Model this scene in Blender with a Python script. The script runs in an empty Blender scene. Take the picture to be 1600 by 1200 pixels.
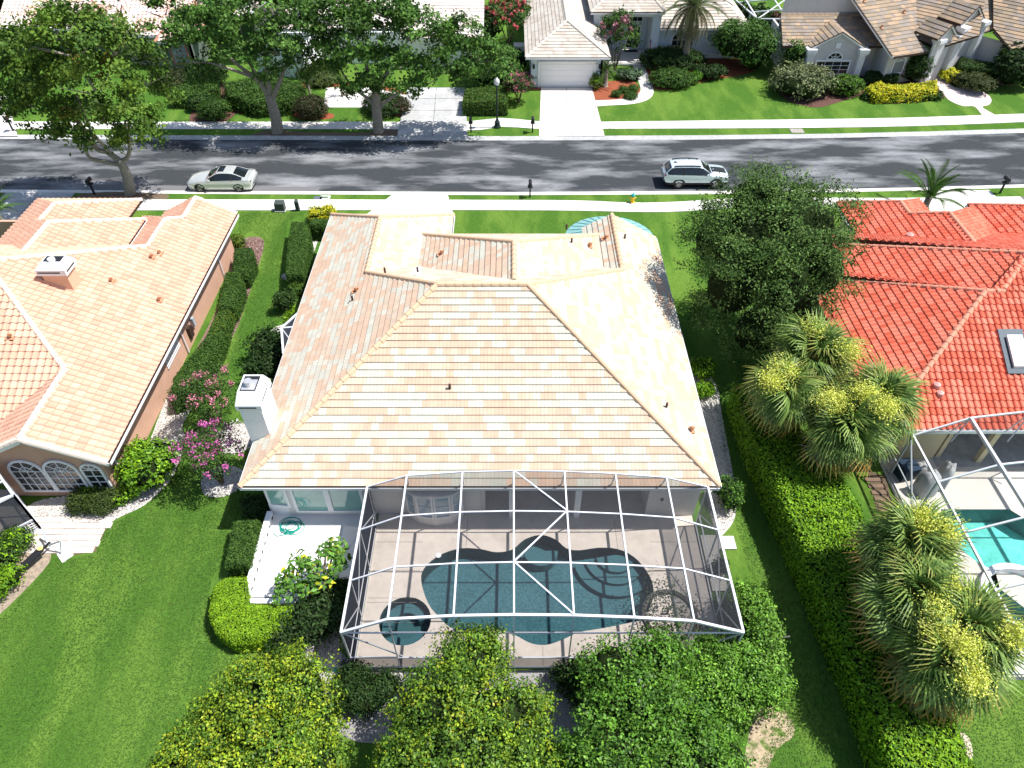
import bpy, bmesh, math, random
import numpy as np
from mathutils import Vector, Matrix
from mathutils.geometry import tessellate_polygon
S=bpy.context.scene
C=S.collection
rng=np.random.default_rng(7)
random.seed(7)
R=math.radians
PI=math.pi
# ------------------------------------------------------------ camera, sky, sun
CAMH=26.8; FPX=1109.0; TH=R(44.6)
cd=bpy.data.cameras.new('camera'); cam=bpy.data.objects.new('camera',cd); C.objects.link(cam)
cam.location=(0,0,CAMH); cam.rotation_euler=(R(90-44.6),0,0)
cd.sensor_width=36; cd.lens=36*FPX/1600; cd.clip_end=1200; cd.clip_start=0.5
S.camera=cam
SUN=Vector((math.cos(R(60.7)),0.035,math.sin(R(60.7)))).normalized()
w=bpy.data.worlds.new('World'); S.world=w; w.use_nodes=True
nt=w.node_tree; sky=nt.nodes.new('ShaderNodeTexSky'); sky.sky_type='NISHITA'; sky.sun_disc=False
sky.sun_elevation=R(60.7); sky.sun_rotation=R(90); sky.air_density=1.0; sky.dust_density=1.0; sky.ozone_density=1.0
bg=nt.nodes['Background']; nt.links.new(sky.outputs[0],bg.inputs[0]); bg.inputs[1].default_value=0.115
sd=bpy.data.lights.new('sun','SUN'); sd.energy=5.0; sd.angle=R(0.5); sd.color=(1.0,0.975,0.935)
so=bpy.data.objects.new('sun',sd); C.objects.link(so); so.rotation_euler=SUN.to_track_quat('Z','Y').to_euler(); so.location=(60,0,80)
S.view_settings.view_transform='Standard'; S.view_settings.look='None'; S.view_settings.gamma=1
S.view_settings.exposure=0.45
S.view_settings.use_curve_mapping=False
S.cycles.max_bounces=8; S.cycles.transparent_max_bounces=16; S.cycles.diffuse_bounces=3; S.cycles.glossy_bounces=3
S.cycles.transmission_bounces=4
# ------------------------------------------------------------ survey helpers: a sight line of the photograph to a point of the place
def ray(u,v):
    a=(u-800)/FPX; b=(600-v)/FPX
    return (a,math.cos(TH)+b*math.sin(TH),-math.sin(TH)+b*math.cos(TH))
def at(u,v,z=0.0):
    d=ray(u,v); t=(z-CAMH)/d[2]; return Vector((d[0]*t,d[1]*t,z))
def atxy(u,v,z=0.0):
    p=at(u,v,z); return (p.x,p.y)
def PP(pts,z=0.0): return [atxy(u,v,z) for u,v in pts]
def on_y(u,v,y):
    d=ray(u,v); t=y/d[1]; return Vector((d[0]*t,y,CAMH+d[2]*t))
# ------------------------------------------------------------ objects
def prop(o,label=None,cat=None,group=None,kind=None):
    if label: o['label']=label
    if cat: o['category']=cat
    if group: o['group']=group
    if kind: o['kind']=kind
    return o
def link(name,data,parent=None,**k):
    o=bpy.data.objects.new(name,data); C.objects.link(o)
    if parent is not None: o.parent=parent
    return prop(o,**k)
def thing(name,loc,label,cat,group=None,rz=0.0):
    o=link(name,None,label=label,cat=cat,group=group); o.location=loc; o.rotation_euler=(0,0,rz); o.empty_display_size=.3
    return o
def copytree(o,parent=None):
    c=o.copy(); C.objects.link(c); c.parent=parent
    for ch in o.children: copytree(ch,c)
    return c
# ------------------------------------------------------------ materials
MATS={}
def mat(name,base,rough=.75,var=.12,scale=6.0,bump=0.0,bscale=40.0,metal=0.0,spec=.3,attr=False,var2=None,trans=0.0,stretch=None,wear=None,coat=0.0):
    if name in MATS: return MATS[name]
    m=bpy.data.materials.new(name); m.use_nodes=True; n=m.node_tree; L=n.links
    b=n.nodes['Principled BSDF']; out=n.nodes['Material Output']
    b.inputs['Roughness'].default_value=rough; b.inputs['Metallic'].default_value=metal
    b.inputs['Specular IOR Level'].default_value=spec
    if coat: b.inputs['Coat Weight'].default_value=coat; b.inputs['Coat Roughness'].default_value=.06
    geo=n.nodes.new('ShaderNodeNewGeometry')
    vec=geo.outputs['Position']
    if stretch:
        mp=n.nodes.new('ShaderNodeMapping'); mp.inputs['Scale'].default_value=stretch
        L.new(vec,mp.inputs['Vector']); vec=mp.outputs[0]
    nz=n.nodes.new('ShaderNodeTexNoise'); nz.inputs['Scale'].default_value=scale; nz.inputs['Detail'].default_value=6; nz.inputs['Roughness'].default_value=.65
    L.new(vec,nz.inputs['Vector'])
    rp=n.nodes.new('ShaderNodeMapRange'); rp.inputs[1].default_value=.3; rp.inputs[2].default_value=.7
    rp.inputs[3].default_value=1-var; rp.inputs[4].default_value=1+var
    L.new(nz.outputs[0],rp.inputs[0])
    if attr:
        at_=n.nodes.new('ShaderNodeAttribute'); at_.attribute_name='Col'; col=at_.outputs['Color']
    else:
        rgb=n.nodes.new('ShaderNodeRGB'); rgb.outputs[0].default_value=(*base,1); col=rgb.outputs[0]
    if var2:   # second colour in patches: (colour, scale, low, high)
        c2,s2,lo,hi=var2
        n2=n.nodes.new('ShaderNodeTexNoise'); n2.inputs['Scale'].default_value=s2; n2.inputs['Detail'].default_value=5; n2.inputs['Roughness'].default_value=.6
        L.new(vec,n2.inputs['Vector'])
        r2=n.nodes.new('ShaderNodeMapRange'); r2.inputs[1].default_value=lo; r2.inputs[2].default_value=hi
        L.new(n2.outputs[0],r2.inputs[0])
        mx=n.nodes.new('ShaderNodeMix'); mx.data_type='RGBA'; L.new(r2.outputs[0],mx.inputs[0]); L.new(col,mx.inputs[6]); mx.inputs[7].default_value=(*c2,1)
        col=mx.outputs[2]
    if wear:
        c3,s3,lo,hi=wear
        n3=n.nodes.new('ShaderNodeTexNoise'); n3.inputs['Scale'].default_value=s3; n3.inputs['Detail'].default_value=8
        L.new(geo.outputs['Position'],n3.inputs['Vector'])
        r3=n.nodes.new('ShaderNodeMapRange'); r3.inputs[1].default_value=lo; r3.inputs[2].default_value=hi
        L.new(n3.outputs[0],r3.inputs[0])
        mx3=n.nodes.new('ShaderNodeMix'); mx3.data_type='RGBA'; L.new(r3.outputs[0],mx3.inputs[0]); L.new(col,mx3.inputs[6]); mx3.inputs[7].default_value=(*c3,1)
        col=mx3.outputs[2]
    vm=n.nodes.new('ShaderNodeVectorMath'); vm.operation='SCALE'; L.new(col,vm.inputs[0]); L.new(rp.outputs[0],vm.inputs['Scale'])
    L.new(vm.outputs[0],b.inputs['Base Color'])
    if bump:
        bn=n.nodes.new('ShaderNodeTexNoise'); bn.inputs['Scale'].default_value=bscale; bn.inputs['Detail'].default_value=4
        L.new(geo.outputs['Position'],bn.inputs['Vector'])
        bp=n.nodes.new('ShaderNodeBump'); bp.inputs['Strength'].default_value=bump; bp.inputs['Distance'].default_value=.03
        L.new(bn.outputs[0],bp.inputs['Height']); L.new(bp.outputs[0],b.inputs['Normal'])
    if trans:
        t=n.nodes.new('ShaderNodeBsdfTranslucent'); L.new(vm.outputs[0],t.inputs['Color'])
        ms=n.nodes.new('ShaderNodeMixShader'); ms.inputs[0].default_value=trans
        L.new(b.outputs[0],ms.inputs[1]); L.new(t.outputs[0],ms.inputs[2]); L.new(ms.outputs[0],out.inputs['Surface'])
    MATS[name]=m
    return m
def mat_water(name,tint,fres=1.33):
    m=bpy.data.materials.new(name); m.use_nodes=True; n=m.node_tree; L=n.links; n.nodes.remove(n.nodes['Principled BSDF'])
    out=n.nodes['Material Output']
    t=n.nodes.new('ShaderNodeBsdfTransparent'); t.inputs[0].default_value=(*tint,1)
    g=n.nodes.new('ShaderNodeBsdfGlossy'); g.inputs['Roughness'].default_value=.03
    nz=n.nodes.new('ShaderNodeTexNoise'); nz.inputs['Scale'].default_value=7; nz.inputs['Detail'].default_value=3
    gg=n.nodes.new('ShaderNodeNewGeometry'); L.new(gg.outputs['Position'],nz.inputs['Vector'])
    bp=n.nodes.new('ShaderNodeBump'); bp.inputs['Strength'].default_value=.5; bp.inputs['Distance'].default_value=.05
    L.new(nz.outputs[0],bp.inputs['Height']); L.new(bp.outputs[0],g.inputs['Normal'])
    fr=n.nodes.new('ShaderNodeFresnel'); fr.inputs[0].default_value=fres; L.new(bp.outputs[0],fr.inputs['Normal'])
    ms=n.nodes.new('ShaderNodeMixShader'); L.new(fr.outputs[0],ms.inputs[0]); L.new(t.outputs[0],ms.inputs[1]); L.new(g.outputs[0],ms.inputs[2])
    L.new(ms.outputs[0],out.inputs[0]); return m
def mat_screen(name,dens=.32,col=(.03,.032,.035)):
    m=bpy.data.materials.new(name); m.use_nodes=True; n=m.node_tree; L=n.links; b=n.nodes['Principled BSDF']; out=n.nodes['Material Output']
    b.inputs['Base Color'].default_value=(*col,1); b.inputs['Roughness'].default_value=1; b.inputs['Specular IOR Level'].default_value=0
    t=n.nodes.new('ShaderNodeBsdfTransparent')
    ms=n.nodes.new('ShaderNodeMixShader'); ms.inputs[0].default_value=dens
    L.new(t.outputs[0],ms.inputs[1]); L.new(b.outputs[0],ms.inputs[2]); L.new(ms.outputs[0],out.inputs[0]); return m
# palette
lawn_m=mat('lawn_grass',(.062,.142,.020),rough=.95,var=.22,scale=11,bump=.4,bscale=30,spec=.05,var2=((.115,.205,.032),.5,.44,.60),wear=((.22,.21,.09),.8,.70,.82),stretch=(1,.3,1))
soil_m=mat('bare_soil',(.16,.115,.075),rough=1,var=.35,scale=12,bump=.6)
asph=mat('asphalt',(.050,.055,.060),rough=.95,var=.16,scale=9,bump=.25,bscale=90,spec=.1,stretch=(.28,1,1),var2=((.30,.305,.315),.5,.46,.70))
conc=mat('concrete',(.72,.69,.64),rough=.9,var=.07,scale=3,bump=.15,bscale=60,var2=((.56,.53,.49),.7,.5,.8))
conc_grey=mat('old_concrete',(.42,.42,.41),rough=.9,var=.16,scale=3,bump=.2,bscale=60,var2=((.62,.60,.57),.5,.5,.7))
conc_dark=mat('joint_concrete',(.16,.15,.14),rough=.95,var=.2)
deck_m=mat('pool_deck_coating',(.72,.63,.55),rough=.85,var=.07,scale=2.2,bump=.2,bscale=80,var2=((.60,.52,.45),.9,.45,.75))
patio_w=mat('white_patio_coating',(.82,.79,.76),rough=.85,var=.04,scale=3)
paver_m=mat('pale_paver',(.72,.62,.54),rough=.9,var=.1,scale=4,bump=.3)
stucco_w=mat('white_stucco',(.9,.9,.9),rough=.85,var=.05,scale=3,bump=.2,bscale=70)
stucco_cream=mat('cream_stucco',(.70,.68,.65),rough=.85,var=.05,scale=3,bump=.2,bscale=70)
stucco_s=mat('salmon_stucco',(.60,.36,.25),rough=.85,var=.07,scale=2,bump=.25,bscale=70)
stucco_b=mat('pale_blue_stucco',(.62,.70,.76),rough=.85,var=.05,scale=2,bump=.2,bscale=70)
stucco_g=mat('grey_stucco',(.56,.55,.53),rough=.85,var=.06,scale=2,bump=.2,bscale=70)
stucco_gr=mat('green_grey_stucco',(.13,.16,.13),rough=.85,var=.08,scale=2)
stucco_y=mat('yellow_stucco',(.62,.53,.34),rough=.85,var=.06,scale=2)
white_p=mat('white_paint',(.82,.82,.82),rough=.5,var=.03)
white_al=mat('white_aluminium',(.72,.73,.77),rough=.35,var=.03,spec=.5)
grey_al=mat('grey_aluminium',(.42,.45,.48),rough=.4,var=.05,spec=.5)
gutter_m=mat('gutter_grime',(.30,.29,.27),rough=.8,var=.3)
dark_m=mat('dark_paint',(.02,.021,.024),rough=.5,var=.1)
brown_m=mat('brown_trim',(.05,.03,.022),rough=.6,var=.1)
glass_m=mat('window_glass',(.02,.025,.03),rough=.06,var=.1,spec=.8)
glass_teal=mat('teal_glass',(.22,.42,.38),rough=.08,var=.12,scale=1.5,spec=.8)
glass_blue=mat('pale_blue_glass',(.24,.36,.45),rough=.1,var=.1,spec=.8)
terr=mat('terracotta_pipe',(.55,.27,.15),rough=.8,var=.15)
pipe_m=mat('dark_pipe',(.07,.035,.025),rough=.7,var=.1)
lead_m=mat('lead_flashing',(.035,.05,.065),rough=.5,var=.15,metal=.3)
bark_m=mat('grey_bark',(.30,.27,.22),rough=.95,var=.3,scale=7,bump=.8,bscale=25)
bark_b=mat('brown_bark',(.16,.11,.075),rough=.95,var=.3,scale=7,bump=.8,bscale=25)
palm_bark=mat('palm_bark',(.27,.23,.18),rough=.95,var=.35,scale=9,bump=.8,bscale=20)
leaf_m=mat('leaf',(0,0,0),rough=.6,var=.18,scale=9,attr=True,trans=.22,spec=.2)
leaf_gl=mat('glossy_leaf',(0,0,0),rough=.5,var=.15,scale=9,attr=True,trans=.15,spec=.25)
matte_c=mat('chips',(0,0,0),rough=.95,var=.15,scale=9,attr=True,spec=.1)
shade_core=mat('core_shade',(.016,.026,.008),rough=1,var=.5,scale=7,spec=.05,bump=1,bscale=12)  # near-black green puts the shade between leaves into the filler's colour
tile_m=mat('roof_tile',(0,0,0),rough=.85,var=.05,scale=3.5,attr=True,spec=.2,bump=.15,bscale=50)
mulch_red=mat('red_mulch',(.30,.085,.04),rough=1,var=.45,scale=24,bump=1,bscale=35)
mulch_br=mat('brown_mulch',(.125,.062,.048),rough=1,var=.5,scale=22,bump=1,bscale=35)
mulch_pk=mat('pinkish_mulch',(.24,.15,.13),rough=1,var=.5,scale=18,bump=1,bscale=30)
gravel_w=mat('white_shell_gravel',(.60,.56,.52),rough=1,var=.35,scale=16,bump=1,bscale=40,var2=((.22,.19,.15),1.6,.55,.75))
gravel_g=mat('grey_gravel',(.33,.31,.31),rough=1,var=.4,scale=20,bump=1,bscale=40)
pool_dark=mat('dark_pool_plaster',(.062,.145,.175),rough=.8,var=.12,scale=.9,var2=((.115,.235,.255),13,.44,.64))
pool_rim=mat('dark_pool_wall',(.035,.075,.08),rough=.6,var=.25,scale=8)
pool_step=mat('pool_step_plaster',(.085,.175,.20),rough=.8,var=.2,scale=14)
pool_tq=mat('turquoise_pool_plaster',(.22,.66,.60),rough=.8,var=.15,scale=2.2,var2=((.10,.50,.46),2.5,.5,.75))
spa_tq=mat('pale_spa_plaster',(.50,.78,.70),rough=.8,var=.12,scale=3)
paint_silver=mat('champagne_car_paint',(.62,.64,.61),rough=.28,var=.03,metal=.35,spec=.5,coat=.7)
paint_white=mat('pearl_car_paint',(.60,.69,.74),rough=.28,var=.03,metal=.15,spec=.5,coat=.7)
car_glass=mat('car_glass',(.012,.016,.018),rough=.05,var=.05,spec=.8)
rubber=mat('rubber',(.018,.018,.018),rough=.8,var=.1)
rim_m=mat('dark_rim',(.07,.07,.075),rough=.4,var=.1,metal=.6)
yellow_p=mat('yellow_hydrant_paint',(.80,.50,.03),rough=.5,var=.06)
teal_p=mat('teal_paint',(.04,.42,.38),rough=.5,var=.06)
hose_m=mat('green_hose',(.01,.30,.24),rough=.5,var=.1)
copper_m=mat('teal_metal_roof',(.22,.43,.42),rough=.6,var=.12,scale=2)
cover_m=mat('grey_cover',(.40,.41,.41),rough=.7,var=.12,scale=2,bump=.4,bscale=6)
blue_m=mat('navy_plastic',(.015,.04,.08),rough=.6,var=.1)
lampglass=mat('frosted_globe',(.80,.82,.84),rough=.4,var=.05)
screen_m=mat_screen('insect_screen',.28,(.06,.062,.068)); screen_side=mat_screen('side_insect_screen',.74,(.045,.05,.062)); screen_left=mat_screen('dense_insect_screen',.93,(.03,.033,.045))
water_d=mat_water('pool_water',(.80,.93,.94)); water_t=mat_water('clear_pool_water',(.80,.97,.95))
# ------------------------------------------------------------ mesh builder
class MB:
    def __init__(s): s.v=[]; s.f=[]; s.m=[]; s.c=[]; s.col=(.5,.5,.5); s.mi=0
    def face(s,pts):
        i=len(s.v); s.v+= [tuple(p) for p in pts]; s.f.append(tuple(range(i,i+len(pts)))); s.m.append(s.mi); s.c.append(s.col); return s
    def box(s,x0,y0,z0,x1,y1,z1):
        p=[(x0,y0,z0),(x1,y0,z0),(x1,y1,z0),(x0,y1,z0),(x0,y0,z1),(x1,y0,z1),(x1,y1,z1),(x0,y1,z1)]
        return s.hexa(p)
    def hexa(s,p):
        i=len(s.v); s.v+=[tuple(q) for q in p]
        for f in ((0,3,2,1),(4,5,6,7),(0,1,5,4),(1,2,6,5),(2,3,7,6),(3,0,4,7)):
            s.f.append(tuple(i+k for k in f)); s.m.append(s.mi); s.c.append(s.col)
        return s
    def bar(s,a,b,w,h=None,up=(0,0,1)):
        a=Vector(a); b=Vector(b); h=w if h is None else h; d=(b-a).normalized(); up=Vector(up)
        if abs(d.dot(up))>.98: up=Vector((1,0,0)) if abs(d.x)<.9 else Vector((0,1,0))
        r=d.cross(up).normalized()*w/2; u=r.cross(d).normalized()*h/2
        return s.hexa([a-r-u,a+r-u,b+r-u,b-r-u,a-r+u,a+r+u,b+r+u,b-r+u])
    def tube(s,pts,rad,n=8,cap=True):
        pts=[Vector(p) for p in pts]; base=len(s.v); rs=rad if hasattr(rad,'__len__') else [rad]*len(pts)
        pr=None
        for k,p in enumerate(pts):
            d=(pts[min(k+1,len(pts)-1)]-pts[max(k-1,0)]).normalized()
            if pr is None: pr=d.orthogonal().normalized()
            pr=(pr-d*pr.dot(d)).normalized(); q=d.cross(pr)
            for j in range(n):
                a=2*PI*j/n; s.v.append(tuple(p+(pr*math.cos(a)+q*math.sin(a))*rs[k]))
        for k in range(len(pts)-1):
            for j in range(n):
                a=base+k*n+j; b=base+k*n+(j+1)%n
                s.f.append((a,b,b+n,a+n)); s.m.append(s.mi); s.c.append(s.col)
        if cap:
            for off in (0,(len(pts)-1)*n):
                s.f.append(tuple(base+off+j for j in range(n))); s.m.append(s.mi); s.c.append(s.col)
        return s
    def lathe(s,prof,c=(0,0,0),n=14):
        base=len(s.v)
        for r,z in prof:
            for j in range(n):
                a=2*PI*j/n; s.v.append((c[0]+r*math.cos(a),c[1]+r*math.sin(a),c[2]+z))
        for k in range(len(prof)-1):
            for j in range(n):
                a=base+k*n+j; b=base+k*n+(j+1)%n
                s.f.append((a,b,b+n,a+n)); s.m.append(s.mi); s.c.append(s.col)
        for off in (0,(len(prof)-1)*n):
            s.f.append(tuple(base+off+j for j in range(n))); s.m.append(s.mi); s.c.append(s.col)
        return s
    def prism(s,poly,z0,z1):
        """vertical prism over an xy polygon; z0/z1 numbers or functions of (x,y)"""
        f0=z0 if callable(z0) else (lambda x,y:z0); f1=z1 if callable(z1) else (lambda x,y:z1)
        a=sum(poly[i][0]*poly[(i+1)%len(poly)][1]-poly[(i+1)%len(poly)][0]*poly[i][1] for i in range(len(poly)))
        if a<0: poly=poly[::-1]
        n=len(poly); i=len(s.v)
        s.v+=[(x,y,f0(x,y)) for x,y in poly]+[(x,y,f1(x,y)) for x,y in poly]
        tris=tessellate_polygon([[Vector((x,y,0)) for x,y in poly]])
        for t in tris:
            (x0,y0),(x1,y1),(x2,y2)=[poly[k] for k in t]
            if (x1-x0)*(y2-y0)-(x2-x0)*(y1-y0)<0: t=t[::-1]
            s.f.append(tuple(i+n+k for k in t)); s.m.append(s.mi); s.c.append(s.col)
            s.f.append(tuple(i+k for k in t[::-1])); s.m.append(s.mi); s.c.append(s.col)
        for k in range(n):
            j=(k+1)%n; s.f.append((i+k,i+j,i+n+j,i+n+k)); s.m.append(s.mi); s.c.append(s.col)
        return s
    def ico(s,c,r,sub=2,noise=0.0,squash=(1,1,1)):
        bm=bmesh.new(); bmesh.ops.create_icosphere(bm,subdivisions=sub,radius=1)
        i=len(s.v)
        for v in bm.verts:
            k=1+noise*random.uniform(-1,1); s.v.append((c[0]+v.co.x*r*squash[0]*k,c[1]+v.co.y*r*squash[1]*k,c[2]+v.co.z*r*squash[2]*k))
        for f in bm.faces: s.f.append(tuple(i+v.index for v in f.verts)); s.m.append(s.mi); s.c.append(s.col)
        bm.free(); return s
    def data(s,name,mats,smooth=False,col=False):
        me=bpy.data.meshes.new(name); me.from_pydata(s.v,[],s.f)
        for m in (mats if isinstance(mats,(list,tuple)) else [mats]): me.materials.append(m)
        if any(s.m): me.polygons.foreach_set('material_index',s.m)
        if col:
            a=me.attributes.new('Col','FLOAT_COLOR','FACE'); a.data.foreach_set('color',np.array([(*c,1) for c in s.c],dtype=np.float32).ravel())
        if smooth: me.polygons.foreach_set('use_smooth',[True]*len(s.f))
        me.update(); return me
    def build(s,name,mats,parent=None,smooth=False,col=False,**k):
        return link(name,s.data(name,mats,smooth,col),parent,**k)
def local(o_parent,pts):
    return pts
def quads_mesh(name,V,cols,m):
    """V: (N,4,3) quads, cols (N,3)"""
    N=len(V); me=bpy.data.meshes.new(name); me.vertices.add(4*N); me.vertices.foreach_set('co',V.astype(np.float32).ravel())
    me.loops.add(4*N); me.loops.foreach_set('vertex_index',np.arange(4*N,dtype=np.int32))
    me.polygons.add(N); me.polygons.foreach_set('loop_start',np.arange(0,4*N,4,dtype=np.int32)); me.polygons.foreach_set('loop_total',np.full(N,4,dtype=np.int32))
    me.materials.append(m); a=me.attributes.new('Col','FLOAT_COLOR','FACE')
    cc=np.ones((N,4),dtype=np.float32); cc[:,:3]=cols; a.data.foreach_set('color',cc.ravel())
    me.update(calc_edges=True); me.validate(); return me
def unit(a): return a/np.maximum(np.linalg.norm(a,axis=1,keepdims=True),1e-9)
def leaf_quads(P,N,size,aspect=.5,tilt=.7,sj=.35):
    n=len(P); N=unit(N+rng.normal(0,tilt*.6,(n,3)))
    T=unit(np.cross(N,rng.normal(0,1,(n,3)))); B=np.cross(N,T)
    s=size*(1+rng.uniform(-sj,sj,(n,1)))
    a=T*s*.5; b=B*s*.5*aspect; up=N*s*.12
    return np.stack([P-a,P+b*1.0+up-a*.15,P+a,P-b+up-a*.15],1)
def pick_cols(n,pal,clump=None,jit=.16):
    pal=np.array([p[:3] for p in pal]); 
    idx=rng.integers(0,len(pal),n) if clump is None else clump
    c=pal[idx]*(1+rng.normal(0,jit,(n,1))); return np.clip(c,.004,1)
# ------------------------------------------------------------ the ground, the street, the pavements
def sheet(name,poly,z,m,kind='structure',holes=(),parent=None,**k):
    pts=[[Vector((x,y,0)) for x,y in poly]]+[[Vector((x,y,0)) for x,y in h] for h in holes]
    flat=[p for l in pts for p in l]; tris=tessellate_polygon(pts)
    me=bpy.data.meshes.new(name); fs=[]
    for t in tris:
        a,b,c=[flat[i] for i in t]
        fs.append(t if (b-a).cross(c-a).z>0 else t[::-1])
    me.from_pydata([(p.x,p.y,z) for p in flat],[],[tuple(t) for t in fs]); me.materials.append(m); me.update()
    return link(name,me,parent,kind=kind,**k)
def smooth_poly(pts,n=6):
    out=[]; N=len(pts)
    for i in range(N):
        p0,p1,p2,p3=[Vector(pts[(i+k-1)%N]).to_2d() for k in range(4)]
        for j in range(n):
            t=j/n
            q=.5*((2*p1)+(-p0+p2)*t+(2*p0-5*p1+4*p2-p3)*t*t+(-p0+3*p1-3*p2+p3)*t**3)
            out.append((q.x,q.y))
    return out
def smooth_line(pts,n=6):
    out=[]; N=len(pts); V=[Vector(p) for p in pts]
    for i in range(N-1):
        p0,p1,p2,p3=V[max(i-1,0)],V[i],V[i+1],V[min(i+2,N-1)]
        for j in range(n):
            t=j/n; out.append(tuple(.5*((2*p1)+(-p0+p2)*t+(2*p0-5*p1+4*p2-p3)*t*t+(-p0+3*p1-3*p2+p3)*t**3)))
    out.append(tuple(V[-1])); return out
NK=PP([(0,210.5),(400,212),(800,213),(1100,211.5),(1300,209),(1450,205.5),(1600,201)])       # north kerb back
SK=PP([(0,301),(400,303.5),(800,305),(1100,303.5),(1300,300.5),(1450,297.5),(1600,293)])     # south kerb back
def ext(l,d=240):
    a,b=l[0],l[1]; c,e=l[-2],l[-1]
    f=lambda p,q,s:(q[0]+(q[0]-p[0])/abs(q[0]-p[0])*s, q[1]+(q[1]-p[1])/abs(q[0]-p[0])*s)
    return [(f(b,a,d)[0],a[1])]+l+[(f(c,e,d)[0],e[1]+8)]
NK=ext(NK); SK=ext(SK)
pool_px=[(658,900),(668,882),(690,866),(720,857),(750,858),(775,863),(800,859),(820,843),(845,836),(868,843),(885,857),(905,860),(935,856),(965,858),(990,870),(1010,892),(1021,918),(1016,948),(1000,968),(975,975),(940,982),(905,988),(885,997),(862,1006),(845,1008),(826,1004),(800,991),(760,986),(720,986),(700,978),(684,962),(672,948),(662,925)]
pool_xy=smooth_poly(PP(pool_px),3)
spa_c=at(633,970); spa_r=1.04
spa_xy=[(spa_c.x+spa_r*math.cos(2*PI*k/28),spa_c.y+spa_r*math.sin(2*PI*k/28)) for k in range(28)]
chan_xy=[(-4.25,13.72),(-3.55,13.50),(-3.45,13.78),(-4.15,14.05)]
DK=(-6.02,11.75,8.14,19.3)
deck_xy=[(DK[0],DK[1]),(DK[2],DK[1]),(DK[2],22.6),(-1.4,22.6),(-1.4,DK[3]),(DK[0],DK[3])]
RD=(17.75,11.25,36.0,23.5)
rdeck_xy=[(RD[0],RD[1]),(RD[2],RD[1]),(RD[2],RD[3]),(RD[0],RD[3])]
rpool_xy=PP([(1470,796),(1577,796),(1620,822)])+[(28,17.5),(28,12.5),(22.2,12.2)]+PP([(1562,920),(1555,892),(1532,882),(1478,842)])
rspa_c=at(1596,940); rspa_r=1.35
rspa_xy=[(rspa_c.x+rspa_r*math.cos(2*PI*k/24),rspa_c.y+rspa_r*math.sin(2*PI*k/24)) for k in range(24)]
inset=lambda p,d:[(p[0][0]+d,p[0][1]+d)]
hole1=[(-6.0,11.77),(8.12,11.77),(8.12,19.2),(-6.0,19.2)]
hole2=[(17.8,11.3),(35.9,11.3),(35.9,23.4),(17.8,23.4)]
sheet('lawn',[(-320,-60),(320,-60),(320,560),(-320,560)],0.0,lawn_m,holes=[hole1,hole2,NK[::-1]+SK])
# road bed 10 cm below the lawn, gutters rising to it
def offs(l,d): return [(x,y+d) for x,y in l]
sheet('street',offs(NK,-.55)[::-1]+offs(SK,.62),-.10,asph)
def strip(name,A,B,za,zb,m,kind='structure',parent=None):
    b=MB()
    for i in range(len(A)-1):
        b.face([(A[i][0],A[i][1],za),(A[i+1][0],A[i+1][1],za),(B[i+1][0],B[i+1][1],zb),(B[i][0],B[i][1],zb)])
    return b.build(name,m,parent,kind=kind)
strip('north_gutter',offs(NK,-.56),NK,-.096,.012,conc_grey)
strip('south_gutter',SK,offs(SK,.63),.012,-.096,conc)
# grey patched lane strip along the near kerb beside the parked sedan
sheet('patched_strip',[(x,y) for x,y in PP([(150,288),(330,291),(500,292),(497,302),(330,301),(150,299)],-.1)],-.094,mat('patched_asphalt',(.17,.165,.17),rough=.95,var=.15,scale=10))
def interp(l,x):
    for i in range(len(l)-1):
        (x0,y0),(x1,y1)=l[i],l[i+1]
        if x0<=x<=x1: return y0+(y1-y0)*(x-x0)/(x1-x0)
    return l[0][1] if x<l[0][0] else l[-1][1]
def slab_walk(name,lo_px,hi_px,x0,x1,step,z,m,skip=()):
    lo=[tuple(p) for p in smooth_line(PP(lo_px),5)]; hi=[tuple(p) for p in smooth_line(PP(hi_px),5)]
    xs=[lo[0][0]]+[p[0] for p in lo]
    base=sheet(name,lo+hi[::-1],.006,conc_dark)
    x=x0
    while x<x1:
        if not any(a<x+step/2<b for a,b in skip):
            b=MB(); a0,a1=x+.008,x+step-.008; dz=random.uniform(-.004,.004)
            p=[(a0,interp(lo,a0)+.01),(a1,interp(lo,a1)+.01),(a1,interp(hi,a1)-.01),(a0,interp(hi,a0)-.01)]
            b.hexa([(q[0],q[1],0.0) for q in p]+[(q[0],q[1],z+dz) for q in p]); b.build('slab',m,base)
        x+=step
    return base
slab_walk('north_pavement',[(-60,202),(300,202),(560,202),(700,203),(745,204),(785,198),(845,202),(935,201.5),(1200,200.5),(1400,198),(1600,191),(1660,188)],
                     [(-60,190),(300,190.5),(560,190.5),(700,191),(735,190),(785,184.5),(845,190),(935,190.5),(1200,187.5),(1400,184.5),(1600,178),(1660,176)],-46,46,1.55,.03,conc)
slab_walk('south_pavement',[(-120,329),(110,329),(400,329),(700,328.5),(900,329.5),(985,331.5),(1060,331),(1130,326),(1250,324),(1400,325),(1700,324)],
                     [(-120,313),(110,312),(400,312),(700,312.5),(900,313.5),(985,317),(1060,315.5),(1130,311),(1250,309),(1400,309.5),(1700,306)],-34,36,1.55,.03,conc)
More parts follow.
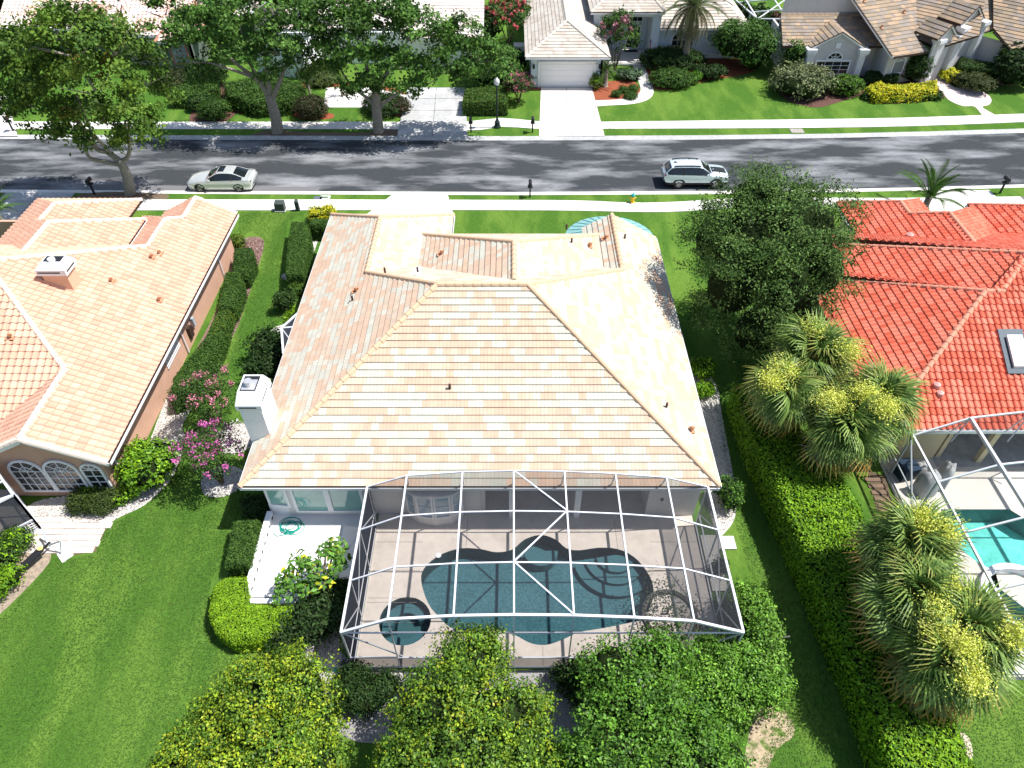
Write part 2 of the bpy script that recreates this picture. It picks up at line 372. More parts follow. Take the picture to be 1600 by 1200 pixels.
def slab_drive(name,poly_px,rows,cols,m,z=.036):
    """driveway as a quad of slabs; poly_px = far left, far right, near right, near left"""
    q=[Vector((*atxy(u,v),0)) for u,v in poly_px]
    base=sheet(name,[(p.x,p.y) for p in q],.01,conc_dark)
    for i in range(rows):
        for j in range(cols):
            g=lambda a,b:(q[0].lerp(q[1],a)).lerp(q[3].lerp(q[2],a),b)
            e=.012/max(1,cols); p=[g(j/cols+.004,(i+1)/rows-.004),g((j+1)/cols-.004,(i+1)/rows-.004),g((j+1)/cols-.004,i/rows+.004),g(j/cols+.004,i/rows+.004)]
            b=MB(); zz=z+random.uniform(-.003,.003); b.hexa([(k.x,k.y,.002) for k in p]+[(k.x,k.y,zz) for k in p]); b.build('slab',m,base)
    return base
slab_drive('far_white_driveway',[(637,137),(727,137),(731,213),(620,213)],4,2,conc_grey)
slab_drive('pale_driveway',[(845,137),(925,137),(945,213),(842,213)],4,2,mat('clean_concrete',(.74,.67,.60),rough=.9,var=.06,scale=2))
slab_drive('main_driveway',[(612,305),(700,305),(712,345),(560,345)],3,2,conc)
slab_drive('left_driveway',[(10,301),(118,301),(72,362),(-60,362)],4,2,conc_grey)
slab_drive('right_driveway',[(1465,299),(1545,297),(1600,350),(1440,350)],3,2,conc)
slab_drive('far_left_driveway',[(-80,150),(10,150),(28,213),(-60,213)],3,2,conc)
# aprons to the gutter
# garden walks
def walk(name,px,m,z=.02,sm=True): 
    p=PP(px); return sheet(name,smooth_poly(p,4) if sm else p,z,m)
walk('curved_walk',[(926,158),(960,156),(985,153),(998,146),(1001,138),(996,122),(990,102),(1004,102),(1010,112),(1016,125),(1021,140),(1019,150),(1008,158),(985,163),(950,165),(928,166)],conc)
walk('pink_walk',[(1455,122),(1474,121),(1490,136),(1515,137),(1540,146),(1549,156),(1545,164),(1535,168),(1557,182),(1538,183),(1523,167),(1505,166),(1485,158),(1475,148)],mat('pink_paving',(.70,.58,.55),rough=.9,var=.08,scale=3))
walk('entry_walk_far',[(510,137),(580,137),(640,150),(633,168),(505,168)],conc,sm=False)
# beds
walk('mulch_bed_white_house',[(923,137),(945,128),(985,126),(998,135),(1000,146),(988,153),(960,156),(928,156)],mulch_red,.014)
walk('mulch_bed_palm',[(1008,105),(1020,138),(1060,138),(1110,125),(1150,119),(1175,112),(1180,100),(1150,92),(1090,92),(1030,95)],mulch_red,.014)
walk('mulch_bed_grey_house',[(1215,140),(1232,158),(1275,168),(1310,160),(1345,150),(1365,160),(1400,162),(1470,155),(1475,140),(1455,125),(1400,118),(1300,118),(1230,125)],mulch_br,.014)
walk('mulch_bed_oak',[(400,170),(440,165),(480,158),(490,172),(520,178),(515,186),(470,186),(450,178),(390,178),(350,170),(345,160)],mulch_red,.014)
walk('mulch_bed_far_mid',[(470,130),(510,128),(545,130),(590,132),(640,150),(630,182),(590,170),(600,150),(560,135),(480,137)],mulch_red,.016)
walk('mulch_bed_far_left',[(240,120),(350,130),(352,158),(380,160),(352,190),(296,190),(310,150),(262,152)],mulch_br,.012)
walk('mulch_bed_far_right',[(1475,118),(1600,100),(1640,110),(1640,128),(1560,132),(1500,134)],mulch_br,.012)
walk('mulch_bed_drive',[(790,136),(845,134),(845,140),(815,141),(790,143)],mulch_red,.014)
walk('left_mulch_bed',[(372,377),(398,370),(412,376),(411,392),(404,415),(396,440),(384,475),(374,505),(362,530),(352,552),(335,572),(318,600),(290,600),(300,560),(340,480),(365,400)],mulch_pk,.014)
walk('white_gravel_bed_left',[(352,552),(335,572),(322,600),(302,635),(285,665),(290,690),(272,740),(258,760),(225,790),(180,812),(152,835),(150,812),(40,806),(35,800),(70,780),(200,762),(230,700),(262,620),(300,570)],gravel_w,.014)
for nm,c,r in (('round_gravel_bed',(370,685),1.05),('round_gravel_bed',(347,752),1.0)):
    p=at(*c); walk_p=[(p.x+r*(1+.08*math.sin(3*a))*math.cos(a),p.y+r*(1+.06*math.cos(2*a))*math.sin(a)) for a in [2*PI*k/20 for k in range(20)]]
    sheet(nm,walk_p,.014,gravel_w)
walk('gravel_strip_main_left',[(486,365),(500,362),(494,385),(486,405),(477,428),(460,438),(441,436),(443,428),(458,430),(470,420),(478,400),(482,380)],gravel_w,.016)
walk('gravel_bed_side_cage',[(425,515),(440,508),(460,505),(470,560),(440,600),(405,600),(410,540)],gravel_w,.014)
walk('gravel_bed_right_side',[(1080,560),(1118,600),(1128,650),(1145,740),(1150,800),(1135,830),(1118,830),(1095,740),(1075,620)],gravel_w,.014)
walk('gravel_bed_rear',[(380,900),(440,890),(530,890),(545,930),(555,1040),(900,1046),(1120,1046),(1150,1010),(1165,1030),(1150,1080),(1000,1150),(560,1160),(540,1090),(500,1075),(440,1015),(395,1005),(400,980)],gravel_g,.012)
walk('gravel_patch_rear_pale',[(470,1040),(510,1030),(560,1050),(640,1050),(600,1080),(565,1120),(530,1100),(480,1080)],gravel_w,.018)  # white shell gravel laid over the grey rear bed
walk('bare_soil_rear',[(1180,1110),(1205,1100),(1235,1120),(1240,1150),(1215,1170),(1190,1215),(1160,1215)],mat('sandy_soil',(.42,.33,.22),rough=1,var=.4,scale=5,bump=.6,var2=((.10,.16,.03),2.2,.48,.6)),.010)
walk('bare_soil_left',[(-60,890),(40,830),(70,840),(80,870),(60,900),(0,960),(-60,1010)],mat('sandy_soil_left',(.34,.27,.20),rough=1,var=.4,scale=6,bump=.6),.010)
walk('bare_soil_right',[(1500,1145),(1515,1155),(1520,1185),(1508,1180),(1498,1165)],mat('pale_sand',(.55,.46,.36),rough=1,var=.3,scale=8),.010)
walk('leaf_litter_oak',[(120,312),(135,302),(200,300),(260,304),(255,312),(200,314)],soil_m,.010)
walk('leaf_litter_far_oaks',[(395,210),(420,204),(470,206),(560,207),(600,202),(622,204),(620,212),(500,212.5),(400,212)],soil_m,.008)
# ------------------------------------------------------------ pools
def poly_minus(name,outer,holes,z,m,**k): return sheet(name,outer,z,m,holes=holes,**k)
big=pool_xy
deck=sheet('pool_deck',deck_xy,.012,deck_m,holes=[pool_xy[::-1],spa_xy[::-1]])
def basin(name,poly,depth,wm,fm,z=.012,inner=0):
    b=MB(); n=len(poly)
    for i in range(n):
        (x0,y0),(x1,y1)=poly[i],poly[(i+1)%n]; b.face([(x0,y0,-depth),(x1,y1,-depth),(x1,y1,z),(x0,y0,z)])
    o=b.build(name,wm,kind='structure'); sheet('basin_floor',poly,-depth,fm,kind=None,parent=o); return o
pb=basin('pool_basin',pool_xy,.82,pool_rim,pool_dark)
sheet('pool_water',pool_xy,-.09,water_d)
sb=basin('spa_basin',spa_xy,.85,pool_rim,mat('spa_floor',(.07,.15,.16),rough=.8,var=.15))
sheet('spa_water',spa_xy,-.07,water_d)
# benches and steps inside the water
def disc(cx,cy,r,n=24,a0=0,a1=2*PI): return [(cx+r*math.cos(a0+(a1-a0)*k/n),cy+r*math.sin(a0+(a1-a0)*k/n)) for k in range(n+(0 if a1-a0>6.2 else 1))]
def ringp(cx,cy,r0,r1,a0,a1,z0,z1,m,name,parent,n=18):
    b=MB()
    for k in range(n):
        a=a0+(a1-a0)*k/n; c=a0+(a1-a0)*(k+1)/n
        P=[(cx+r0*math.cos(a),cy+r0*math.sin(a)),(cx+r1*math.cos(a),cy+r1*math.sin(a)),(cx+r1*math.cos(c),cy+r1*math.sin(c)),(cx+r0*math.cos(c),cy+r0*math.sin(c))]
        b.hexa([(x,y,z0) for x,y in P]+[(x,y,z1) for x,y in P])
    return b.build(name,m,parent)
ringp(spa_c.x,spa_c.y,.55,.97,R(20),R(200),-.84,-.40,pool_step,'bench',sb)
ringp(spa_c.x,spa_c.y,.55,.97,R(220),R(340),-.84,-.42,pool_step,'bench',sb)
sc=at(962,862)
for k,(r,z) in enumerate(((.85,-.25),(1.32,-.42),(1.8,-.58))):
    ringp(sc.x,sc.y,(0,.86,1.33)[k],r,R(190),R(352),-.815,z,pool_step,'step',pb)
bb=at(845,850); ringp(bb.x,bb.y-.15,0,.75,R(180),R(360),-.815,-.30,pool_step,'bench',pb)
# joints in the deck, laid as thin dark strips
b=MB()
for y in (13.55,14.42,14.62,15.9,17.3):
    for x0,x1 in ((-5.95,-3.9),(6.05,8.1)): b.box(x0,y-.008,.0125,x1,y+.008,.0165)
for x in (-3.2,1.2,6.9): b.box(x-.008,11.8,.0125,x+.008,12.55,.0165)
for x in (-2.0,4.6): b.box(x-.008,17.1 if x<0 else 16.9,.0125,x+.008,18.6,.0165)
b.build('deck_joint',mat('deck_joint_dark',(.22,.19,.16),rough=.9),deck,kind='stuff')
# round skimmer lid and white ring on the deck
b=MB(); q=at(685,868); b.lathe([(.13,0),(.13,.02),(.0,.022)],(q.x,q.y,.0135),14)
o=b.build('skimmer_lid',white_p); prop(o,'round white skimmer lid on the pool deck at the dark pool\'s left rim','skimmer lid')
# neighbour deck and pool
rdeck=sheet('neighbour_pool_deck',rdeck_xy,.012,mat('pale_deck_coating',(.66,.62,.55),rough=.85,var=.06,scale=2),holes=[rpool_xy[::-1],rspa_xy[::-1]])
nb=basin('neighbour_pool_basin',rpool_xy,1.0,mat('pool_tile_band',(.10,.16,.16),rough=.4,var=.3,scale=14),pool_tq)
sheet('neighbour_pool_water',rpool_xy,-.10,water_t)
basin('neighbour_spa_basin',rspa_xy,.6,spa_tq,spa_tq); sheet('neighbour_spa_water',rspa_xy,-.05,water_t)
ringp(rspa_c.x,rspa_c.y,rspa_r,rspa_r+.28,R(40),R(215),.013,.30,stucco_w,'spa_rim',rdeck)
# patio (white raised terrace) with its low wall
pat=sheet('white_patio',[(-10.72,14.5),(-8.3,14.5),(-6.1,14.9),(-6.1,19.3),(-10.72,19.3)],.30,patio_w)
b=MB(); b.box(-10.9,14.15,0,-10.66,18.5,.62); b.box(-10.66,14.15,0,-8.4,14.38,.45)
o=b.build('parapet_wall',stucco_w); prop(o,'low white parapet wall edging the raised white patio','wall')
for k in range(9):
    b=MB(); y=14.75+k*.43; b.box(-10.658,y,.34,-10.648,y+.16,.47); b.build('drain_slot',dark_m,o)
for k in range(4):
    b=MB(); x=-10.35+k*.52; b.tube([(x,14.13,.22),(x,14.149,.22)],.09,10); b.build('round_vent',grey_al,o)
b=MB(); b.box(-8.4,14.5,0,-6.12,14.9,.16); b.box(-7.6,14.9,0,-6.12,15.3,.30)
o=b.build('patio_steps',patio_w,kind='structure')
# side slabs right of the cage
for (x0,y0,x1,y1) in ((8.3,14.9,8.95,17.6),(8.95,16.9,9.75,17.55)):
    b=MB(); b.box(x0,y0,0,x1,y1,.10); b.build('side_slab',conc,kind='structure')
# pale pavers behind the left house
base=sheet('paver_patio',PP([(45,808),(175,806),(150,862),(112,868),(40,862)]),.008,soil_m)
q0,q1=at(45,808),at(175,806)
row=0; yy=q0.y
pv=PP([(48,808),(176,806),(148,866),(42,862)])
def inpoly(x,y,P):
    c=False; n=len(P)
    for i in range(n):
        x0,y0=P[i]; x1,y1=P[(i+1)%n]
        if (y0>y)!=(y1>y) and x<(x1-x0)*(y-y0)/(y1-y0)+x0: c=not c
    return c
while yy>q0.y-2.6:
    x=-22.6-.4*(row%2)
    while x<-16.6:
        wd=random.choice((.62,.9,.9,.62)); 
        if inpoly(x+wd/2,yy-.15,pv):
            b=MB(); dz=random.uniform(-.008,.008); a=random.uniform(-.01,.01)
            b.hexa([(x+.012,yy-.30,0),(x+wd-.012,yy-.30+a,0),(x+wd-.012,yy-.012+a,0),(x+.012,yy-.012,0),(x+.012,yy-.30,.04+dz),(x+wd-.012,yy-.30+a,.04+dz),(x+wd-.012,yy-.012+a,.045+dz),(x+.012,yy-.012,.045+dz)])
            b.build('paver',paver_m,base)
        x+=wd
    yy-=.315; row+=1
b=MB(); pz=PP([(88,850),(112,845),(115,868),(98,880),(90,868)]); b.prism(pz,.0,.05)
o=b.build('stepping_slab',mat('white_slab',(.80,.79,.76),rough=.9,var=.05),kind='structure')
# ------------------------------------------------------------ roofs
DIRS={'S':(0,-1),'N':(0,1),'E':(1,0),'W':(-1,0)}
def plane(face,ref,z0,s,poly,near=False):
    d=DIRS[face] if isinstance(face,str) else face
    l=math.hypot(*d); d=(d[0]/l,d[1]/l)
    if not hasattr(ref,'__len__'): ref=(0,ref) if abs(d[1])>.5 else (ref,0)
    return dict(d=d,ref=ref,z0=z0,s=s,poly=poly,near=near)
def zf(p): return lambda x,y:p['z0']+p['s']*((p['ref'][0]-x)*p['d'][0]+(p['ref'][1]-y)*p['d'][1])
def px_on(p,u,v):
    """pixel sight line met with roof plane p -> xy"""
    d=ray(u,v); s=p['s']; D=p['d']; R0=p['ref']
    # z = z0 + s*(R-p).D ; p = t d, z = H + t dz
    t=(p['z0']+s*(R0[0]*D[0]+R0[1]*D[1])-CAMH)/(d[2]+s*(d[0]*D[0]+d[1]*D[1]))
    return (d[0]*t,d[1]*t)
def clip(sub,pol):
    out=sub; n=len(pol)
    for i in range(n):
        if not out: return out
        (x0,y0),(x1,y1)=pol[i],pol[(i+1)%n]; inp=out; out=[]
        f=lambda q:(x1-x0)*(q[1]-y0)-(y1-y0)*(q[0]-x0)
        for k in range(len(inp)):
            a,b=inp[k],inp[(k+1)%len(inp)]; fa,fb=f(a),f(b)
            if fa>=0: out.append(a)
            if (fa>=0)!=(fb>=0):
                t=fa/(fa-fb); out.append((a[0]+(b[0]-a[0])*t,a[1]+(b[1]-a[1])*t))
    return out
PROF={'flat':([(.008,0),(.492,0)],[(.508,0),(.992,0)]),
      's':([(0,.0),(.10,.048)],[(.10,.048),(.30,.078)],[(.30,.078),(.50,.048)],[(.50,.048),(.60,0)],[(.60,0),(.80,-.012)],[(.80,-.012),(.985,0)])}
def tile_local(style,w,h,t=.05,over=.0,mb=None):
    b=mb or MB()
    for (u0,h0),(u1,h1) in PROF[style]:
        x0,x1=u0*w,u1*w
        b.face([(x0,0,t+h0),(x1,0,t+h1),(x1,h*1.02,.004+h1),(x0,h*1.02,.004+h0)])
        b.face([(x0,0,-.02),(x1,0,-.02),(x1,0,t+h1),(x0,0,t+h0)])
        if style=='flat':
            b.face([(x0,0,-.02),(x0,0,t),(x0,h,.004),(x0,h,-.02)]); b.face([(x1,0,t),(x1,0,-.02),(x1,h,-.02),(x1,h,.004)])
    return b
def make_roof(house,planes,style,pal,w=.33,h=.34,n_near=0,base_m=None,run=.5,caps=(),cap_col=None,stagger=.5,wts=None,far=False,thick=.16):
    roof=MB()
    for p in planes: roof.prism(p['poly'],lambda x,y,g=zf(p):g(x,y)-thick,lambda x,y,g=zf(p):g(x,y)-.012)
    ro=roof.build('roof',base_m or brown_m,house)
    full=[];rest=MB()
    for p in planes:
        s=p['s']; k=math.sqrt(1+s*s); D=Vector((*p['d'],0)); e=Vector((-p['d'][1],p['d'][0],0)); 
        O=Vector((p['ref'][0],p['ref'][1],p['z0'])); g=Vector((-D.x,-D.y,s))/k; nrm=e.cross(g)
        if nrm.z<0: e=-e; nrm=e.cross(g)
        ab=[((Vector((x,y,0))-Vector((O.x,O.y,0))).dot(e), -((Vector((x,y,0))-Vector((O.x,O.y,0))).dot(D))*k) for x,y in p['poly']]
        ar=sum(ab[i][0]*ab[(i+1)%len(ab)][1]-ab[(i+1)%len(ab)][0]*ab[i][1] for i in range(len(ab)))
        if ar<0: ab=ab[::-1]
        amin=min(q[0] for q in ab); amax=max(q[0] for q in ab); bmin=min(q[1] for q in ab); bmax=max(q[1] for q in ab)
        tr=[[ab[i] for i in t] for t in tessellate_polygon([[Vector((x,y,0)) for x,y in ab]])]
        tr=[t if (t[1][0]-t[0][0])*(t[2][1]-t[0][1])-(t[2][0]-t[0][0])*(t[1][1]-t[0][1])>0 else t[::-1] for t in tr]
        def area(q): return .5*sum(q[i][0]*q[(i+1)%len(q)][1]-q[(i+1)%len(q)][0]*q[i][1] for i in range(len(q))) if len(q)>2 else 0
        def clips(q):
            o=[clip(q,t) for t in tr]; return [c for c in o if len(c)>2 and area(c)>1e-5]
        r0=math.floor(bmin/h+1e-6); M=Matrix(((e.x,g.x,nrm.x),(e.y,g.y,nrm.y),(e.z,g.z,nrm.z)))
        for r in range(r0,int(math.ceil(bmax/h))+1):
            b0=r*h; a=amin-w*(random.random() if stagger==0 else ((r%2)*stagger+.2)) - w*.0
            if style=='s': a=amin-w*.3
            ci=rng.choice(len(pal),p=wts)
            while a<amax:
                if random.random()<run: ci=rng.choice(len(pal),p=wts)
                col=tuple(np.clip(np.array(pal[ci])*random.uniform(.94,1.06),0,1))
                cs=[(a,b0),(a+w,b0),(a+w,b0+h),(a,b0+h)]
                cl=clips(cs)
                if cl:
                    isfull=abs(sum(area(c) for c in cl)-w*h)<1e-4
                    if isfull:
                        pos=O+e*a+g*b0; full.append(((pos-Vector((0,0,CAMH))).length-(0 if p['near'] else 100),pos,M,ci,col,p['near']))
                    else:
                        for (u0,h0),(u1,h1) in PROF[style]:
                            for q in clips([(a+u0*w,b0),(a+u1*w,b0),(a+u1*w,b0+h),(a+u0*w,b0+h)]):
                                rest.col=col
                                hh=lambda A,B:(h0+(h1-h0)*((A-a)/w-u0)/(u1-u0))+.05*(1-(B-b0)/h)+.004
                                rest.face([O+e*A+g*B+nrm*hh(A,B) for A,B in q])
                                lo=[z for z in q if z[1]<b0+1e-5]
                                if len(lo)>=2:
                                    A0=min(z[0] for z in lo); A1=max(z[0] for z in lo)
                                    rest.face([O+e*A0+g*b0-nrm*.02,O+e*A1+g*b0-nrm*.02,O+e*A1+g*b0+nrm*hh(A1,b0),O+e*A0+g*b0+nrm*hh(A0,b0)])
                a+=w
    near=sorted([f for f in full if f[5]],key=lambda f:f[0])[:n_near]; nid=set(id(f) for f in near)
    # flat tiles shown one by one share a few meshes, one per shade
    cache={}
    for f in near:
        k=(f[3],random.randrange(3))
        if k not in cache:
            b=MB(); b.col=tuple(np.array(pal[f[3]])*(.95,1.0,1.05)[k[1]]); cache[k]=tile_local(style,w,h,mb=b).data('tile',tile_m,col=True)
        o=link('tile',cache[k],ro); m=f[2].to_4x4(); m.translation=f[1]; o.matrix_local=m
    tl=tile_local(style,w,h); TV=[Vector(v) for v in tl.v]
    for f in full:
        if id(f) in nid: continue
        i=len(rest.v); P,M=f[1],f[2]
        rest.v+=[tuple(P+M@v) for v in TV]; rest.f+=[tuple(i+k for k in q) for q in tl.f]; rest.m+=[0]*len(tl.f); rest.c+=[f[4]]*len(tl.f)
    rest.build('roof_tiles',tile_m,ro,col=True,kind='stuff')
    # hip and ridge caps
    if caps:
        cc=cap_col or pal[0]; b=MB(); b.col=cc; L=.40 if not far else .5; r=.125
        prof=[(-r,-.05),(-r*.72,.045),(-r*.25,.085),(r*.25,.085),(r*.72,.045),(r,-.05)]
        for k in range(5):
            (y0,z0),(y1,z1)=prof[k],prof[k+1]
            b.face([(0,y0*1.15,z0+.025),(L*1.05,y0,z0),(L*1.05,y1,z1),(0,y1*1.15,z1+.025)])
            b.face([(0,y0*1.15,z0-.02),(0,y0*1.15,z0+.025),(0,y1*1.15,z1+.025),(0,y1*1.15,z1-.02)])
        me=b.data('ridge_cap',tile_m,col=True,smooth=False)
        allc=MB(); allc.col=cc; cnt=0
        for A,B in caps:
            A=Vector(A); B=Vector(B)
            if B.z<A.z: A,B=B,A
            d=B-A; n=max(1,int(round(d.length/L))); x=d.normalized(); y=Vector((0,0,1)).cross(x).normalized(); z=x.cross(y); M=Matrix(((x.x,y.x,z.x),(x.y,y.y,z.y),(x.z,y.z,z.z))).to_4x4()
            for k in range(n):
                M.translation=A+d*(k/n)+z*.02; 
                if far:
                    i=len(allc.v); allc.v+=[tuple(M@Vector(v)) for v in b.v]; allc.f+=[tuple(i+q for q in f) for f in b.f]; allc.m+=[0]*len(b.f); allc.c+=[cc]*len(b.f)
                else:
                    o=link('ridge_cap',me,ro); o.matrix_local=M.copy()
        if far: allc.build('ridge_caps',tile_m,ro,col=True,kind='stuff')
    return ro
def P3(p,x,y): return (x,y,zf(p)(x,y))
def wall(house,p0,p1,z0,z1,m,t=.2,name='wall',parent=None):
    a=Vector((*p0,0)); b=Vector((*p1,0)); d=(b-a).normalized(); n=Vector((-d.y,d.x,0))*t
    mb=MB(); mb.hexa([a+Vector((0,0,z0)),b+Vector((0,0,z0)),b+n+Vector((0,0,z0)),a+n+Vector((0,0,z0)),a+Vector((0,0,z1)),b+Vector((0,0,z1)),b+n+Vector((0,0,z1)),a+n+Vector((0,0,z1))])
    return mb.build(name,m,house)
def gable_wall(house,p0,p1,z0,z1,za,m,t=.2,apex=.5):
    """wall p0->p1 (seen with p0 on the left), triangular top"""
    a=Vector((*p0,0)); b=Vector((*p1,0)); n=Vector((-(b-a).y,(b-a).x,0)).normalized()*t; c=a.lerp(b,apex); mb=MB()
    F=[a+Vector((0,0,z0)),b+Vector((0,0,z0)),b+Vector((0,0,z1)),c+Vector((0,0,za)),a+Vector((0,0,z1))]
    K=[q+n for q in F]; mb.face(F); mb.face(K[::-1])
    for i in range(5): j=(i+1)%5; mb.face([F[i],K[i],K[j],F[j]])
    return mb.build('wall',m,house)
def frame_mat(o,org,u,out):
    u=Vector(u).normalized(); up=Vector((0,0,1)); out=Vector(out)
    o.matrix_local=Matrix(((u.x,-out.x,0,org[0]),(u.y,-out.y,0,org[1]),(u.z,-out.z,1,org[2]),(0,0,0,1)))
def window(house,org,u,w,h,cols=2,rows=2,arch=0.0,fw=.08,gm=None,name='window',split=True,fm=None,mw=.035):
    """org: bottom left on the wall face, u: along the wall, seen from outside u runs left to right; out = u x up"""
    u=Vector((u[0],u[1],0)).normalized(); out=Vector((u.y,-u.x,0)); b=MB(); fm=fm or white_p
    # local x along, y into the wall, z up ; frame stands 6 cm proud
    y0,y1=-.06,.02
    b.box(0,y0,0,fw,y1,h); b.box(w-fw,y0,0,w,y1,h); b.box(fw,y0,0,w-fw,y1,fw)
    if not arch: b.box(fw,y0,h-fw,w-fw,y1,h)
    for i in range(1,cols): x=fw+(w-2*fw)*i/cols; b.box(x-mw/2,y0+.015,fw,x+mw/2,y1-.01,h-(0 if arch else fw))
    for j in range(1,rows+(1 if arch else 0)): z=fw+(h-(1 if arch else 2)*fw)*j/rows; b.box(fw,y0+.012,z-mw/2,w-fw,y1-.012,z+mw/2)
    if arch:
        r=w/2; n=14; k=arch/r
        for i in range(n):
            a,c=PI*i/n,PI*(i+1)/n; P=lambda R0,t,y:(r+R0*math.cos(t),y,h+R0*k*math.sin(t))
            b.hexa([P(r-fw,a,y0),P(r,a,y0),P(r,a,y1),P(r-fw,a,y1),P(r-fw,c,y0),P(r,c,y0),P(r,c,y1),P(r-fw,c,y1)])
        for t in (.22,.5,.78): b.bar((r,-.03,h),(r+(r-fw)*math.cos(PI*t),-.03,h+(r-fw)*k*math.sin(PI*t)),mw,mw,up=(0,1,0))
        q=[(r+.45*(r-fw)*math.cos(PI*i/8),-.03,h+.45*(r-fw)*k*math.sin(PI*i/8)) for i in range(9)]
        for i in range(8): b.bar(q[i],q[i+1],mw,mw,up=(0,1,0))
    o=b.build(name,fm,house); frame_mat(o,org,u,out)
    gm=gm or glass_m
    if split:
        for i in range(cols):
            for j in range(rows):
                x0=fw+(w-2*fw)*i/cols; x1=fw+(w-2*fw)*(i+1)/cols; z0=fw+(h-2*fw)*j/rows; z1=fw+(h-2*fw)*(j+1)/rows
                MB().box(x0,-.02,z0,x1,-.012,z1+(fw*.9 if arch and j==rows-1 else 0)).build('pane',gm,o)
    else: MB().box(fw,-.02,fw,w-fw,-.012,h-(0 if arch else fw)).build('pane',gm,o)
    if arch:
        g=MB(); r=w/2; k=arch/r; g.face([(r+(r-fw*.5)*math.cos(PI*i/14),-.016,h+(r-fw*.5)*k*math.sin(PI*i/14)) for i in range(15)][::-1]); g.build('arched_pane',gm,o)
    return o
def vent_pipe(house,p,h=.38,r=.055,m=None,lean=0):
    return MB().tube([p,(p[0],p[1],p[2]+h)],r,8).build('vent_pipe',m or pipe_m,house)
def gooseneck(house,p,m=None):
    b=MB(); x,y,z=p; b.tube([(x,y,z-.05),(x,y,z+.16),(x+.05,y-.05,z+.24),(x+.12,y-.12,z+.22)],[.07,.07,.08,.1],8); b.box(x-.2,y-.2,z+.0,x+.2,y+.2,z+.03)
    return b.build('roof_vent',m or terr,house)
def gutter(house,a,b,m=None):
    a=Vector(a); b=Vector(b); mb=MB(); mb.mi=0; d=(b-a).normalized(); n=Vector((d.y,-d.x,0))
    mb.bar(a+n*.06+Vector((0,0,-.09)),b+n*.06+Vector((0,0,-.09)),.03,.14); mb.bar(a-n*.06+Vector((0,0,-.15)),b-n*.06+Vector((0,0,-.15)),.14,.03)
    o=mb.build('gutter',m or white_p,house)
    MB().bar(a-n*.01+Vector((0,0,-.125)),b-n*.01+Vector((0,0,-.125)),.10,.02).build('gutter_litter',gutter_m,house); return o
# ============================================================ the main house
mh=thing('house',(0,0,0),'large cream house with a blended peach and cream tile roof behind the pool cage','house')
s=.56
mS=plane('S',18.15,2.9,s,[(-11.4,18.15),(8.7,18.15),(.7,26.15),(-3.4,26.15)],near=True)
mW=plane('W',-11.4,2.9,s,[(-11.4,18.15),(-3.4,26.15),(-7.55,30.3),(-7.55,35.65),(-11.4,39.5)])
mE=plane('E',8.7,2.9,s,[(8.7,18.15),(8.7,36.95),(5.9,36.95),(5.9,31.35),(.7,26.15)])
mN=plane('N',26.15,7.38,s,[(-3.4,26.15),(.7,26.15),(5.9,31.35),(5.9,33.2),(-4.7,33.2),(-7.55,30.3)])
gE=plane('E',-3.7,2.9,s,[(-7.55,29),(-3.7,29),(-3.7,39.5),(-7.55,35.65)])
gN=plane('N',39.5,2.9,s,[(-11.4,39.5),(-7.55,35.65),(-3.7,39.5)])
eW=plane('W',-5.2,3.75,s,[(-5.2,35.9),(.1,30.6),(.1,27.33),(-5.2,32.6)])
eE=plane('E',5.4,3.75,s,[(5.4,35.9),(.1,30.6),(.1,27.33),(5.4,32.6)])
eN=plane('N',35.9,3.75,s,[(-5.2,35.9),(.1,30.6),(5.4,35.9)])
bW=plane('W',4.2,3.518,s,[(5.9,36.95),(5.9,31.35),(4.2,31.35),(4.2,36.95)])
PEACH=(.60,.425,.305); CREAM=(.565,.525,.43); PEACH2=(.59,.465,.35); PALE=(.555,.54,.45)
mc=[(P3(mS,-11.4,18.15),P3(mS,-3.4,26.15)),(P3(mS,8.7,18.15),P3(mS,.7,26.15)),(P3(mS,-3.4,26.15),P3(mS,.7,26.15)),(P3(mW,-3.4,26.15),P3(mW,-7.55,30.3)),
 (P3(mE,.7,26.15),P3(mE,5.9,31.35)),(P3(mW,-7.55,30.3),P3(mW,-7.55,35.65)),(P3(mW,-11.4,39.5),P3(mW,-7.55,35.65)),(P3(gE,-3.7,39.5),P3(gE,-7.55,35.65)),
 (P3(eW,.1,27.33),P3(eW,.1,30.6)),(P3(eW,-5.2,35.9),P3(eW,.1,30.6)),(P3(eE,5.4,35.9),P3(eE,.1,30.6)),(P3(bW,5.9,31.35),P3(bW,5.9,36.95))]
make_roof(mh,[mS,mW,mE,mN,gE,gN,eW,eE,eN,bW],'flat',[PEACH,PEACH2,CREAM,PALE],w=.33,h=.34,n_near=300,run=.55,caps=mc,cap_col=(.66,.46,.30),wts=[.34,.24,.22,.20])
wall(mh,(-9.9,18.5),(-6.2,18.5),0,2.8,stucco_cream); wall(mh,(-6.2,18.8),(-1.4,18.8),0,2.85,stucco_cream); wall(mh,(-1.4,22.6),(6.0,22.6),0,2.85,stucco_cream); wall(mh,(6.0,18.7),(8.2,18.7),0,2.8,stucco_cream)
wall(mh,(-1.4,22.8),(-1.4,18.9),0,2.85,stucco_cream); wall(mh,(6.2,19.2),(6.2,22.6),0,2.85,stucco_cream,t=.2)
wall(mh,(8.2,19.0),(8.2,36.5),0,2.8,stucco_cream); wall(mh,(-10.7,39.0),(-10.7,19.8),0,2.8,stucco_cream,t=-.2)
wall(mh,(-3.9,39.2),(-10.6,39.2),0,2.8,stucco_cream); wall(mh,(-4.9,35.3),(-4.9,39.0),0,2.8,stucco_cream); wall(mh,(5.2,35.5),(-4.9,35.5),0,3.6,stucco_cream)
wall(mh,(8.2,36.6),(5.2,36.6),0,2.8,stucco_cream)
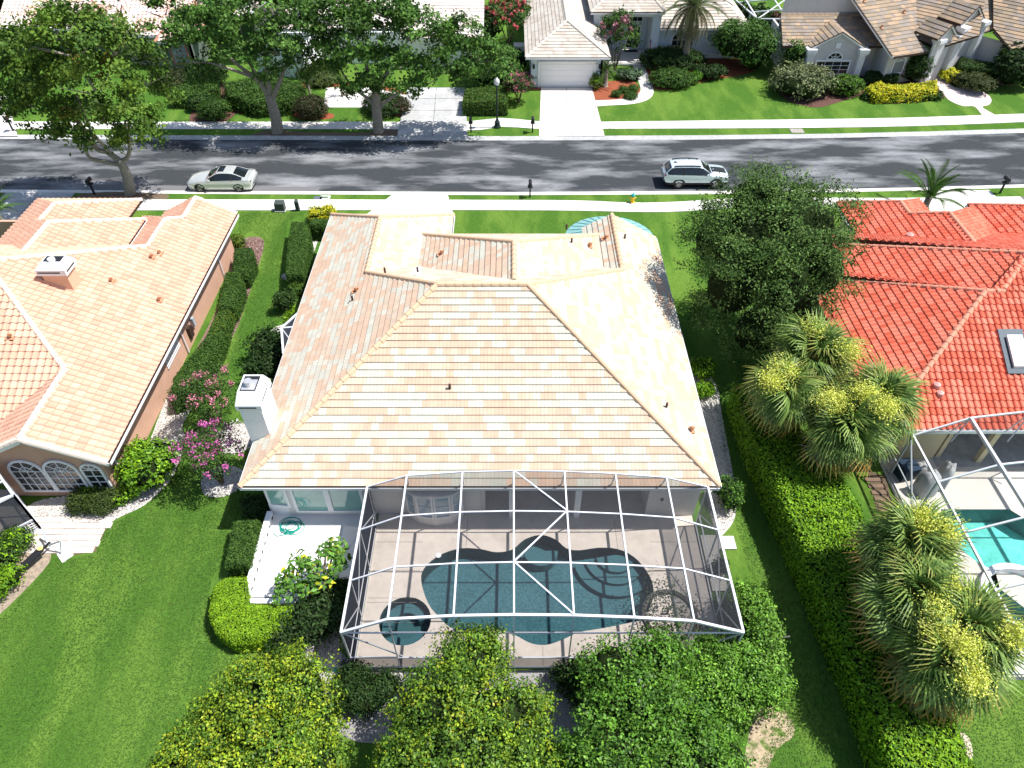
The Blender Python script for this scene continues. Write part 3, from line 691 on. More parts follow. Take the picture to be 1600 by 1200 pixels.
MB().box(-1.2,18.9,2.62,6.0,22.5,2.68).build('lanai_ceiling',stucco_cream,mh)
for x in (.0,2.9): MB().box(x-.13,18.55,.0,x+.13,18.8,2.65).build('column',stucco_w,mh)
MB().box(-1.5,18.5,2.45,6.1,18.85,2.7).build('lanai_beam',stucco_w,mh)
# front soffit band and gutters
gutter(mh,(-11.4,18.13,2.88),(8.7,18.13,2.88)); gutter(mh,(-11.42,39.5,2.88),(-11.42,18.15,2.88)); gutter(mh,(8.72,18.15,2.88),(8.72,36.9,2.88)); gutter(mh,(-3.68,36,2.88),(-3.68,39.5,2.88))
gutter(mh,(-5.22,35.9,3.73),(-5.22,33,3.73),brown_m)
# sun room windows left
window(mh,(-9.55,18.48,.62),(1,0),1.55,1.95,1,1,gm=glass_teal,fw=.12); window(mh,(-8.0,18.48,.62),(1,0),1.55,1.95,1,1,gm=glass_teal,fw=.12)
window(mh,(-10.72,18.62,.95),(1,-.12),1.0,1.65,1,1,gm=glass_teal,fw=.11)
wall(mh,(-10.78,18.62),(-9.7,18.5),.3,.95,stucco_w,t=.12)
wall(mh,(-10.78,18.70),(-9.7,18.55),.3,2.8,stucco_w,t=.12)
# bow window
bc=(-3.4,18.82); 
for k in range(4):
    a0=R(200+k*35); a1=R(200+(k+1)*35); r=1.3; q0=(bc[0]+r*math.cos(a0),bc[1]+.55*r*math.sin(a0)); q1=(bc[0]+r*math.cos(a1),bc[1]+.55*r*math.sin(a1))
    L=math.hypot(q1[0]-q0[0],q1[1]-q0[1]); wall(mh,q0,q1,0,.62,stucco_cream,t=.12); window(mh,(q0[0],q0[1],.62),(q1[0]-q0[0],q1[1]-q0[1]),L,1.55,1,2,gm=glass_blue,fw=.09)
MB().prism([(bc[0]+1.36*math.cos(R(200+k*14)),bc[1]+.8*math.sin(R(200+k*14))) for k in range(11)],2.17,2.26).build('bow_window_roof',stucco_cream,mh)
# lanai sliding doors deep in the shade
for k in range(3): window(mh,(-.9+k*2.3,22.55,.05),(1,0),2.1,2.2,2,1,fw=.06,name='sliding_door')
MB().box(6.55,18.66,1.15,6.67,18.7,1.3).build('wall_lamp',dark_m,mh)
window(mh,(8.21,22.5,1.0),(0,1),1.4,1.2,2,1)
# chimney
ch=MB(); ch.box(-11.55,20.62,0,-10.62,22.1,5.0); cho=ch.build('chimney',stucco_w,mh)
b=MB(); b.box(-11.63,20.54,4.95,-10.54,22.18,5.22); z0,z1=5.22,5.72
q=[(-11.63,20.54),(-10.54,20.54),(-10.54,22.18),(-11.63,22.18)]; r_=[(-11.5,20.85),(-10.67,20.85),(-10.67,21.95),(-11.5,21.95)]
b.hexa([(x,y,z0) for x,y in q]+[(x,y,z1) for x,y in r_]); b.build('chimney_cap',white_p,cho)
b=MB(); b.box(-11.42,20.95,5.73,-10.75,21.85,5.735); b.build('cap_opening',dark_m,cho)
b=MB(); b.box(-11.37,21.0,5.736,-10.80,21.62,5.75); b.tube([(-11.1,21.3,5.74),(-11.1,21.3,6.0)],.17,14); b.build('flue',mat('galvanised',(.6,.6,.6),rough=.4,metal=.5),cho)
b=MB(); b.box(-11.48,20.52,5.1,-10.75,20.535,5.15); b.box(-10.535,20.8,5.25,-10.525,21.6,5.29); b.build('cap_slot',dark_m,cho)
b=MB(); b.face([(-10.62,20.62,zf(mW)(-10.62,0)+.03),(-10.62,22.1,zf(mW)(-10.62,0)+.03),(-9.7,22.1,zf(mW)(-10.62,0)+.10),(-9.7,20.62,zf(mW)(-10.62,0)+.10)])
# saddle behind the chimney
sw=plane('S',20.3,3.42,.45,[(-10.62,20.5),(-9.75,20.5),(-10.62,21.6)])
for px,pl in (((703,608),mS),((1041,637),mE),((551,470),mW)):
    x,y=px_on(pl,*px); vent_pipe(mh,(x,y,zf(pl)(x,y)),.3)
for px in ((602,428),(653,427)):
    x,y=px_on(mN,px[0],px[1]); vent_pipe(mh,(x,y,zf(mN)(x,y)))
for px,pl in (((893,380),eE),((885,358),eE),((976,373),mE)):
    x,y=px_on(pl,*px); vent_pipe(mh,(x,y,zf(pl)(x,y)),.3)
for px,pl in (((556,455),mW),((689,397),eW),((920,385),eE),((945,373),bW),((1078,672),mE)):
    x,y=px_on(pl,*px); gooseneck(mh,(x,y,zf(pl)(x,y)))
b=MB(); 
for pl,pts in ((mN,((640,430),(660,408),(659,432))),(eE,((945,405),(972,427),(944,420)))):
    w_=[px_on(pl,*q) for q in pts]; b.face([(x,y,zf(pl)(x,y)+.07) for x,y in w_][::-1])
b.build('valley_flashing',white_p,mh)
# teal bay roof at the street side
b=MB(); ax,ay=5.95,36.95
for k in range(16):
    a0,a1=PI*k/16,PI*(k+1)/16; r=2.75
    b.face([(ax,ay,3.55),(ax+r*math.cos(a0),ay+r*.95*math.sin(a0),2.75),(ax+r*math.cos(a1),ay+r*.95*math.sin(a1),2.75)])
    b.bar((ax,ay,3.59),(ax+r*math.cos(a0),ay+r*.95*math.sin(a0),2.77),.02,.03)
b.build('bay_roof',copper_m,mh)
b=MB(); b.prism([(ax+2.4*math.cos(PI*k/12),ay+2.2*math.sin(PI*k/12)) for k in range(13)],0,2.72); b.build('bay_wall',stucco_cream,mh)
# ============================================================ the left neighbour
lh=thing('house',(0,0,0),'salmon stucco house with a pale orange barrel tile roof at the left edge','house')
s=.5
Z=lambda x:0
lp=[plane('E',-17.5,2.8,s,[(-20.6,19.5),(-17.5,19.5),(-17.5,23.75),(-20.6,23.75)],near=True),
 plane('E',-17.5,2.8,s,[(-17.5,23.75),(-17.5,33.85),(-20.5,33.85),(-25.6,28.75),(-20.6,23.75)],near=True),
 plane('E',-17.5,2.8,s,[(-17.5,33.85),(-17.5,36.7),(-20.5,36.7),(-20.5,33.85)]),
 plane('E',-17.5,2.8,s,[(-17.5,36.7),(-17.5,39.8),(-19.8,39.8),(-19.8,37.4),(-20.5,36.7)]),
 plane('S',20.65,2.8,s,[(-33.7,20.65),(-25.6,28.75),(-20.6,23.75),(-23.7,20.65)]),
 plane('W',-23.7,2.8,s,[(-20.6,19.5),(-20.6,23.75),(-23.7,20.65),(-23.7,19.5)]),
 plane('W',-23.7,2.7,s,[(-20.5,33.4),(-20.5,36.9),(-23.2,39.2),(-23.7,33.4)]),
 plane('W',-22.1,2.8,s,[(-19.8,37.4),(-19.8,39.8),(-22.1,39.8),(-22.1,37.4)]),
 plane('E',-22.3,3.6,s,[(-22.3,33.4),(-22.3,37.8),(-25.9,34.6),(-25.9,31.5)]),
 plane('W',-29.5,3.6,s,[(-25.9,34.6),(-25.9,31.5),(-29.5,31.5),(-29.5,38)]),
 plane('N',36.85,2.8,s,[(-25.6,28.75),(-20.5,33.85),(-33.7,33.85),(-33.7,30)]),
 plane('E',-24.2,2.8,s,[(-27.6,35),(-27.6,38.1),(-24.2,41.5),(-24.2,35)]),
 plane('W',-31,2.8,s,[(-27.6,35),(-27.6,38.1),(-31,41.5),(-31,35)]),
 plane('N',41.5,2.8,s,[(-27.6,38.1),(-24.2,41.5),(-31,41.5)])]
lc=[(P3(lp[1],-20.6,19.5),P3(lp[1],-20.6,23.75)),(P3(lp[1],-20.6,23.75),P3(lp[1],-25.6,28.75)),(P3(lp[1],-25.6,28.75),P3(lp[1],-20.5,33.85)),
 (P3(lp[2],-20.5,33.85),P3(lp[2],-20.5,36.7)),(P3(lp[3],-20.5,36.7),P3(lp[3],-19.8,37.4)),(P3(lp[3],-19.8,37.4),P3(lp[3],-19.8,39.8)),
 (P3(lp[8],-25.9,31.5),P3(lp[8],-25.9,34.6)),(P3(lp[8],-25.9,34.6),P3(lp[8],-22.3,37.8)),(P3(lp[11],-27.6,35.5),P3(lp[11],-27.6,38.1)),(P3(lp[11],-27.6,38.1),P3(lp[11],-24.2,41.5)),
 (P3(lp[4],-33.7,20.65),P3(lp[4],-25.6,28.75)),(P3(lp[0],-17.5,19.5),P3(lp[0],-20.6,19.5)),(P3(lp[5],-23.7,19.5),P3(lp[5],-20.6,19.5)),(P3(lp[3],-17.5,39.8),P3(lp[3],-19.8,39.8))]
lpr=[plane('E',-17.5,2.8,.5,[(-17.5,19.5),(-17.5,39.8),(-19.8,39.8),(-19.8,37.4),(-20.5,36.7),(-20.5,33.85),(-25.6,28.75),(-20.6,23.75),(-20.6,19.5)],near=True)]+lp[4:]
make_roof(lh,lpr,'s',[(.68,.405,.285),(.70,.43,.31),(.66,.37,.26)],w=.34,h=.36,n_near=300,run=.8,caps=lc,cap_col=(.80,.66,.56),stagger=0)
wall(lh,(-18.2,20.0),(-18.2,39.3),0,2.75,stucco_s); gable_wall(lh,(-23.0,19.8),(-18.1,19.8),0,2.65,4.0,stucco_s,apex=.49)
wall(lh,(-23.1,23.5),(-23.1,19.9),0,2.7,stucco_s); wall(lh,(-34,21.2),(-23.2,21.2),0,2.75,stucco_s); wall(lh,(-18.3,39.2),(-33,39.2),0,2.7,stucco_s)
gutter(lh,(-17.48,19.5,2.78),(-17.48,39.8,2.78)); gutter(lh,(-22.28,34,3.58),(-22.28,37.8,3.58))
b=MB(); b.bar((-17.5,19.47,2.66),(-20.6,19.47,4.21),.04,.2); b.bar((-20.6,19.47,4.21),(-23.7,19.47,2.66),.04,.2); b.build('rake_board',white_p,lh)
window(lh,(-22.35,19.76,.42),(1,0),1.55,1.45,4,3,arch=.78,fw=.11); window(lh,(-20.80,19.76,.42),(1,0),1.55,1.45,4,3,arch=.78,fw=.11)
window(lh,(-19.15,19.76,.62),(1,0),.95,1.35,2,3,arch=.45,fw=.10)
# trellis vent and downspouts on the side wall
b=MB()
for k in range(12): b.bar((-18.17,27.3+k*.16,1.0),(-18.17,27.3+k*.16,2.3),.03,.05); 
for k in range(9): b.bar((-18.15,27.25,1.05+k*.15),(-18.15,29.15,1.05+k*.15),.03,.05)
b.build('lattice_panel',white_p,lh)
for y in (20.6,29.6,36.6): MB().bar((-17.62,y,2.6),(-18.12,y,2.1),.07).bar((-18.12,y,2.1),(-18.12,y,.1),.07).build('downspout',white_p,lh)
b=MB(); b.box(-18.19,30.3,.5,-18.02,30.7,1.2); b.build('meter_box',brown_m,lh); MB().box(-18.19,31.0,.8,-18.0,31.25,1.35).build('meter_box',grey_al,lh)
# its chimney
cx,cy=px_on(lp[1],104,452); b=MB(); b.box(cx-.85,cy,zf(lp[1])(cx,0)-1,cx+.35,cy+.85,6.15); co=b.build('chimney',mat('peach_stucco',(.68,.43,.29),rough=.85,var=.05,scale=3),lh)
b=MB(); b.box(cx-.98,cy-.12,6.1,cx+.48,cy+.98,6.42); b.hexa([(cx-.98,cy-.12,6.42),(cx+.48,cy-.12,6.42),(cx+.48,cy+.98,6.42),(cx-.98,cy+.98,6.42),(cx-.75,cy+.05,6.66),(cx+.25,cy+.05,6.66),(cx+.25,cy+.82,6.66),(cx-.75,cy+.82,6.66)]); b.build('chimney_cap',white_p,co)
b=MB(); b.box(cx-.9,cy-.125,6.24,cx+.2,cy-.118,6.32); b.box(cx+.482,cy+.0,6.24,cx+.486,cy+.8,6.32); b.box(cx-.68,cy+.3,6.661,cx+.18,cy+.78,6.668); b.build('cap_slot',dark_m,co)
MB().tube([(cx-.25,cy+.38,6.66),(cx-.25,cy+.38,6.8)],.17,14).build('flue',white_p,co)
for px in ((249,397),(174,440),(249,470),(237,403)):
    x,y=px_on(lp[1],*px); gooseneck(lh,(x,y,lp[1]['z0']+.5*(-17.5-x)+.02))
x,y=px_on(lp[4],17,527); gooseneck(lh,(x,y,zf(lp[4])(x,y)))
# ============================================================ the right neighbour (red)
rh=thing('house',(0,0,0),'yellow stucco house with a bright red barrel tile roof and skylight at the right edge','house')
rp=[plane('S',21.4,2.8,s,[(16.7,21.4),(22.9,27.6),(36,27.6),(36,21.4)],near=True),
 plane('S',21.4,2.8,s,[(23.1,27.6),(25.2,29.5),(36,29.5),(36,27.6)]),
 plane('W',16.7,2.8,s,[(16.7,21.4),(22.9,27.6),(17.9,31.9),(16.7,32.9)],near=True),
 plane('N',27.5,5.9,s,[(22.9,27.6),(17.9,31.9),(16.7,32.9),(19,33.2),(24,29)]),
 plane('W',17.5,2.8,s,[(17.5,31.5),(23.0,27.4),(23.8,27.7),(25.5,29.5),(17.5,36.4)]),
 plane('W',21.1,2.8,s,[(21.1,37.5),(21.1,41.15),(23.85,38.9),(23.85,37.5)]),
 plane('W',21.1,2.8,s,[(21.1,33),(21.1,37.5),(23.85,37.5),(25.4,36.3),(25.4,33)]),
 plane('E',26.6,2.8,s,[(23.85,37.0),(23.85,38.9),(26.6,41.6),(26.6,37.0)]),
 plane('E',29.7,2.8,s,[(25.4,33),(25.4,36.3),(29.7,40.6),(29.7,33)]),
 plane('W',29.5,2.8,s,[(29.5,36.3),(29.5,40.9),(34,36.8),(34,36.3)]),
 plane('N',29.5,6.8,s,[(25.5,29.5),(36,29.5),(36,37),(17.6,36.6)]),
 plane('N',41.1,2.8,s,[(21.1,41.15),(23.85,38.9),(26.6,41.6)]),
 plane('W',29.5,2.8,s,[(29.5,36.3),(34,36.3),(34,30),(29.5,30)])]
rc=[(P3(rp[2],16.7,21.4),P3(rp[2],22.9,27.6)),(P3(rp[2],22.9,27.6),P3(rp[2],17.9,31.9)),(P3(rp[0],22.9,27.6),P3(rp[0],23.9,27.6)),(P3(rp[4],23.8,27.7),P3(rp[4],25.5,29.5)),
 (P3(rp[4],25.5,29.5),P3(rp[4],17.5,36.4)),(P3(rp[5],21.1,41.15),P3(rp[5],23.85,38.9)),(P3(rp[5],23.85,38.9),P3(rp[5],23.85,37.5)),(P3(rp[6],23.85,37.5),P3(rp[6],25.4,36.3)),
 (P3(rp[6],25.4,36.3),P3(rp[6],25.4,33)),(P3(rp[9],29.5,40.9),P3(rp[9],34,36.8))]
make_roof(rh,rp,'s',[(.72,.165,.10),(.75,.22,.145),(.63,.13,.075),(.70,.19,.12)],w=.30,h=.345,n_near=300,run=.8,caps=rc,cap_col=(.68,.30,.20),stagger=0)
gutter(rh,(16.68,33,2.78),(16.68,21.4,2.78)); gutter(rh,(16.7,21.38,2.78),(36,21.38,2.78)); gutter(rh,(21.08,41.1,2.78),(21.08,37,2.78)); gutter(rh,(29.48,40.9,2.78),(29.48,36,2.78))
wall(rh,(17.3,22.0),(20.4,22.0),0,2.7,stucco_y); wall(rh,(20.4,25.2),(36,25.2),0,2.7,stucco_y); wall(rh,(20.6,25.2),(20.6,22.1),0,2.7,stucco_y); wall(rh,(17.3,33),(17.3,22.1),0,2.7,stucco_y,t=-.2)
wall(rh,(21.8,40.6),(21.8,33),0,2.7,stucco_y,t=-.2); wall(rh,(30.1,40.3),(30.1,36),0,2.7,stucco_y,t=-.2)
sheet('lanai_floor',[(20.4,21.5),(36,21.5),(36,25.2),(20.4,25.2)],.02,conc_grey)
MB().box(22.4,21.75,0,22.65,22.0,2.65).build('column',stucco_y,rh)
MB().box(20.5,21.65,2.5,36,22.0,2.75).build('lanai_beam',stucco_w,rh)
# skylight
k0=rp[0]; c=px_on(k0,1583,552); cz=lambda x,y,dz:(x,y,zf(k0)(x,y)+dz)
b=MB(); x0,x1,y0,y1=c[0]-.55,c[0]+.62,c[1]-1.0,c[1]+1.0
def slab_on(b,x0,x1,y0,y1,z0,z1): b.hexa([cz(x0,y0,z0),cz(x1,y0,z0),cz(x1,y1,z0),cz(x0,y1,z0),cz(x0,y0,z1),cz(x1,y0,z1),cz(x1,y1,z1),cz(x0,y1,z1)])
slab_on(b,x0,x1,y0,y1,.05,.145); sk=b.build('skylight',lead_m,rh)
b=MB(); slab_on(b,x0+.28,x1-.18,y0+.22,y1-.38,.14,.30); b.build('skylight_dome',mat('acrylic_dome',(.85,.85,.82),rough=.25,var=.03),sk)
for px,pl in (((1462,605),rp[0]),((1467,618),rp[0])):
    x,y=px_on(pl,*px); MB().lathe([(.16,0),(.16,.2),(.02,.28)],(x,y,zf(pl)(x,y)),12).build('roof_vent',mat('pink_vent',(.6,.36,.32),rough=.7),rh)
x,y=px_on(rp[6],1420,371); MB().lathe([(.2,0),(.22,.22),(.02,.36)],(x,y,zf(rp[6])(x,y)),12).build('roof_vent',MATS['pink_vent'],rh)
# ============================================================ far white house with the garage (top, middle)
fh=thing('house',(0,0,0),'pale blue stucco house with a cream tile roof and double garage door across the street','house')
s=.5
yG=66.0
fp=[plane('S',yG,2.9,s,[(1.2,yG),(8.85,yG),(5.03,yG+3.83)]),
 plane('W',1.2,2.9,s,[(1.2,yG),(5.03,yG+3.83),(5.03,92),(1.2,92)]),
 plane('E',8.85,2.9,s,[(8.85,yG),(5.03,yG+3.83),(5.03,92),(8.85,79)]),
 plane('S',73.0,4.55,s,[(7.6,73.0),(14.5,73.0),(14.5,79),(13.2,79.8),(11.1,81),(7.6,73.5)]),
 plane('W',7.5,4.55,s,[(7.5,73.0),(11.8,77.3),(11.8,92),(7.5,92)]),
 plane('S',73.0,4.55,s,[(7.5,73.0),(14.6,73.0),(14.6,79.5),(11.8,77.3)]),
 plane('S',73.3,3.0,s,[(14.4,73.3),(23.2,73.3),(20.2,77.4),(14.4,79)]),
 plane('E',23.4,3.0,s,[(23.3,73.3),(20.2,77.2),(20.2,84),(23.3,84)]),
 plane('S',77,3.8,s,[(10.5,77),(20.4,77),(20.4,84),(10.5,92)])]
del fp[3]
fc=[(P3(fp[0],1.2,yG),P3(fp[0],5.03,yG+3.83)),(P3(fp[0],8.85,yG),P3(fp[0],5.03,yG+3.83)),(P3(fp[1],5.03,yG+3.83),P3(fp[1],5.03,90)),(P3(fp[3],7.5,73),P3(fp[3],11.8,77.3)),(P3(fp[4],14.6,73.05),P3(fp[4],11.8,77.3))]
make_roof(fh,fp,'flat',[(.55,.49,.42),(.50,.43,.36),(.58,.53,.46)],w=.33,h=.37,caps=fc,cap_col=(.6,.55,.48),run=.6,far=True)
wall(fh,(1.75,yG+.68),(8.3,yG+.68),0,2.8,stucco_b); wall(fh,(8.3,yG+.68),(8.3,78),0,2.8,stucco_b); wall(fh,(1.75,90),(1.75,yG+.7),0,2.8,stucco_b)
b=MB(); y=yG+.64
o=MB().box(2.62,y-.01,0,7.48,y+.03,2.13).build('garage_door',white_p,fh)
for k in range(4):
    for j in range(4): MB().box(2.66+j*1.205,y-.03,.05+k*.52,2.66+j*1.205+1.15,y-.01,.05+k*.52+.46).build('door_panel',white_p,o)
b=MB(); b.box(2.38,y-.05,0,2.60,y+.03,2.35); b.box(7.5,y-.05,0,7.72,y+.03,2.35); b.box(2.6,y-.05,2.15,7.5,y+.03,2.35); b.build('door_surround',white_p,fh)
for x in (2.0,8.02): MB().box(x-.09,y-.12,1.7,x+.09,y+.03,2.05).build('wall_lamp',dark_m,fh)
gutter(fh,(1.2,yG-.02,2.9),(8.85,yG-.02,2.9)); gutter(fh,(7.5,72.98,4.5),(14.6,72.98,4.5)); gutter(fh,(14.4,73.28,2.98),(23.3,73.28,2.98))
wall(fh,(8.0,76.2),(14.3,76.2),0,4.5,stucco_b); wall(fh,(14.3,73.9),(22.7,73.9),0,2.95,stucco_b); wall(fh,(22.7,73.9),(22.7,84),0,2.95,stucco_b)
MB().box(7.9,73.35,0,8.75,74.0,4.4).build('column',stucco_b,fh); MB().box(13.6,73.35,0,14.4,76.0,4.4).build('column',stucco_b,fh)
MB().box(8.7,73.4,4.0,13.6,73.9,4.5).build('entry_beam',white_p,fh)
window(fh,(9.1,76.18,1.9),(1,0),.95,1.2,2,2,arch=.48,split=False); window(fh,(10.15,76.18,1.9),(1,0),.95,1.2,2,2,arch=.48,split=False)
window(fh,(11.5,76.18,2.7),(1,0),1.6,1.3,3,2,split=False); window(fh,(11.55,76.18,.1),(1,0),1.5,2.3,2,1,split=False,fw=.14,name='front_door')
window(fh,(15.7,73.88,.5),(1,0),2.3,1.25,2,2,arch=.95,split=False,fw=.16)
b=MB(); b.lathe([(.52,0),(.52,.05),(.36,.05),(.36,0)],(0,0,0),24); o=b.build('round_window',white_p,fh); o.matrix_local=Matrix.Translation((19.6,73.88,1.95))@Matrix.Rotation(R(90),4,'X')
b=MB(); b.lathe([(.37,.01),(.0,.012)],(0,0,0),20); g=b.build('pane',glass_blue,o)
MB().box(14.4,73.82,.02,22.7,73.89,.45).build('base_band',white_p,fh)
# porch slab and flag
MB().box(8.4,71.9,0,13.6,76,.12).build('porch_slab',conc,fh)
fx=at(1021,78,1.5); fo=thing('flag',(13.55,73.2,1.3),'striped red, white and blue flag on the porch column of the pale blue house','flag')
MB().bar((0,0,0),(0,-.45,.9),.03).build('pole',white_p,fo)
for k in range(7): MB().box(-.02,-.42+k*.05,-.1 if k>2 else -.1,.03,-.38+k*.05,.75-(.25 if k<3 else 0)).build('stripe',mat('flag_red',(.55,.03,.04)) if k%2==0 else white_p,fo)
MB().box(-.025,-.42,.45,.04,-.26,.85).build('canton',mat('flag_blue',(.02,.04,.2)),fo)
# ============================================================ far grey house on the right
gh=thing('house',(0,0,0),'grey stucco house with a mottled brown tile roof and columned entry, top right corner','house')
def pxplane(d,ref_px,z0,s,px):
    p=plane(d,atxy(*ref_px,z0),z0,s,[]); p['poly']=[px_on(p,u,v) for u,v in px]; return p
dA=(.36,-.93); dB=(-.66,-.75)
gp=[plane('S',68.6,3.0,.43,[(25.0,68.6),(34.3,68.6),(33.1,72.3),(25.4,72.3)]),
 pxplane(dA,(1395,88),3.0,.5,[(1333,-3),(1396,89),(1452,80),(1432,60),(1431,-70),(1360,-70)]),
 pxplane(dB,(1465,75),3.0,.5,[(1431,-70),(1431,60),(1465,75),(1530,55),(1551,-70)]),
 pxplane(dA,(1552,46),3.6,.5,[(1500,25),(1551,-70),(1553,46),(1530,52)]),
 pxplane(dB,(1580,76),3.0,.5,[(1552,-70),(1552,44),(1580,77),(1640,70),(1640,-70)])]
# little gables: front window gable and the entry gables
def small_gable(house,c,u,w,z0,rise,depth,cap=True):
    """c centre of the front, u along the front; back along depth"""
    u=Vector((*u,0)).normalized(); n=Vector((-u.y,u.x,0)); c=Vector((*c,0)); hw=w/2; sl=rise/hw
    L=c-u*hw; Rr=c+u*hw; k=lambda p:(p.x,p.y)
    pl=[plane((-u.x,-u.y),k(L),z0,sl,[k(L),k(c),k(c+n*depth),k(L+n*depth)]),plane((u.x,u.y),k(Rr),z0,sl,[k(c),k(Rr),k(Rr+n*depth),k(c+n*depth)])]
    gable_wall(house,k(L+u*.12+n*.2),k(Rr-u*.12+n*.2),0,z0+.02,z0+rise-.12,stucco_g)
    b=MB(); A=L+Vector((0,0,z0-.10)); T=c+Vector((0,0,z0+rise-.10)); B=Rr+Vector((0,0,z0-.10)); b.bar(A,T,.05,.16); b.bar(T,B,.05,.16); b.build('rake_board',white_p,house)
    b=MB(); A=A-n*.05+Vector((0,0,.12)); T=T-n*.05+Vector((0,0,.12)); B=B-n*.05+Vector((0,0,.12)); b.bar(A,T,.06,.07); b.bar(T,B,.06,.07); b.build('drip_edge',brown_m,house)
    return pl
gp+=small_gable(gh,(29.9,68.0),(1,0),5.0,3.05,1.35,3.2)
e1=Vector((.78,.62)); 
gp+=small_gable(gh,(39.4,67.7),(.87,.49),2.6,4.1,1.0,2.5); gp+=small_gable(gh,(42.4,69.9),(.87,.49),3.2,4.7,1.3,2.5)
brn=[(.34,.26,.18),(.26,.21,.16),(.42,.30,.20),(.30,.25,.21)]
make_roof(gh,gp,'flat',brn,w=.42,h=.42,run=.6,far=True,caps=[(P3(gp[0],25.4,72.3),P3(gp[0],33.1,72.3))],cap_col=(.3,.24,.18))
wall(gh,(26.0,69.3),(34.0,69.3),0,3.0,stucco_g); wall(gh,(26.0,76),(26.0,69.4),0,3.0,stucco_g); wall(gh,(25.6,72.5),(33.8,72.5),3.0,6.6,stucco_g)
wall(gh,(34.4,66.9),(38.0,68.3),0,3.0,stucco_g); wall(gh,(34.0,72),(34.4,66.9),0,3.1,stucco_g); 
wall(gh,(44.0,71.9),(46.4,69.2),0,2.95,stucco_g); wall(gh,(46.4,69.2),(54,74),0,2.95,stucco_g)
g0=at(1395,88,3.05); b=MB(); a=Vector(P3(gp[1],*px_on(gp[1],1333,-3))); c=Vector(P3(gp[1],*px_on(gp[1],1396,89))); b.bar(a+Vector((-.05,0,-.1)),c+Vector((-.05,0,-.1)),.08,.22); b.build('rake_board',white_p,gh)
b=MB(); b.bar(a+Vector((-.1,0,.03)),c+Vector((-.1,0,.03)),.08,.08); b.build('drip_edge',brown_m,gh)
for A,B,pl in (((25.0,68.58),(34.3,68.58),gp[0]),):
    gutter(gh,(*A,3.0),(*B,3.0),brown_m)
for pl,q0,q1 in ((gp[1],(1396,89),(1452,80)),(gp[2],(1432,61),(1465,76)),(gp[4],(1553,48),(1580,77))):
    a=Vector(P3(pl,*px_on(pl,*q0))); c=Vector(P3(pl,*px_on(pl,*q1))); gutter(gh,a,c,brown_m)
window(gh,(28.3,68.18,.55),(1,0),3.3,1.35,4,3,arch=0,split=False,fw=.14); window(gh,(29.2,68.17,1.92),(1,0),1.5,.10,1,1,arch=.6,split=False,fw=.1)
MB().box(29.7,68.10,2.95,30.15,68.16,3.45).build('gable_vent',white_p,gh)
window(gh,(35.0,67.12,.9),(.93,.36),1.5,1.2,1,1,arch=.35,split=False,fw=.14,gm=mat('shutter',(.25,.27,.27),rough=.6))
def pilaster(house,x,y,z1,w=.55,rz=0):
    b=MB(); b.box(-w/2-.08,-w/2-.08,0,w/2+.08,w/2+.08,.5); b.box(-w/2,-w/2,.5,w/2,w/2,z1-.5)
    for k in range(4): b.box(-w/2+.06+k*w/4.2,-w/2-.03,.55,-w/2+.12+k*w/4.2,-w/2,z1-.55)
    b.box(-w/2-.1,-w/2-.1,z1-.5,w/2+.1,w/2+.1,z1-.3); b.box(-w/2-.18,-w/2-.18,z1-.3,w/2+.18,w/2+.18,z1)
    o=b.build('column',white_p,house); o.location=(x,y,0); o.rotation_euler=(0,0,rz); return o
pilaster(gh,32.3,68.0,3.0); pilaster(gh,27.5,68.0,3.0)
for x,y,z in ((38.9,67.9,3.9),(41.1,69.0,3.9),(41.4,69.2,4.5),(44.0,70.8,4.5)): pilaster(gh,x,y,z,rz=R(29))
window(gh,(40.9,70.3,.1),(.87,.49),1.1,2.6,1,3,split=False,fw=.12,name='front_door')
MB().prism([(38.4,67.9),(44.6,71.3),(43.4,73.2),(37.6,70)],0,.06).build('porch_slab',conc,gh)
for px,pl in (((1411,20),gp[1]),((1376,44),gp[1]),((1349,3),gp[1])):
    x,y=px_on(pl,*px); gooseneck(gh,(x,y,zf(pl)(x,y)))
# ============================================================ far house behind the second and third oaks
eh=thing('house',(0,0,0),'white house with a pale tile roof mostly hidden behind the two far oaks','house')
ep=[plane('S',70.9,2.9,.45,[(-10.6,70.9),(-2.7,70.9),(-2.7,86),(-10.6,86)]),
 plane('S',73.4,2.9,.5,[(-25,73.4),(-10.2,73.4),(-10.2,88),(-29,88)]),
 plane('W',-28.2,3.0,.5,[(-28.2,72.2),(-24.6,72.2),(-20.5,76),(-20.5,88),(-28.2,88)]),
 plane('E',-17.3,3.2,.6,[(-20.0,74.0),(-17.3,74.0),(-17.3,79),(-20.0,79)]),plane('W',-22.7,3.2,.6,[(-22.7,74.0),(-20.0,74.0),(-20.0,79),(-22.7,79)])]
make_roof(eh,ep,'flat',[(.70,.62,.56),(.74,.69,.64),(.68,.56,.50)],w=.42,h=.42,run=.6,far=True,base_m=white_p)
wall(eh,(-10.2,71.6),(-3.1,71.6),0,2.85,stucco_w); wall(eh,(-3.1,71.6),(-3.1,85),0,2.85,stucco_w); wall(eh,(-24.6,72.4),(-10.2,72.6),0,2.9,stucco_w)
wall(eh,(-24.6,70.2),(-19.5,68.4),0,3.0,stucco_w); wall(eh,(-19.5,68.4),(-18.6,72.4),0,3.0,stucco_w); gable_wall(eh,(-22.4,74.2),(-17.6,74.2),2.0,3.2,4.7,stucco_w)
window(eh,(-21.6,69.1,1.2),(.94,-.34),1.5,1.2,2,2,split=False)
MB().box(-8.9,71.5,0,-4.1,71.58,2.15).build('garage_door',white_p,eh)
b=MB(); b.bar((-20,73.95,4.85),(-22.8,73.95,3.15),.1,.2); b.bar((-20,73.95,4.85),(-17.2,73.95,3.15),.1,.2); b.build('rake_board',mat('taupe_trim',(.25,.2,.17)),eh)
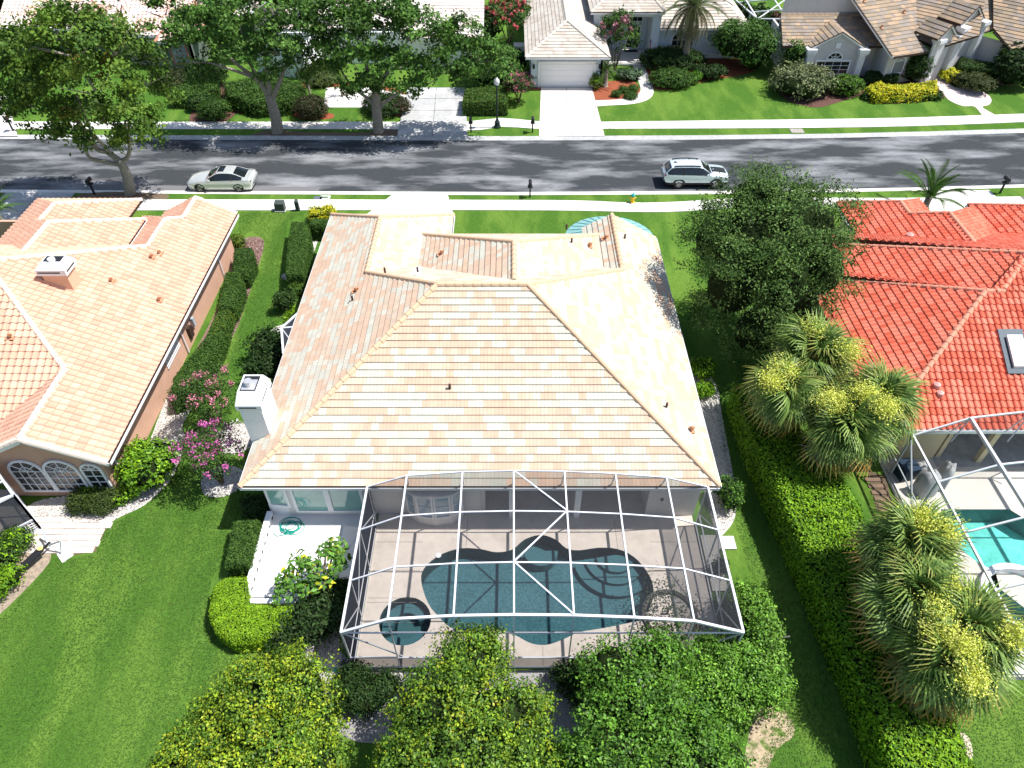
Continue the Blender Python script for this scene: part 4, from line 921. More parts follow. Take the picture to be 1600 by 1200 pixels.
# ============================================================ far house behind the first oak
dh=thing('house',(0,0,0),'green grey house with a pinkish white tile roof behind the first street oak, top left','house')
dp=[plane('S',73.2,3.0,.5,[(-50,73.2),(-38.4,73.2),(-38.4,76),(-44,79.5),(-50,88)]),
 plane('E',-38.2,3.0,.5,[(-38.2,73.2),(-44.4,79.4),(-44.4,92),(-38.2,92)]),
 plane('W',-56,3.0,.5,[(-56,70),(-49,77),(-49,92),(-56,92)]),
 plane('S',71.0,3.1,.5,[(-37,71.0),(-28.9,71.0),(-31,76),(-37,76)]),
 plane((.5,-.86),(-36,76.0),3.3,.5,[(-38.2,75),(-29.0,80.0),(-33,92),(-44.4,90)]),
 plane('S',79,5.0,.5,[(-50,79),(-28,79),(-28,92),(-50,92)]),
 plane('S',69.7,3.0,.7,[(-33.4,69.7),(-30.3,69.7),(-31.85,71.9)]),plane('W',-33.4,3.0,.7,[(-33.4,69.7),(-31.85,71.9),(-33.4,74)]),plane('E',-30.3,3.0,.7,[(-30.3,69.7),(-30.3,74),(-31.85,71.9)])]
dc=[(P3(dp[0],-38.2,73.2),P3(dp[0],-44.4,79.4)),(P3(dp[6],-33.4,69.7),P3(dp[6],-31.85,71.9)),(P3(dp[6],-30.3,69.7),P3(dp[6],-31.85,71.9)),(P3(dp[2],-56,70),P3(dp[2],-49,77)),(P3(dp[3],-28.9,71),P3(dp[3],-31,75.5))]
make_roof(dh,dp,'s',[(.74,.58,.52),(.80,.70,.66),(.72,.48,.40)],w=.42,h=.42,run=.5,far=True,caps=dc,cap_col=(.62,.26,.18),stagger=0)
wall(dh,(-49,74),(-38.5,74),0,3,stucco_gr); wall(dh,(-37.5,72.2),(-33.2,71.7),0,3.1,mat('taupe_stucco',(.38,.34,.30),rough=.9)); wall(dh,(-33.2,70.4),(-30.5,70.4),0,3.0,stucco_gr); wall(dh,(-33.3,71.7),(-33.1,70.3),0,3.0,stucco_gr); wall(dh,(-30.5,70.4),(-30.5,75),0,3.0,stucco_gr)
window(dh,(-32.5,70.38,.7),(1,0),1.6,2.0,3,5,split=False,gm=glass_blue,fm=mat('terracotta_trim',(.45,.18,.12)),fw=.12)
window(dh,(-35.1,71.88,.7),(1,-.1),1.1,1.7,2,4,split=False); window(dh,(-36.9,72.1,.7),(1,-.1),1.1,1.7,2,4,split=False)
gutter(dh,(-50,73.18,3),(-38.2,73.18,3)); gutter(dh,(-33.4,69.68,3),(-30.3,69.68,3)); gutter(dh,(-37,70.98,3.1),(-33.5,70.98,3.1))
# ============================================================ screened cages
def beam(root,a,b,w=.075,h=None,name='beam',m=None): return MB().bar(a,b,w,h or w).build(name,m or white_al,root)
def polybeam(root,pts,w=.075,name='beam',m=None):
    b=MB()
    for i in range(len(pts)-1): b.bar(pts[i],pts[i+1],w,w)
    return b.build(name,m or white_al,root)
def panel(root,pts,m=None,name='screen_panel'):
    b=MB(); b.face(pts); return b.build(name,m or screen_m,root)
cg=thing('pool_enclosure',(1.05,11.72,0),'big white aluminium screen cage with arched roof over the dark blue pool','screen enclosure')
cg.location=(0,0,0)
X=[-6.06,-4.28,-2.0,.07,2.12,4.20,6.30,8.2]; ZX=[2.87,3.84,4.09,4.16,4.12,3.97,3.72,2.87]
y0,y1=11.72,17.92; YP=[y0,14.13-.0,16.25,y1]
def yat(u,v,z): return at(u,v,z).y
YP=[y0,yat(800,879,4.15),yat(800,799,4.15),yat(800,736,4.15)]
for i in range(1,7): beam(cg,(X[i],YP[0],ZX[i]),(X[i],YP[3],ZX[i]),.062,.13,'rafter')
for i in (0,7): beam(cg,(X[i],YP[0],ZX[i]),(X[i],18.15,ZX[i]),.085,.085,'eave_beam')
for k,y in enumerate(YP): polybeam(cg,[(x,y if not (k==3 and i in (0,7)) else 18.12,z+.01) for i,(x,z) in enumerate(zip(X,ZX))],(.09,.052,.052,.05)[k],'purlin')
for i in range(0,8):
    beam(cg,(X[i],y0,0),(X[i],y0,ZX[i]),.045,.045,'post')
beam(cg,(X[0],y0-.005,2.87),(X[7],y0-.005,2.87),.05,.05,'tie_rail'); beam(cg,(X[0],y0-.005,.88),(X[7],y0-.005,.88),.05,.05,'chair_rail'); beam(cg,(X[0],y0-.005,.06),(X[7],y0-.005,.06),.05,.08,'base_rail')
for i in (1,2,3,4,5,6):    # short knee struts to the house gutter
    beam(cg,(X[i],YP[3],ZX[i]-.05),(X[i]-.05,18.2,2.9),.045,.045,'strut'); 
ys=[y0,YP[1],YP[2],18.15]
for i in (0,7):
    for k in range(4): beam(cg,(X[i],ys[k],0),(X[i],ys[k],2.87),.055,.055,'post')
    beam(cg,(X[i],y0,.88),(X[i],18.15,.88),.05,.05,'chair_rail'); beam(cg,(X[i],y0,.06),(X[i],18.15,.06),.05,.08,'base_rail')
    for k in range(3):
        a,b_=(ys[k],ys[k+1]); beam(cg,(X[i],a,2.8 if k%2==0 else .9),(X[i],b_,.9 if k%2==0 else 2.8),.04,.04,'brace',grey_al if i==7 else white_al)
        panel(cg,[(X[i],a,.05),(X[i],b_,.05),(X[i],b_,2.85),(X[i],a,2.85)],screen_left if i==0 else screen_side)
beam(cg,(X[0],y0,2.85),(X[1]+.2,y0+.02,.95),.045,.045,'brace',grey_al); beam(cg,(X[7],y0,2.85),(X[6]-.2,y0+.02,.95),.045,.045,'brace',grey_al)
beam(cg,(X[3],YP[3],4.2),(X[4],YP[2],4.2),.05,.05,'brace'); beam(cg,(X[4],YP[2],4.2),(X[3],YP[1],4.22),.05,.05,'brace'); beam(cg,(X[3],YP[1],4.22),(X[4],YP[0],4.2),.05,.05,'brace')
for i in range(7):
    for k in range(3):
        a,b_=YP[k]+.0,YP[k+1]; b2=18.1 if (k==2) else b_
        panel(cg,[(X[i],a,ZX[i]),(X[i+1],a,ZX[i+1]),(X[i+1],b2 if (k==2 and i==6) else b_,ZX[i+1]),(X[i],b2 if (k==2 and i==0) else b_,ZX[i])])
    panel(cg,[(X[i],y0,.9),(X[i+1],y0,.9),(X[i+1],y0,2.87),(X[i],y0,2.87)]); panel(cg,[(X[i],y0,.05),(X[i+1],y0,.05),(X[i+1],y0,.88),(X[i],y0,.88)],screen_side)
    panel(cg,[(X[i],y0,2.88),(X[i+1],y0,2.88),(X[i+1],y0,max(ZX[i+1],2.881)),(X[i],y0,max(ZX[i],2.881))])
    if 0<i<6: panel(cg,[(X[i],YP[3],ZX[i]),(X[i+1],YP[3],ZX[i+1]),(X[i+1],18.16,2.95),(X[i],18.16,2.95)])
panel(cg,[(X[0],18.1,2.87),(X[1],YP[3],ZX[1]),(X[1],18.16,2.9)]); panel(cg,[(X[7],18.1,2.87),(X[6],YP[3],ZX[6]),(X[6],18.16,2.9)])
beam(cg,(X[0],18.2,2.78),(X[7],18.2,2.78),.06,.09,'header')
# red house cage
rg=thing('pool_enclosure',(0,0,0),'screen cage over the turquoise pool beside the red roofed house, right edge','screen enclosure')
xl=17.95; XR=[17.95,20.0,22.5,25.2]; ZR=[2.85,4.0,4.45,4.6]; YR=[11.45,13.4,15.9,18.4,21.0]
def rx(k,y): return XR[k]
for k in range(1,4): beam(rg,(XR[k],11.45,ZR[k]),(XR[k],21.0,ZR[k]),.11,.16,'rafter')
beam(rg,(xl,11.45,2.85),(xl,21.35,2.85),.085,.085,'eave_beam')
for y in YR: polybeam(rg,[(x,y,z+.01) for x,z in zip(XR,ZR)]+[(34,y,4.6)],.07,'purlin')
for y in YR:
    beam(rg,(xl,y,0),(xl,y,2.85),.07,.07,'post',grey_al)
for k in range(1,4): beam(rg,(XR[k],21.0,ZR[k]),(XR[k]-.15,21.35,2.75),.05,.05,'strut'); beam(rg,(XR[k],21,ZR[k]),(XR[k]-.55,20.6,2.9),.05,.05,'strut')
beam(rg,(xl,21.35,2.78),(36,21.35,2.78),.06,.09,'header'); beam(rg,(xl,11.45,.06),(xl,21.35,.06),.05,.08,'base_rail'); beam(rg,(xl,11.45,.95),(xl,21.35,.95),.05,.05,'chair_rail',grey_al)
beam(rg,(xl,18.4,0.1),(xl,21.2,2.8),.07,.07,'brace',grey_al); beam(rg,(xl,15.6,2.8),(xl,18.4,.1),.07,.07,'brace',grey_al)
for k in range(4):
    panel(rg,[(xl,YR[k],.05),(xl,YR[k+1],.05),(xl,YR[k+1],2.85),(xl,YR[k],2.85)],mat_screen('neighbour_screen',.16) if k==0 else bpy.data.materials['neighbour_screen'])
    for j in range(3): panel(rg,[(XR[j],YR[k],ZR[j]),(XR[j+1],YR[k],ZR[j+1]),(XR[j+1],YR[k+1],ZR[j+1]),(XR[j],YR[k+1],ZR[j])],bpy.data.materials['neighbour_screen'])
for j in range(3): panel(rg,[(XR[j],21.0,ZR[j]),(XR[j+1],21.0,ZR[j+1]),(XR[j+1],21.35,2.82),(XR[j],21.35,2.82)],screen_m)
beam(rg,(xl,11.45,0.1),(34,11.45,.1),.06,.08,'base_rail'); beam(rg,(xl,11.45,2.85),(34,11.45,2.85),.06,.06,'tie_rail')
# left house cage, bottom left
lg=thing('pool_enclosure',(0,0,0),'corner of a white screen cage with lattice kick panels at the left edge','screen enclosure')
A=Vector((-23.3,20.15,0)); B=Vector((-21.25,17.05,0)); U=(B-A); V_=Vector((-.2,-3.2,0))
A=Vector((*atxy(0,716,2.5),0)); B=Vector((*atxy(58,800,1.2),0)); 
A=Vector((-23.25,20.1,0)); B=Vector((-20.95,17.95,0)); Cc=Vector((-25.2,14.2,0))
for p,q in ((A,B),(B,Cc)):
    beam(lg,p+Vector((0,0,2.55)),q+Vector((0,0,2.55)),.09,.09,'eave_beam'); beam(lg,p+Vector((0,0,.05)),q+Vector((0,0,.05)),.08,.1,'base_rail'); beam(lg,p+Vector((0,0,.8)),q+Vector((0,0,.8)),.07,.07,'chair_rail')
    for t in (0,.33,.66,1): x=p.lerp(q,t); beam(lg,x+Vector((0,0,0)),x+Vector((0,0,2.55)),.07,.07,'post')
    for t0,t1 in ((0,.33),(.33,.66),(.66,1)):
        a,b_=p.lerp(q,t0),p.lerp(q,t1); panel(lg,[a+Vector((0,0,.8)),b_+Vector((0,0,.8)),b_+Vector((0,0,2.55)),a+Vector((0,0,2.55))],screen_side)
    b=MB(); n=int((q-p).length/.14)
    for k in range(n): a=p.lerp(q,k/n); c=p.lerp(q,(k+1)/n); b.bar(a+Vector((0,0,.08)),a+Vector((0,0,.78)),.035,.02)
    for k in range(5): b.bar(p+Vector((0,0,.15+k*.14)),q+Vector((0,0,.15+k*.14)),.035,.02)
    b.build('lattice_panel',white_al,lg)
for k in range(4):
    t=k/3; a=A.lerp(B,t)+Vector((0,0,2.55)); c=A.lerp(Cc,t)+Vector((-1.5,0,3.2)); beam(lg,a,c,.07,.07,'rafter')
sheet('lanai_floor_left',[(-23.3,20.1),(-20.95,17.95),(-25.2,14.2),(-33,14.2),(-33,21)],.012,mat('beige_lanai',(.42,.38,.32),rough=.9))
# little side cage on the left of the main house
sg=thing('screen_porch',(0,0,0),'small pointed screen porch on the left side of the cream house','screen enclosure')
q=[Vector((*atxy(470,476,2.6),2.6)),Vector((*atxy(440,513,2.6),2.6)),Vector((*atxy(443,553,2.6),2.6)),Vector((-10.9,26.0,2.6))]
q=[Vector((-11.2,30.7,2.6)),q[1],q[2],Vector((-11.0,25.9,2.6))]
for i in range(3):
    beam(sg,q[i],q[i+1],.11,.11,'eave_beam'); a=q[i].copy(); c=q[i+1].copy(); a.z=c.z=0; panel(sg,[a,c,q[i+1],q[i]],screen_side); beam(sg,a+Vector((0,0,.9)),c+Vector((0,0,.9)),.05,.05,'chair_rail')
for p in q: beam(sg,(p.x,p.y,0),p,.07,.07,'post')
beam(sg,q[1],(-10.9,q[1].y-.02,2.75),.09,.09,'rafter'); beam(sg,q[1],(-10.9,26.9,2.7),.06,.06,'rafter',grey_al)
panel(sg,[q[0],q[1],(-10.9,q[1].y,2.7)],screen_side); panel(sg,[q[1],q[2],(-10.9,q[2].y,2.7),(-10.9,q[1].y,2.7)],screen_side)
# far cage, top right
fg=thing('pool_enclosure',(0,0,0),'white screen cage behind the grey house, top edge','screen enclosure')
gx=[24.5,27.5,30.5]; 
for x in gx: beam(fg,(x,76,0),(x,76,3.0),.12,.12,'post'); beam(fg,(x,76,3.0),(x,90,3.6),.12,.12,'rafter')
for z in (.1,1.2,3.0): beam(fg,(24.5,76,z),(30.5,76,z),.12,.12,'rail'); 
for z in (.1,1.2,3.0): beam(fg,(24.5,76,z),(22.5,90,z),.12,.12,'rail')
for k in range(4): beam(fg,(24.3-k*.45,78+k*3.2,0),(24.3-k*.45,78+k*3.2,3.0),.12,.12,'post'); beam(fg,(24.3-k*.45,78+k*3.2,3.0),(31,78+k*3.2,3.6),.1,.1,'purlin')
beam(fg,(24.5,76,3),(31,84,3.5),.1,.1,'brace'); panel(fg,[(24.5,76,0),(30.5,76,0),(30.5,76,3),(24.5,76,3)],screen_side)
# ============================================================ plants
G_OAK=[(.065,.15,.025),(.090,.19,.03),(.045,.11,.018),(.115,.225,.038)]
G_DARK=[(.028,.066,.014),(.042,.088,.018),(.022,.050,.012)]
G_HEDGE=[(.058,.125,.020),(.080,.16,.025),(.042,.098,.016)]
G_LIME=[(.22,.40,.015),(.29,.47,.02),(.17,.32,.014),(.14,.28,.013)]
G_BRIGHT=[(.19,.37,.014),(.25,.44,.018),(.14,.29,.014),(.085,.20,.012)]
G_CROTON=[(.09,.18,.016),(.13,.24,.02),(.22,.34,.02),(.32,.40,.022),(.055,.12,.013),(.07,.15,.015)]
G_YEL=[(.62,.56,.02),(.52,.52,.02),(.38,.46,.02),(.70,.60,.03)]
G_TIP=[(.30,.37,.02),(.25,.34,.02),(.38,.39,.022),(.22,.32,.02)]
G_FICUS=[(.075,.185,.018),(.10,.235,.022),(.14,.29,.028),(.05,.125,.014)]
G_OLIVE=[(.20,.24,.10),(.15,.19,.07),(.26,.28,.14),(.11,.14,.06)]
G_TREE=[(.075,.150,.032),(.10,.185,.038),(.14,.235,.055),(.05,.10,.022)]
def sph(n):
    v=rng.normal(0,1,(n,3)); return unit(v)
def crown_pts(lobes,n,k=14,cl=.32,zmin=-.5,rough=.16,deep=.15):
    """lobes: (cx,cy,cz,rx,ry,rz). Leaves come in clumps on the lobes' skins; those deep inside another lobe are dropped."""
    L=np.array(lobes,float); area=(L[:,3]*L[:,4]+L[:,3]*L[:,5]+L[:,4]*L[:,5]); pr=area/area.sum()
    M=max(8,int(n/k)); li=rng.choice(len(L),M,p=pr); d=sph(M); bad=d[:,2]<zmin; d[bad,2]*=-1
    rr=1+rng.normal(0,rough,(M,1))-(rng.random((M,1))<deep)*rng.uniform(.1,.5,(M,1)); c=L[li,:3]+d*L[li,3:6]*rr
    for q in L:
        ins=(((c-q[:3])/(q[3:6]*.74))**2).sum(1)<1; d[ins]=0
    keep=np.abs(d).sum(1)>0; c=c[keep]; d=d[keep]; M=len(c)
    kk=rng.integers(int(k*.5),int(k*1.5)+1,M); idx=np.repeat(np.arange(M),kk)
    nn=unit(d[idx]+np.array([0,0,.35])); P=c[idx]+rng.normal(0,cl,(len(idx),3))*np.array([1,1,.6])
    P[:,2]=np.maximum(P[:,2],.04)
    return P,nn,idx
def foliage(name,parent,lobes,n,size,pal,k=14,cl=.3,aspect=.5,m=None,zmin=-.5,tilt=.8,rough=.13,jit=.16,tips=None,deep=.15,kind=None,cv=.16):
    P,N,idx=crown_pts(lobes,n,k,cl,zmin,rough,deep)
    ci=rng.integers(0,len(pal),idx.max()+1)[idx]; sw=rng.random(len(P))<.35; ci[sw]=rng.integers(0,len(pal),sw.sum())
    col=pick_cols(len(P),pal,ci,jit)
    br=rng.normal(1,cv,idx.max()+1).clip(.5,1.6)[idx][:,None]; col=np.clip(col*br,.004,1)  # tone spread between clumps, imitating shaded gaps in the leaf colour
    if tips:   # (palette, share): young or turning shoots by clump
        tp,share=tips; t=(rng.random(idx.max()+1)<share)[idx]&(rng.random(len(P))<.75)
        col[t]=pick_cols(t.sum(),tp,None,.15)
    me=quads_mesh(name,leaf_quads(P,N,size,aspect,tilt),col,m or leaf_m)
    return link(name,me,parent,kind=kind)
def core(parent,lobes,f=.78,m=None):  # solid filler blobs, coloured as the shade inside the crown
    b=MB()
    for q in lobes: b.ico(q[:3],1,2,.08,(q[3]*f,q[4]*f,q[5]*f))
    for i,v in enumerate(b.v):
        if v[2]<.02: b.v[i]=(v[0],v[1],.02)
    return b.build('inner_shade',m or shade_core,parent,smooth=True)
def to_local(lobes,o): return [(q[0]-o[0],q[1]-o[1],q[2]-(o[2] if len(o)>2 else 0),*q[3:]) for q in lobes]
def bush(u,v,ru,h,label,cat='bush',solid=True,pal=G_HEDGE,name='bush',group=None,dens=1.0,size=.14,ry=None,nl=1,k=12,cl=.10,tips=None,m=None,corem=None,rough=.07,stretch=1.0):
    """a clipped or loose bush: (u,v) is the middle of it in the survey, ru its half width in survey pixels, h its height"""
    c=at(u,v,h*.5); dist=(c-Vector((0,0,CAMH))).length; rx=ru*dist/FPX*1.0; ry=ry or rx
    t=thing(name,(c.x,c.y,0),label,cat,group); lob=[(0,0,h*.48,rx,ry,h*.52)]
    if nl>1:
        lob=[]
        for i in range(nl):
            a=2*PI*i/nl+random.random(); r=random.uniform(.3,.55); s_=random.uniform(.5,.68)
            lob.append((math.cos(a)*r*rx,math.sin(a)*r*ry,h*random.uniform(.42,.6),rx*s_,ry*s_,h*random.uniform(.36,.45)))
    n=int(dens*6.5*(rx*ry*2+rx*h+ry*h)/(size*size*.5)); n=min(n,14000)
    foliage('foliage',t,lob,n,size,pal,k=k,cl=cl,tips=tips,m=m,rough=rough); solid and core(t,lob,.86,corem)
    MB().tube([(0,0,-.05),(0,0,h*.4)],.05,6).build('stem',bark_b,t)
    return t
def hedge(px,h,label,cat='hedge',pal=G_HEDGE,group=None,size=.09,dens=1.0,m=None,xy=None,wav=.05,name='hedge',tips=None,k=6,top_z=None,zbase=0,maxn=45000,sides=True,rnd=.18):
    P=xy or PP(px,top_z if top_z is not None else h)
    cx=sum(p[0] for p in P)/len(P); cy=sum(p[1] for p in P)/len(P)
    P=[(x-cx,y-cy) for x,y in P]; a=sum(P[i][0]*P[(i+1)%len(P)][1]-P[(i+1)%len(P)][0]*P[i][1] for i in range(len(P)))/2
    if a<0: P=P[::-1]; a=-a
    t=thing(name,(cx,cy,0),label,cat,group)
    per=[math.dist(P[i],P[(i+1)%len(P)]) for i in range(len(P))]; side=sum(per)*h
    n_top=int(min(maxn,dens*3.4*a/(size*size*.5))); n_side=int(min(maxn*.6,dens*2.6*side/(size*size*.5)))
    xs=np.array([p[0] for p in P]); ys=np.array([p[1] for p in P]); pts=[]
    while len(pts)<n_top:
        q=np.stack([rng.uniform(xs.min(),xs.max(),n_top),rng.uniform(ys.min(),ys.max(),n_top)],1)
        ins=np.zeros(n_top,bool)
        for i in range(len(P)):
            x0,y0=P[i]; x1,y1=P[(i+1)%len(P)]
            cnd=((y0>q[:,1])!=(y1>q[:,1])); xx=(x1-x0)*(q[:,1]-y0)/((y1-y0) if abs(y1-y0)>1e-9 else 1e-9)+x0
            ins^=cnd&(q[:,0]<xx)
        pts+=list(map(tuple,q[ins]))
    T=np.array(pts[:n_top]).reshape(-1,2)
    # distance to the rim, to round the shoulders
    dm=np.full(len(T),9.0)
    for i in range(len(P)):
        A=np.array(P[i]); B=np.array(P[(i+1)%len(P)]); d=B-A; tt=np.clip(((T-A)@d)/max(d@d,1e-9),0,1); dm=np.minimum(dm,np.linalg.norm(T-(A+tt[:,None]*d),axis=1))
    zt=h-rnd*np.clip(1-dm/rnd,0,1)**2*.8+wav*np.sin(T[:,0]*2.3+cx)*np.cos(T[:,1]*1.9+cy)+rng.normal(0,wav*.6,len(T))
    top=np.column_stack([T,zt]); Nt=np.tile([0,0,1.],(len(T),1))
    S_=[];SN=[]
    for i in range(len(P)):
        m_=int(n_side*per[i]/sum(per)); A=np.array(P[i]); B=np.array(P[(i+1)%len(P)]); t_=rng.random(m_)[:,None]; d=(B-A)/max(per[i],1e-6); o=np.array([d[1],-d[0]])
        z=rng.uniform(.03,h-rnd*.5,m_); q=A+(B-A)*t_+o*rng.normal(0,wav*.9,(m_,1)); S_.append(np.column_stack([q,z])); SN.append(np.tile([o[0],o[1],.25],(m_,1)))
    V=np.vstack([top]+S_); N=unit(np.vstack([Nt]+SN))
    cl=(np.floor(V[:,0]/.22)*73+np.floor(V[:,1]/.22)*151+np.floor(V[:,2]/.25)*37).astype(int)%997
    tab=rng.integers(0,len(pal),997); ci=tab[cl]; sw=rng.random(len(V))<.5; ci[sw]=rng.integers(0,len(pal),sw.sum())
    col=pick_cols(len(V),pal,ci,.15)
    if tips:
        tp,share=tips; tt=(rng.random(997)<share)[cl]; col[tt]=pick_cols(tt.sum(),tp,None,.15)
    link('foliage',quads_mesh('foliage',leaf_quads(V,N,size,.55,.75),col,m or leaf_m),t)
    # solid filler just inside the clipped skin, its colour carrying the inner shade
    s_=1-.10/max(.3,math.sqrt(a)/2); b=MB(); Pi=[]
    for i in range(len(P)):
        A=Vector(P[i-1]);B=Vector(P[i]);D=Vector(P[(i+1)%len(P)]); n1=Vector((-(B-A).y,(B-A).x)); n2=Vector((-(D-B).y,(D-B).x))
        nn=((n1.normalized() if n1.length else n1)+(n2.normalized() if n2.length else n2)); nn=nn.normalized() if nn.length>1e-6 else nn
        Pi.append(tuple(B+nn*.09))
    b.prism(Pi,0.0,h-.13); b.build('inner_shade',shade_core,t)
    return t
def limb_tree(base,label,pts_limbs,lobes,n,size,pal,cat='tree',name='tree',bark=None,k=16,cl=.4,m=None,tips=None,rough=.16,group=None,aspect=.5,corefac=.0,twigs=0,zmin=-.6,deep=.25,lscale=1.0,knobs=0,cv=.17):
    lobes=[(*q[:3],q[3]*lscale,q[4]*lscale,q[5]*lscale) for q in lobes]
    t=thing(name,(base[0],base[1],0),label,cat,group); lb=to_local(lobes,(base[0],base[1],0))
    trunk=MB()
    for i,(pts,r0,r1) in enumerate(pts_limbs):
        P=[(p[0]-base[0],p[1]-base[1],p[2]) for p in pts]; P=smooth_line(P,4) if len(P)>2 else P
        rs=[r0+(r1-r0)*k_/(len(P)-1) for k_ in range(len(P))]
        b=MB(); b.tube(P,rs,10 if i==0 else 7); b.build('trunk' if i==0 else 'limb',bark or bark_m,t,smooth=True)
    if twigs:
        b=MB()
        for _ in range(twigs):
            q=random.choice(lb); d=sph(1)[0]; d[2]=abs(d[2])*.6-.1; a=Vector(q[:3])+Vector((d[0]*q[3]*.2,d[1]*q[4]*.2,d[2]*q[5]*.2-.3)); e=Vector(q[:3])+Vector((d[0]*q[3]*.98,d[1]*q[4]*.98,d[2]*q[5]*.98)); mid=a.lerp(e,.5)+Vector((random.uniform(-.2,.2),random.uniform(-.2,.2),.1)); b.tube([a,mid,e],[.06,.035,.012],5)
        b.build('twigs',bark or bark_m,t,kind='stuff')
    if knobs:
        lb=lb+[(q[0]+d[0]*q[3]*.88,q[1]+d[1]*q[4]*.88,q[2]+abs(d[2])*q[5]*.9,kr*q[3],kr*q[4],kr*q[5]) for q in lb for d in sph(knobs) for kr in (random.uniform(.24,.44),)]
    foliage('crown',t,lb,n,size,pal,k=k,cl=cl,m=m,tips=tips,rough=rough,aspect=aspect,zmin=zmin,deep=deep,cv=cv)
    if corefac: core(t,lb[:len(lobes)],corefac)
    return t
def oy(u,v,y): p=on_y(u,v,y); return (p.x,p.y,p.z)
def lobes_px(L,y):
    """(u,v,ru,rv[,dy]) on the vertical plane y -> lobes"""
    out=[]
    for q in L:
        yy=y+(q[4] if len(q)>4 else 0); c=on_y(q[0],q[1],yy); dist=(c-Vector((0,0,CAMH))).length; rx=q[2]*dist/FPX; rz=q[3]*dist/FPX*1.08
        out.append((c.x,c.y,c.z,rx,(rx+rz)*.5,rz))
    return out
# --- three street oaks
y=47.2
L=lobes_px([(60,120,62,52),(120,80,70,48,-1.5),(178,84,50,44),(150,140,72,45,-1),(60,165,45,32,.5),(215,130,48,40,.6),(40,95,45,38),(205,195,34,38,-.8),(150,190,42,32,-.6),(95,60,46,34,1.2),(165,50,40,30,1),(110,200,34,18,-1)],y)
limb_tree(oy(203,303,y),'big leaning oak by the near kerb beside the left driveway, its crown over the street',[([oy(204,304,y),oy(200,280,y),oy(193,262,y),oy(186,250,y)],.42,.26),
 ([oy(187,252,y),oy(168,238,y),oy(150,232,y),oy(128,200,y),oy(100,160,y)],.24,.07),([oy(187,252,y),oy(199,246,y),oy(203,225,y),oy(195,190,y)],.20,.07),
 ([oy(190,258,y),oy(160,252,y-.4),oy(140,246,y-.6),(oy(133,232,y-.8))],.16,.10),([oy(150,232,y),oy(142,205,y-.5),oy(120,150,y-.6)],.13,.05),([oy(172,240,y),oy(150,215,y-.6),oy(118,190,y-1)],.14,.05)],
 L,40000,.25,[(.08,.155,.02),(.11,.20,.025),(.055,.115,.017),(.14,.235,.03)],k=75,cl=.33,twigs=30,tips=([(.2,.16,.03)],.02),rough=.17,deep=.25,aspect=.62,lscale=.80)
y=57.3
L=lobes_px([(300,55,38,34),(355,85,46,30,-1),(322,120,24,16,-.5),(390,40,52,38),(440,75,44,36,-1),(350,30,48,32),(470,40,42,36),(255,20,30,24),(420,15,50,30),(500,80,30,26),(400,95,40,24,-1),(455,110,30,20,-1.3),(500,20,28,22)],y)
limb_tree(oy(433,207,y),'forked oak with a pale trunk on the far verge, left of the two street trees',[([oy(434,209,y),oy(431,185,y),oy(424,160,y),oy(420,148,y)],.50,.34),
 ([oy(420,150,y),oy(402,125,y),oy(370,100,y),oy(335,65,y)],.24,.07),([oy(421,150,y),oy(418,115,y),oy(412,70,y),oy(405,30,y)],.24,.06),([oy(424,158,y),oy(436,130,y),oy(448,100,y),oy(470,60,y)],.24,.06),
 ([oy(400,122,y),oy(360,108,y-.5),oy(325,98,y-.8),oy(278,98,y-1)],.15,.04),([oy(410,128,y),oy(385,90,y+.5),oy(375,40,y+.8)],.13,.04)],
 L,26000,.27,G_OAK,k=70,cl=.33,twigs=28,rough=.18,deep=.25,aspect=.62,lscale=.78)
L=lobes_px([(600,40,52,42),(545,60,42,40,-1),(650,60,52,40,-.8),(700,85,46,34),(560,105,44,30,-1),(620,105,50,34,-1.2),(680,110,46,28,-1),(600,15,52,30),(745,90,34,28),(530,30,32,30),(725,50,32,22),(570,135,32,20,-1.4),(660,130,30,18,-1.4),(770,105,28,22)],y)
limb_tree(oy(590,207,y),'broad leafy oak with a dark trunk on the far verge beside the grey driveway',[([oy(592,209,y),oy(590,190,y),oy(588,165,y),oy(588,140,y)],.46,.34),
 ([oy(588,168,y),oy(572,152,y),oy(550,135,y),oy(530,105,y)],.17,.06),([oy(592,168,y),oy(612,152,y),oy(636,138,y),oy(665,115,y)],.17,.06),([oy(588,142,y),oy(575,110,y),oy(560,60,y)],.24,.06),([oy(588,142,y),oy(610,105,y),oy(640,60,y)],.24,.06),([oy(588,142,y),oy(592,100,y),oy(600,40,y)],.22,.06)],
 L,36000,.27,G_OAK,k=70,cl=.33,twigs=34,rough=.16,deep=.25,aspect=.62,lscale=.84)
# --- tall dense tree right of the main house
L=[(12.4,31.2,6.2,2.5,2.6,2.6),(14.8,31.8,6.8,2.6,2.6,2.3),(16.1,30.6,5.0,1.7,2.0,2.2),(11.5,29.8,4.6,2.1,2.0,2.5),(13.9,29.2,4.6,2.3,2.0,2.6),(12.9,28.3,2.9,1.9,1.7,2.2),(15.0,29.2,3.4,1.6,1.6,2.3),(11.0,32.4,5.6,1.8,1.8,2.0),(14.2,27.5,2.0,1.5,1.3,1.6),(15.4,33.2,6.0,1.8,2.0,1.9),(12.9,33.2,7.6,2.0,2.0,1.5)]
limb_tree((13.9,30.2),'tall dense dark green tree between the cream house and the red roofed house',[([(13.9,30.2,0),(13.8,30.3,1.5),(13.7,30.5,3.5)],.24,.16),([(13.8,30.4,2),(12.6,31,4),(12.2,31.2,6.5)],.13,.04),([(13.8,30.4,2.4),(15,31,4.5),(15.4,31.4,7)],.13,.04),([(13.8,30.4,1.6),(13.2,29.4,3),(12.4,28.8,4.5)],.1,.03)],
 L,90000,.15,G_TREE,k=60,cl=.26,twigs=20,rough=.10,corefac=.66,deep=.2,zmin=-.8,knobs=9)
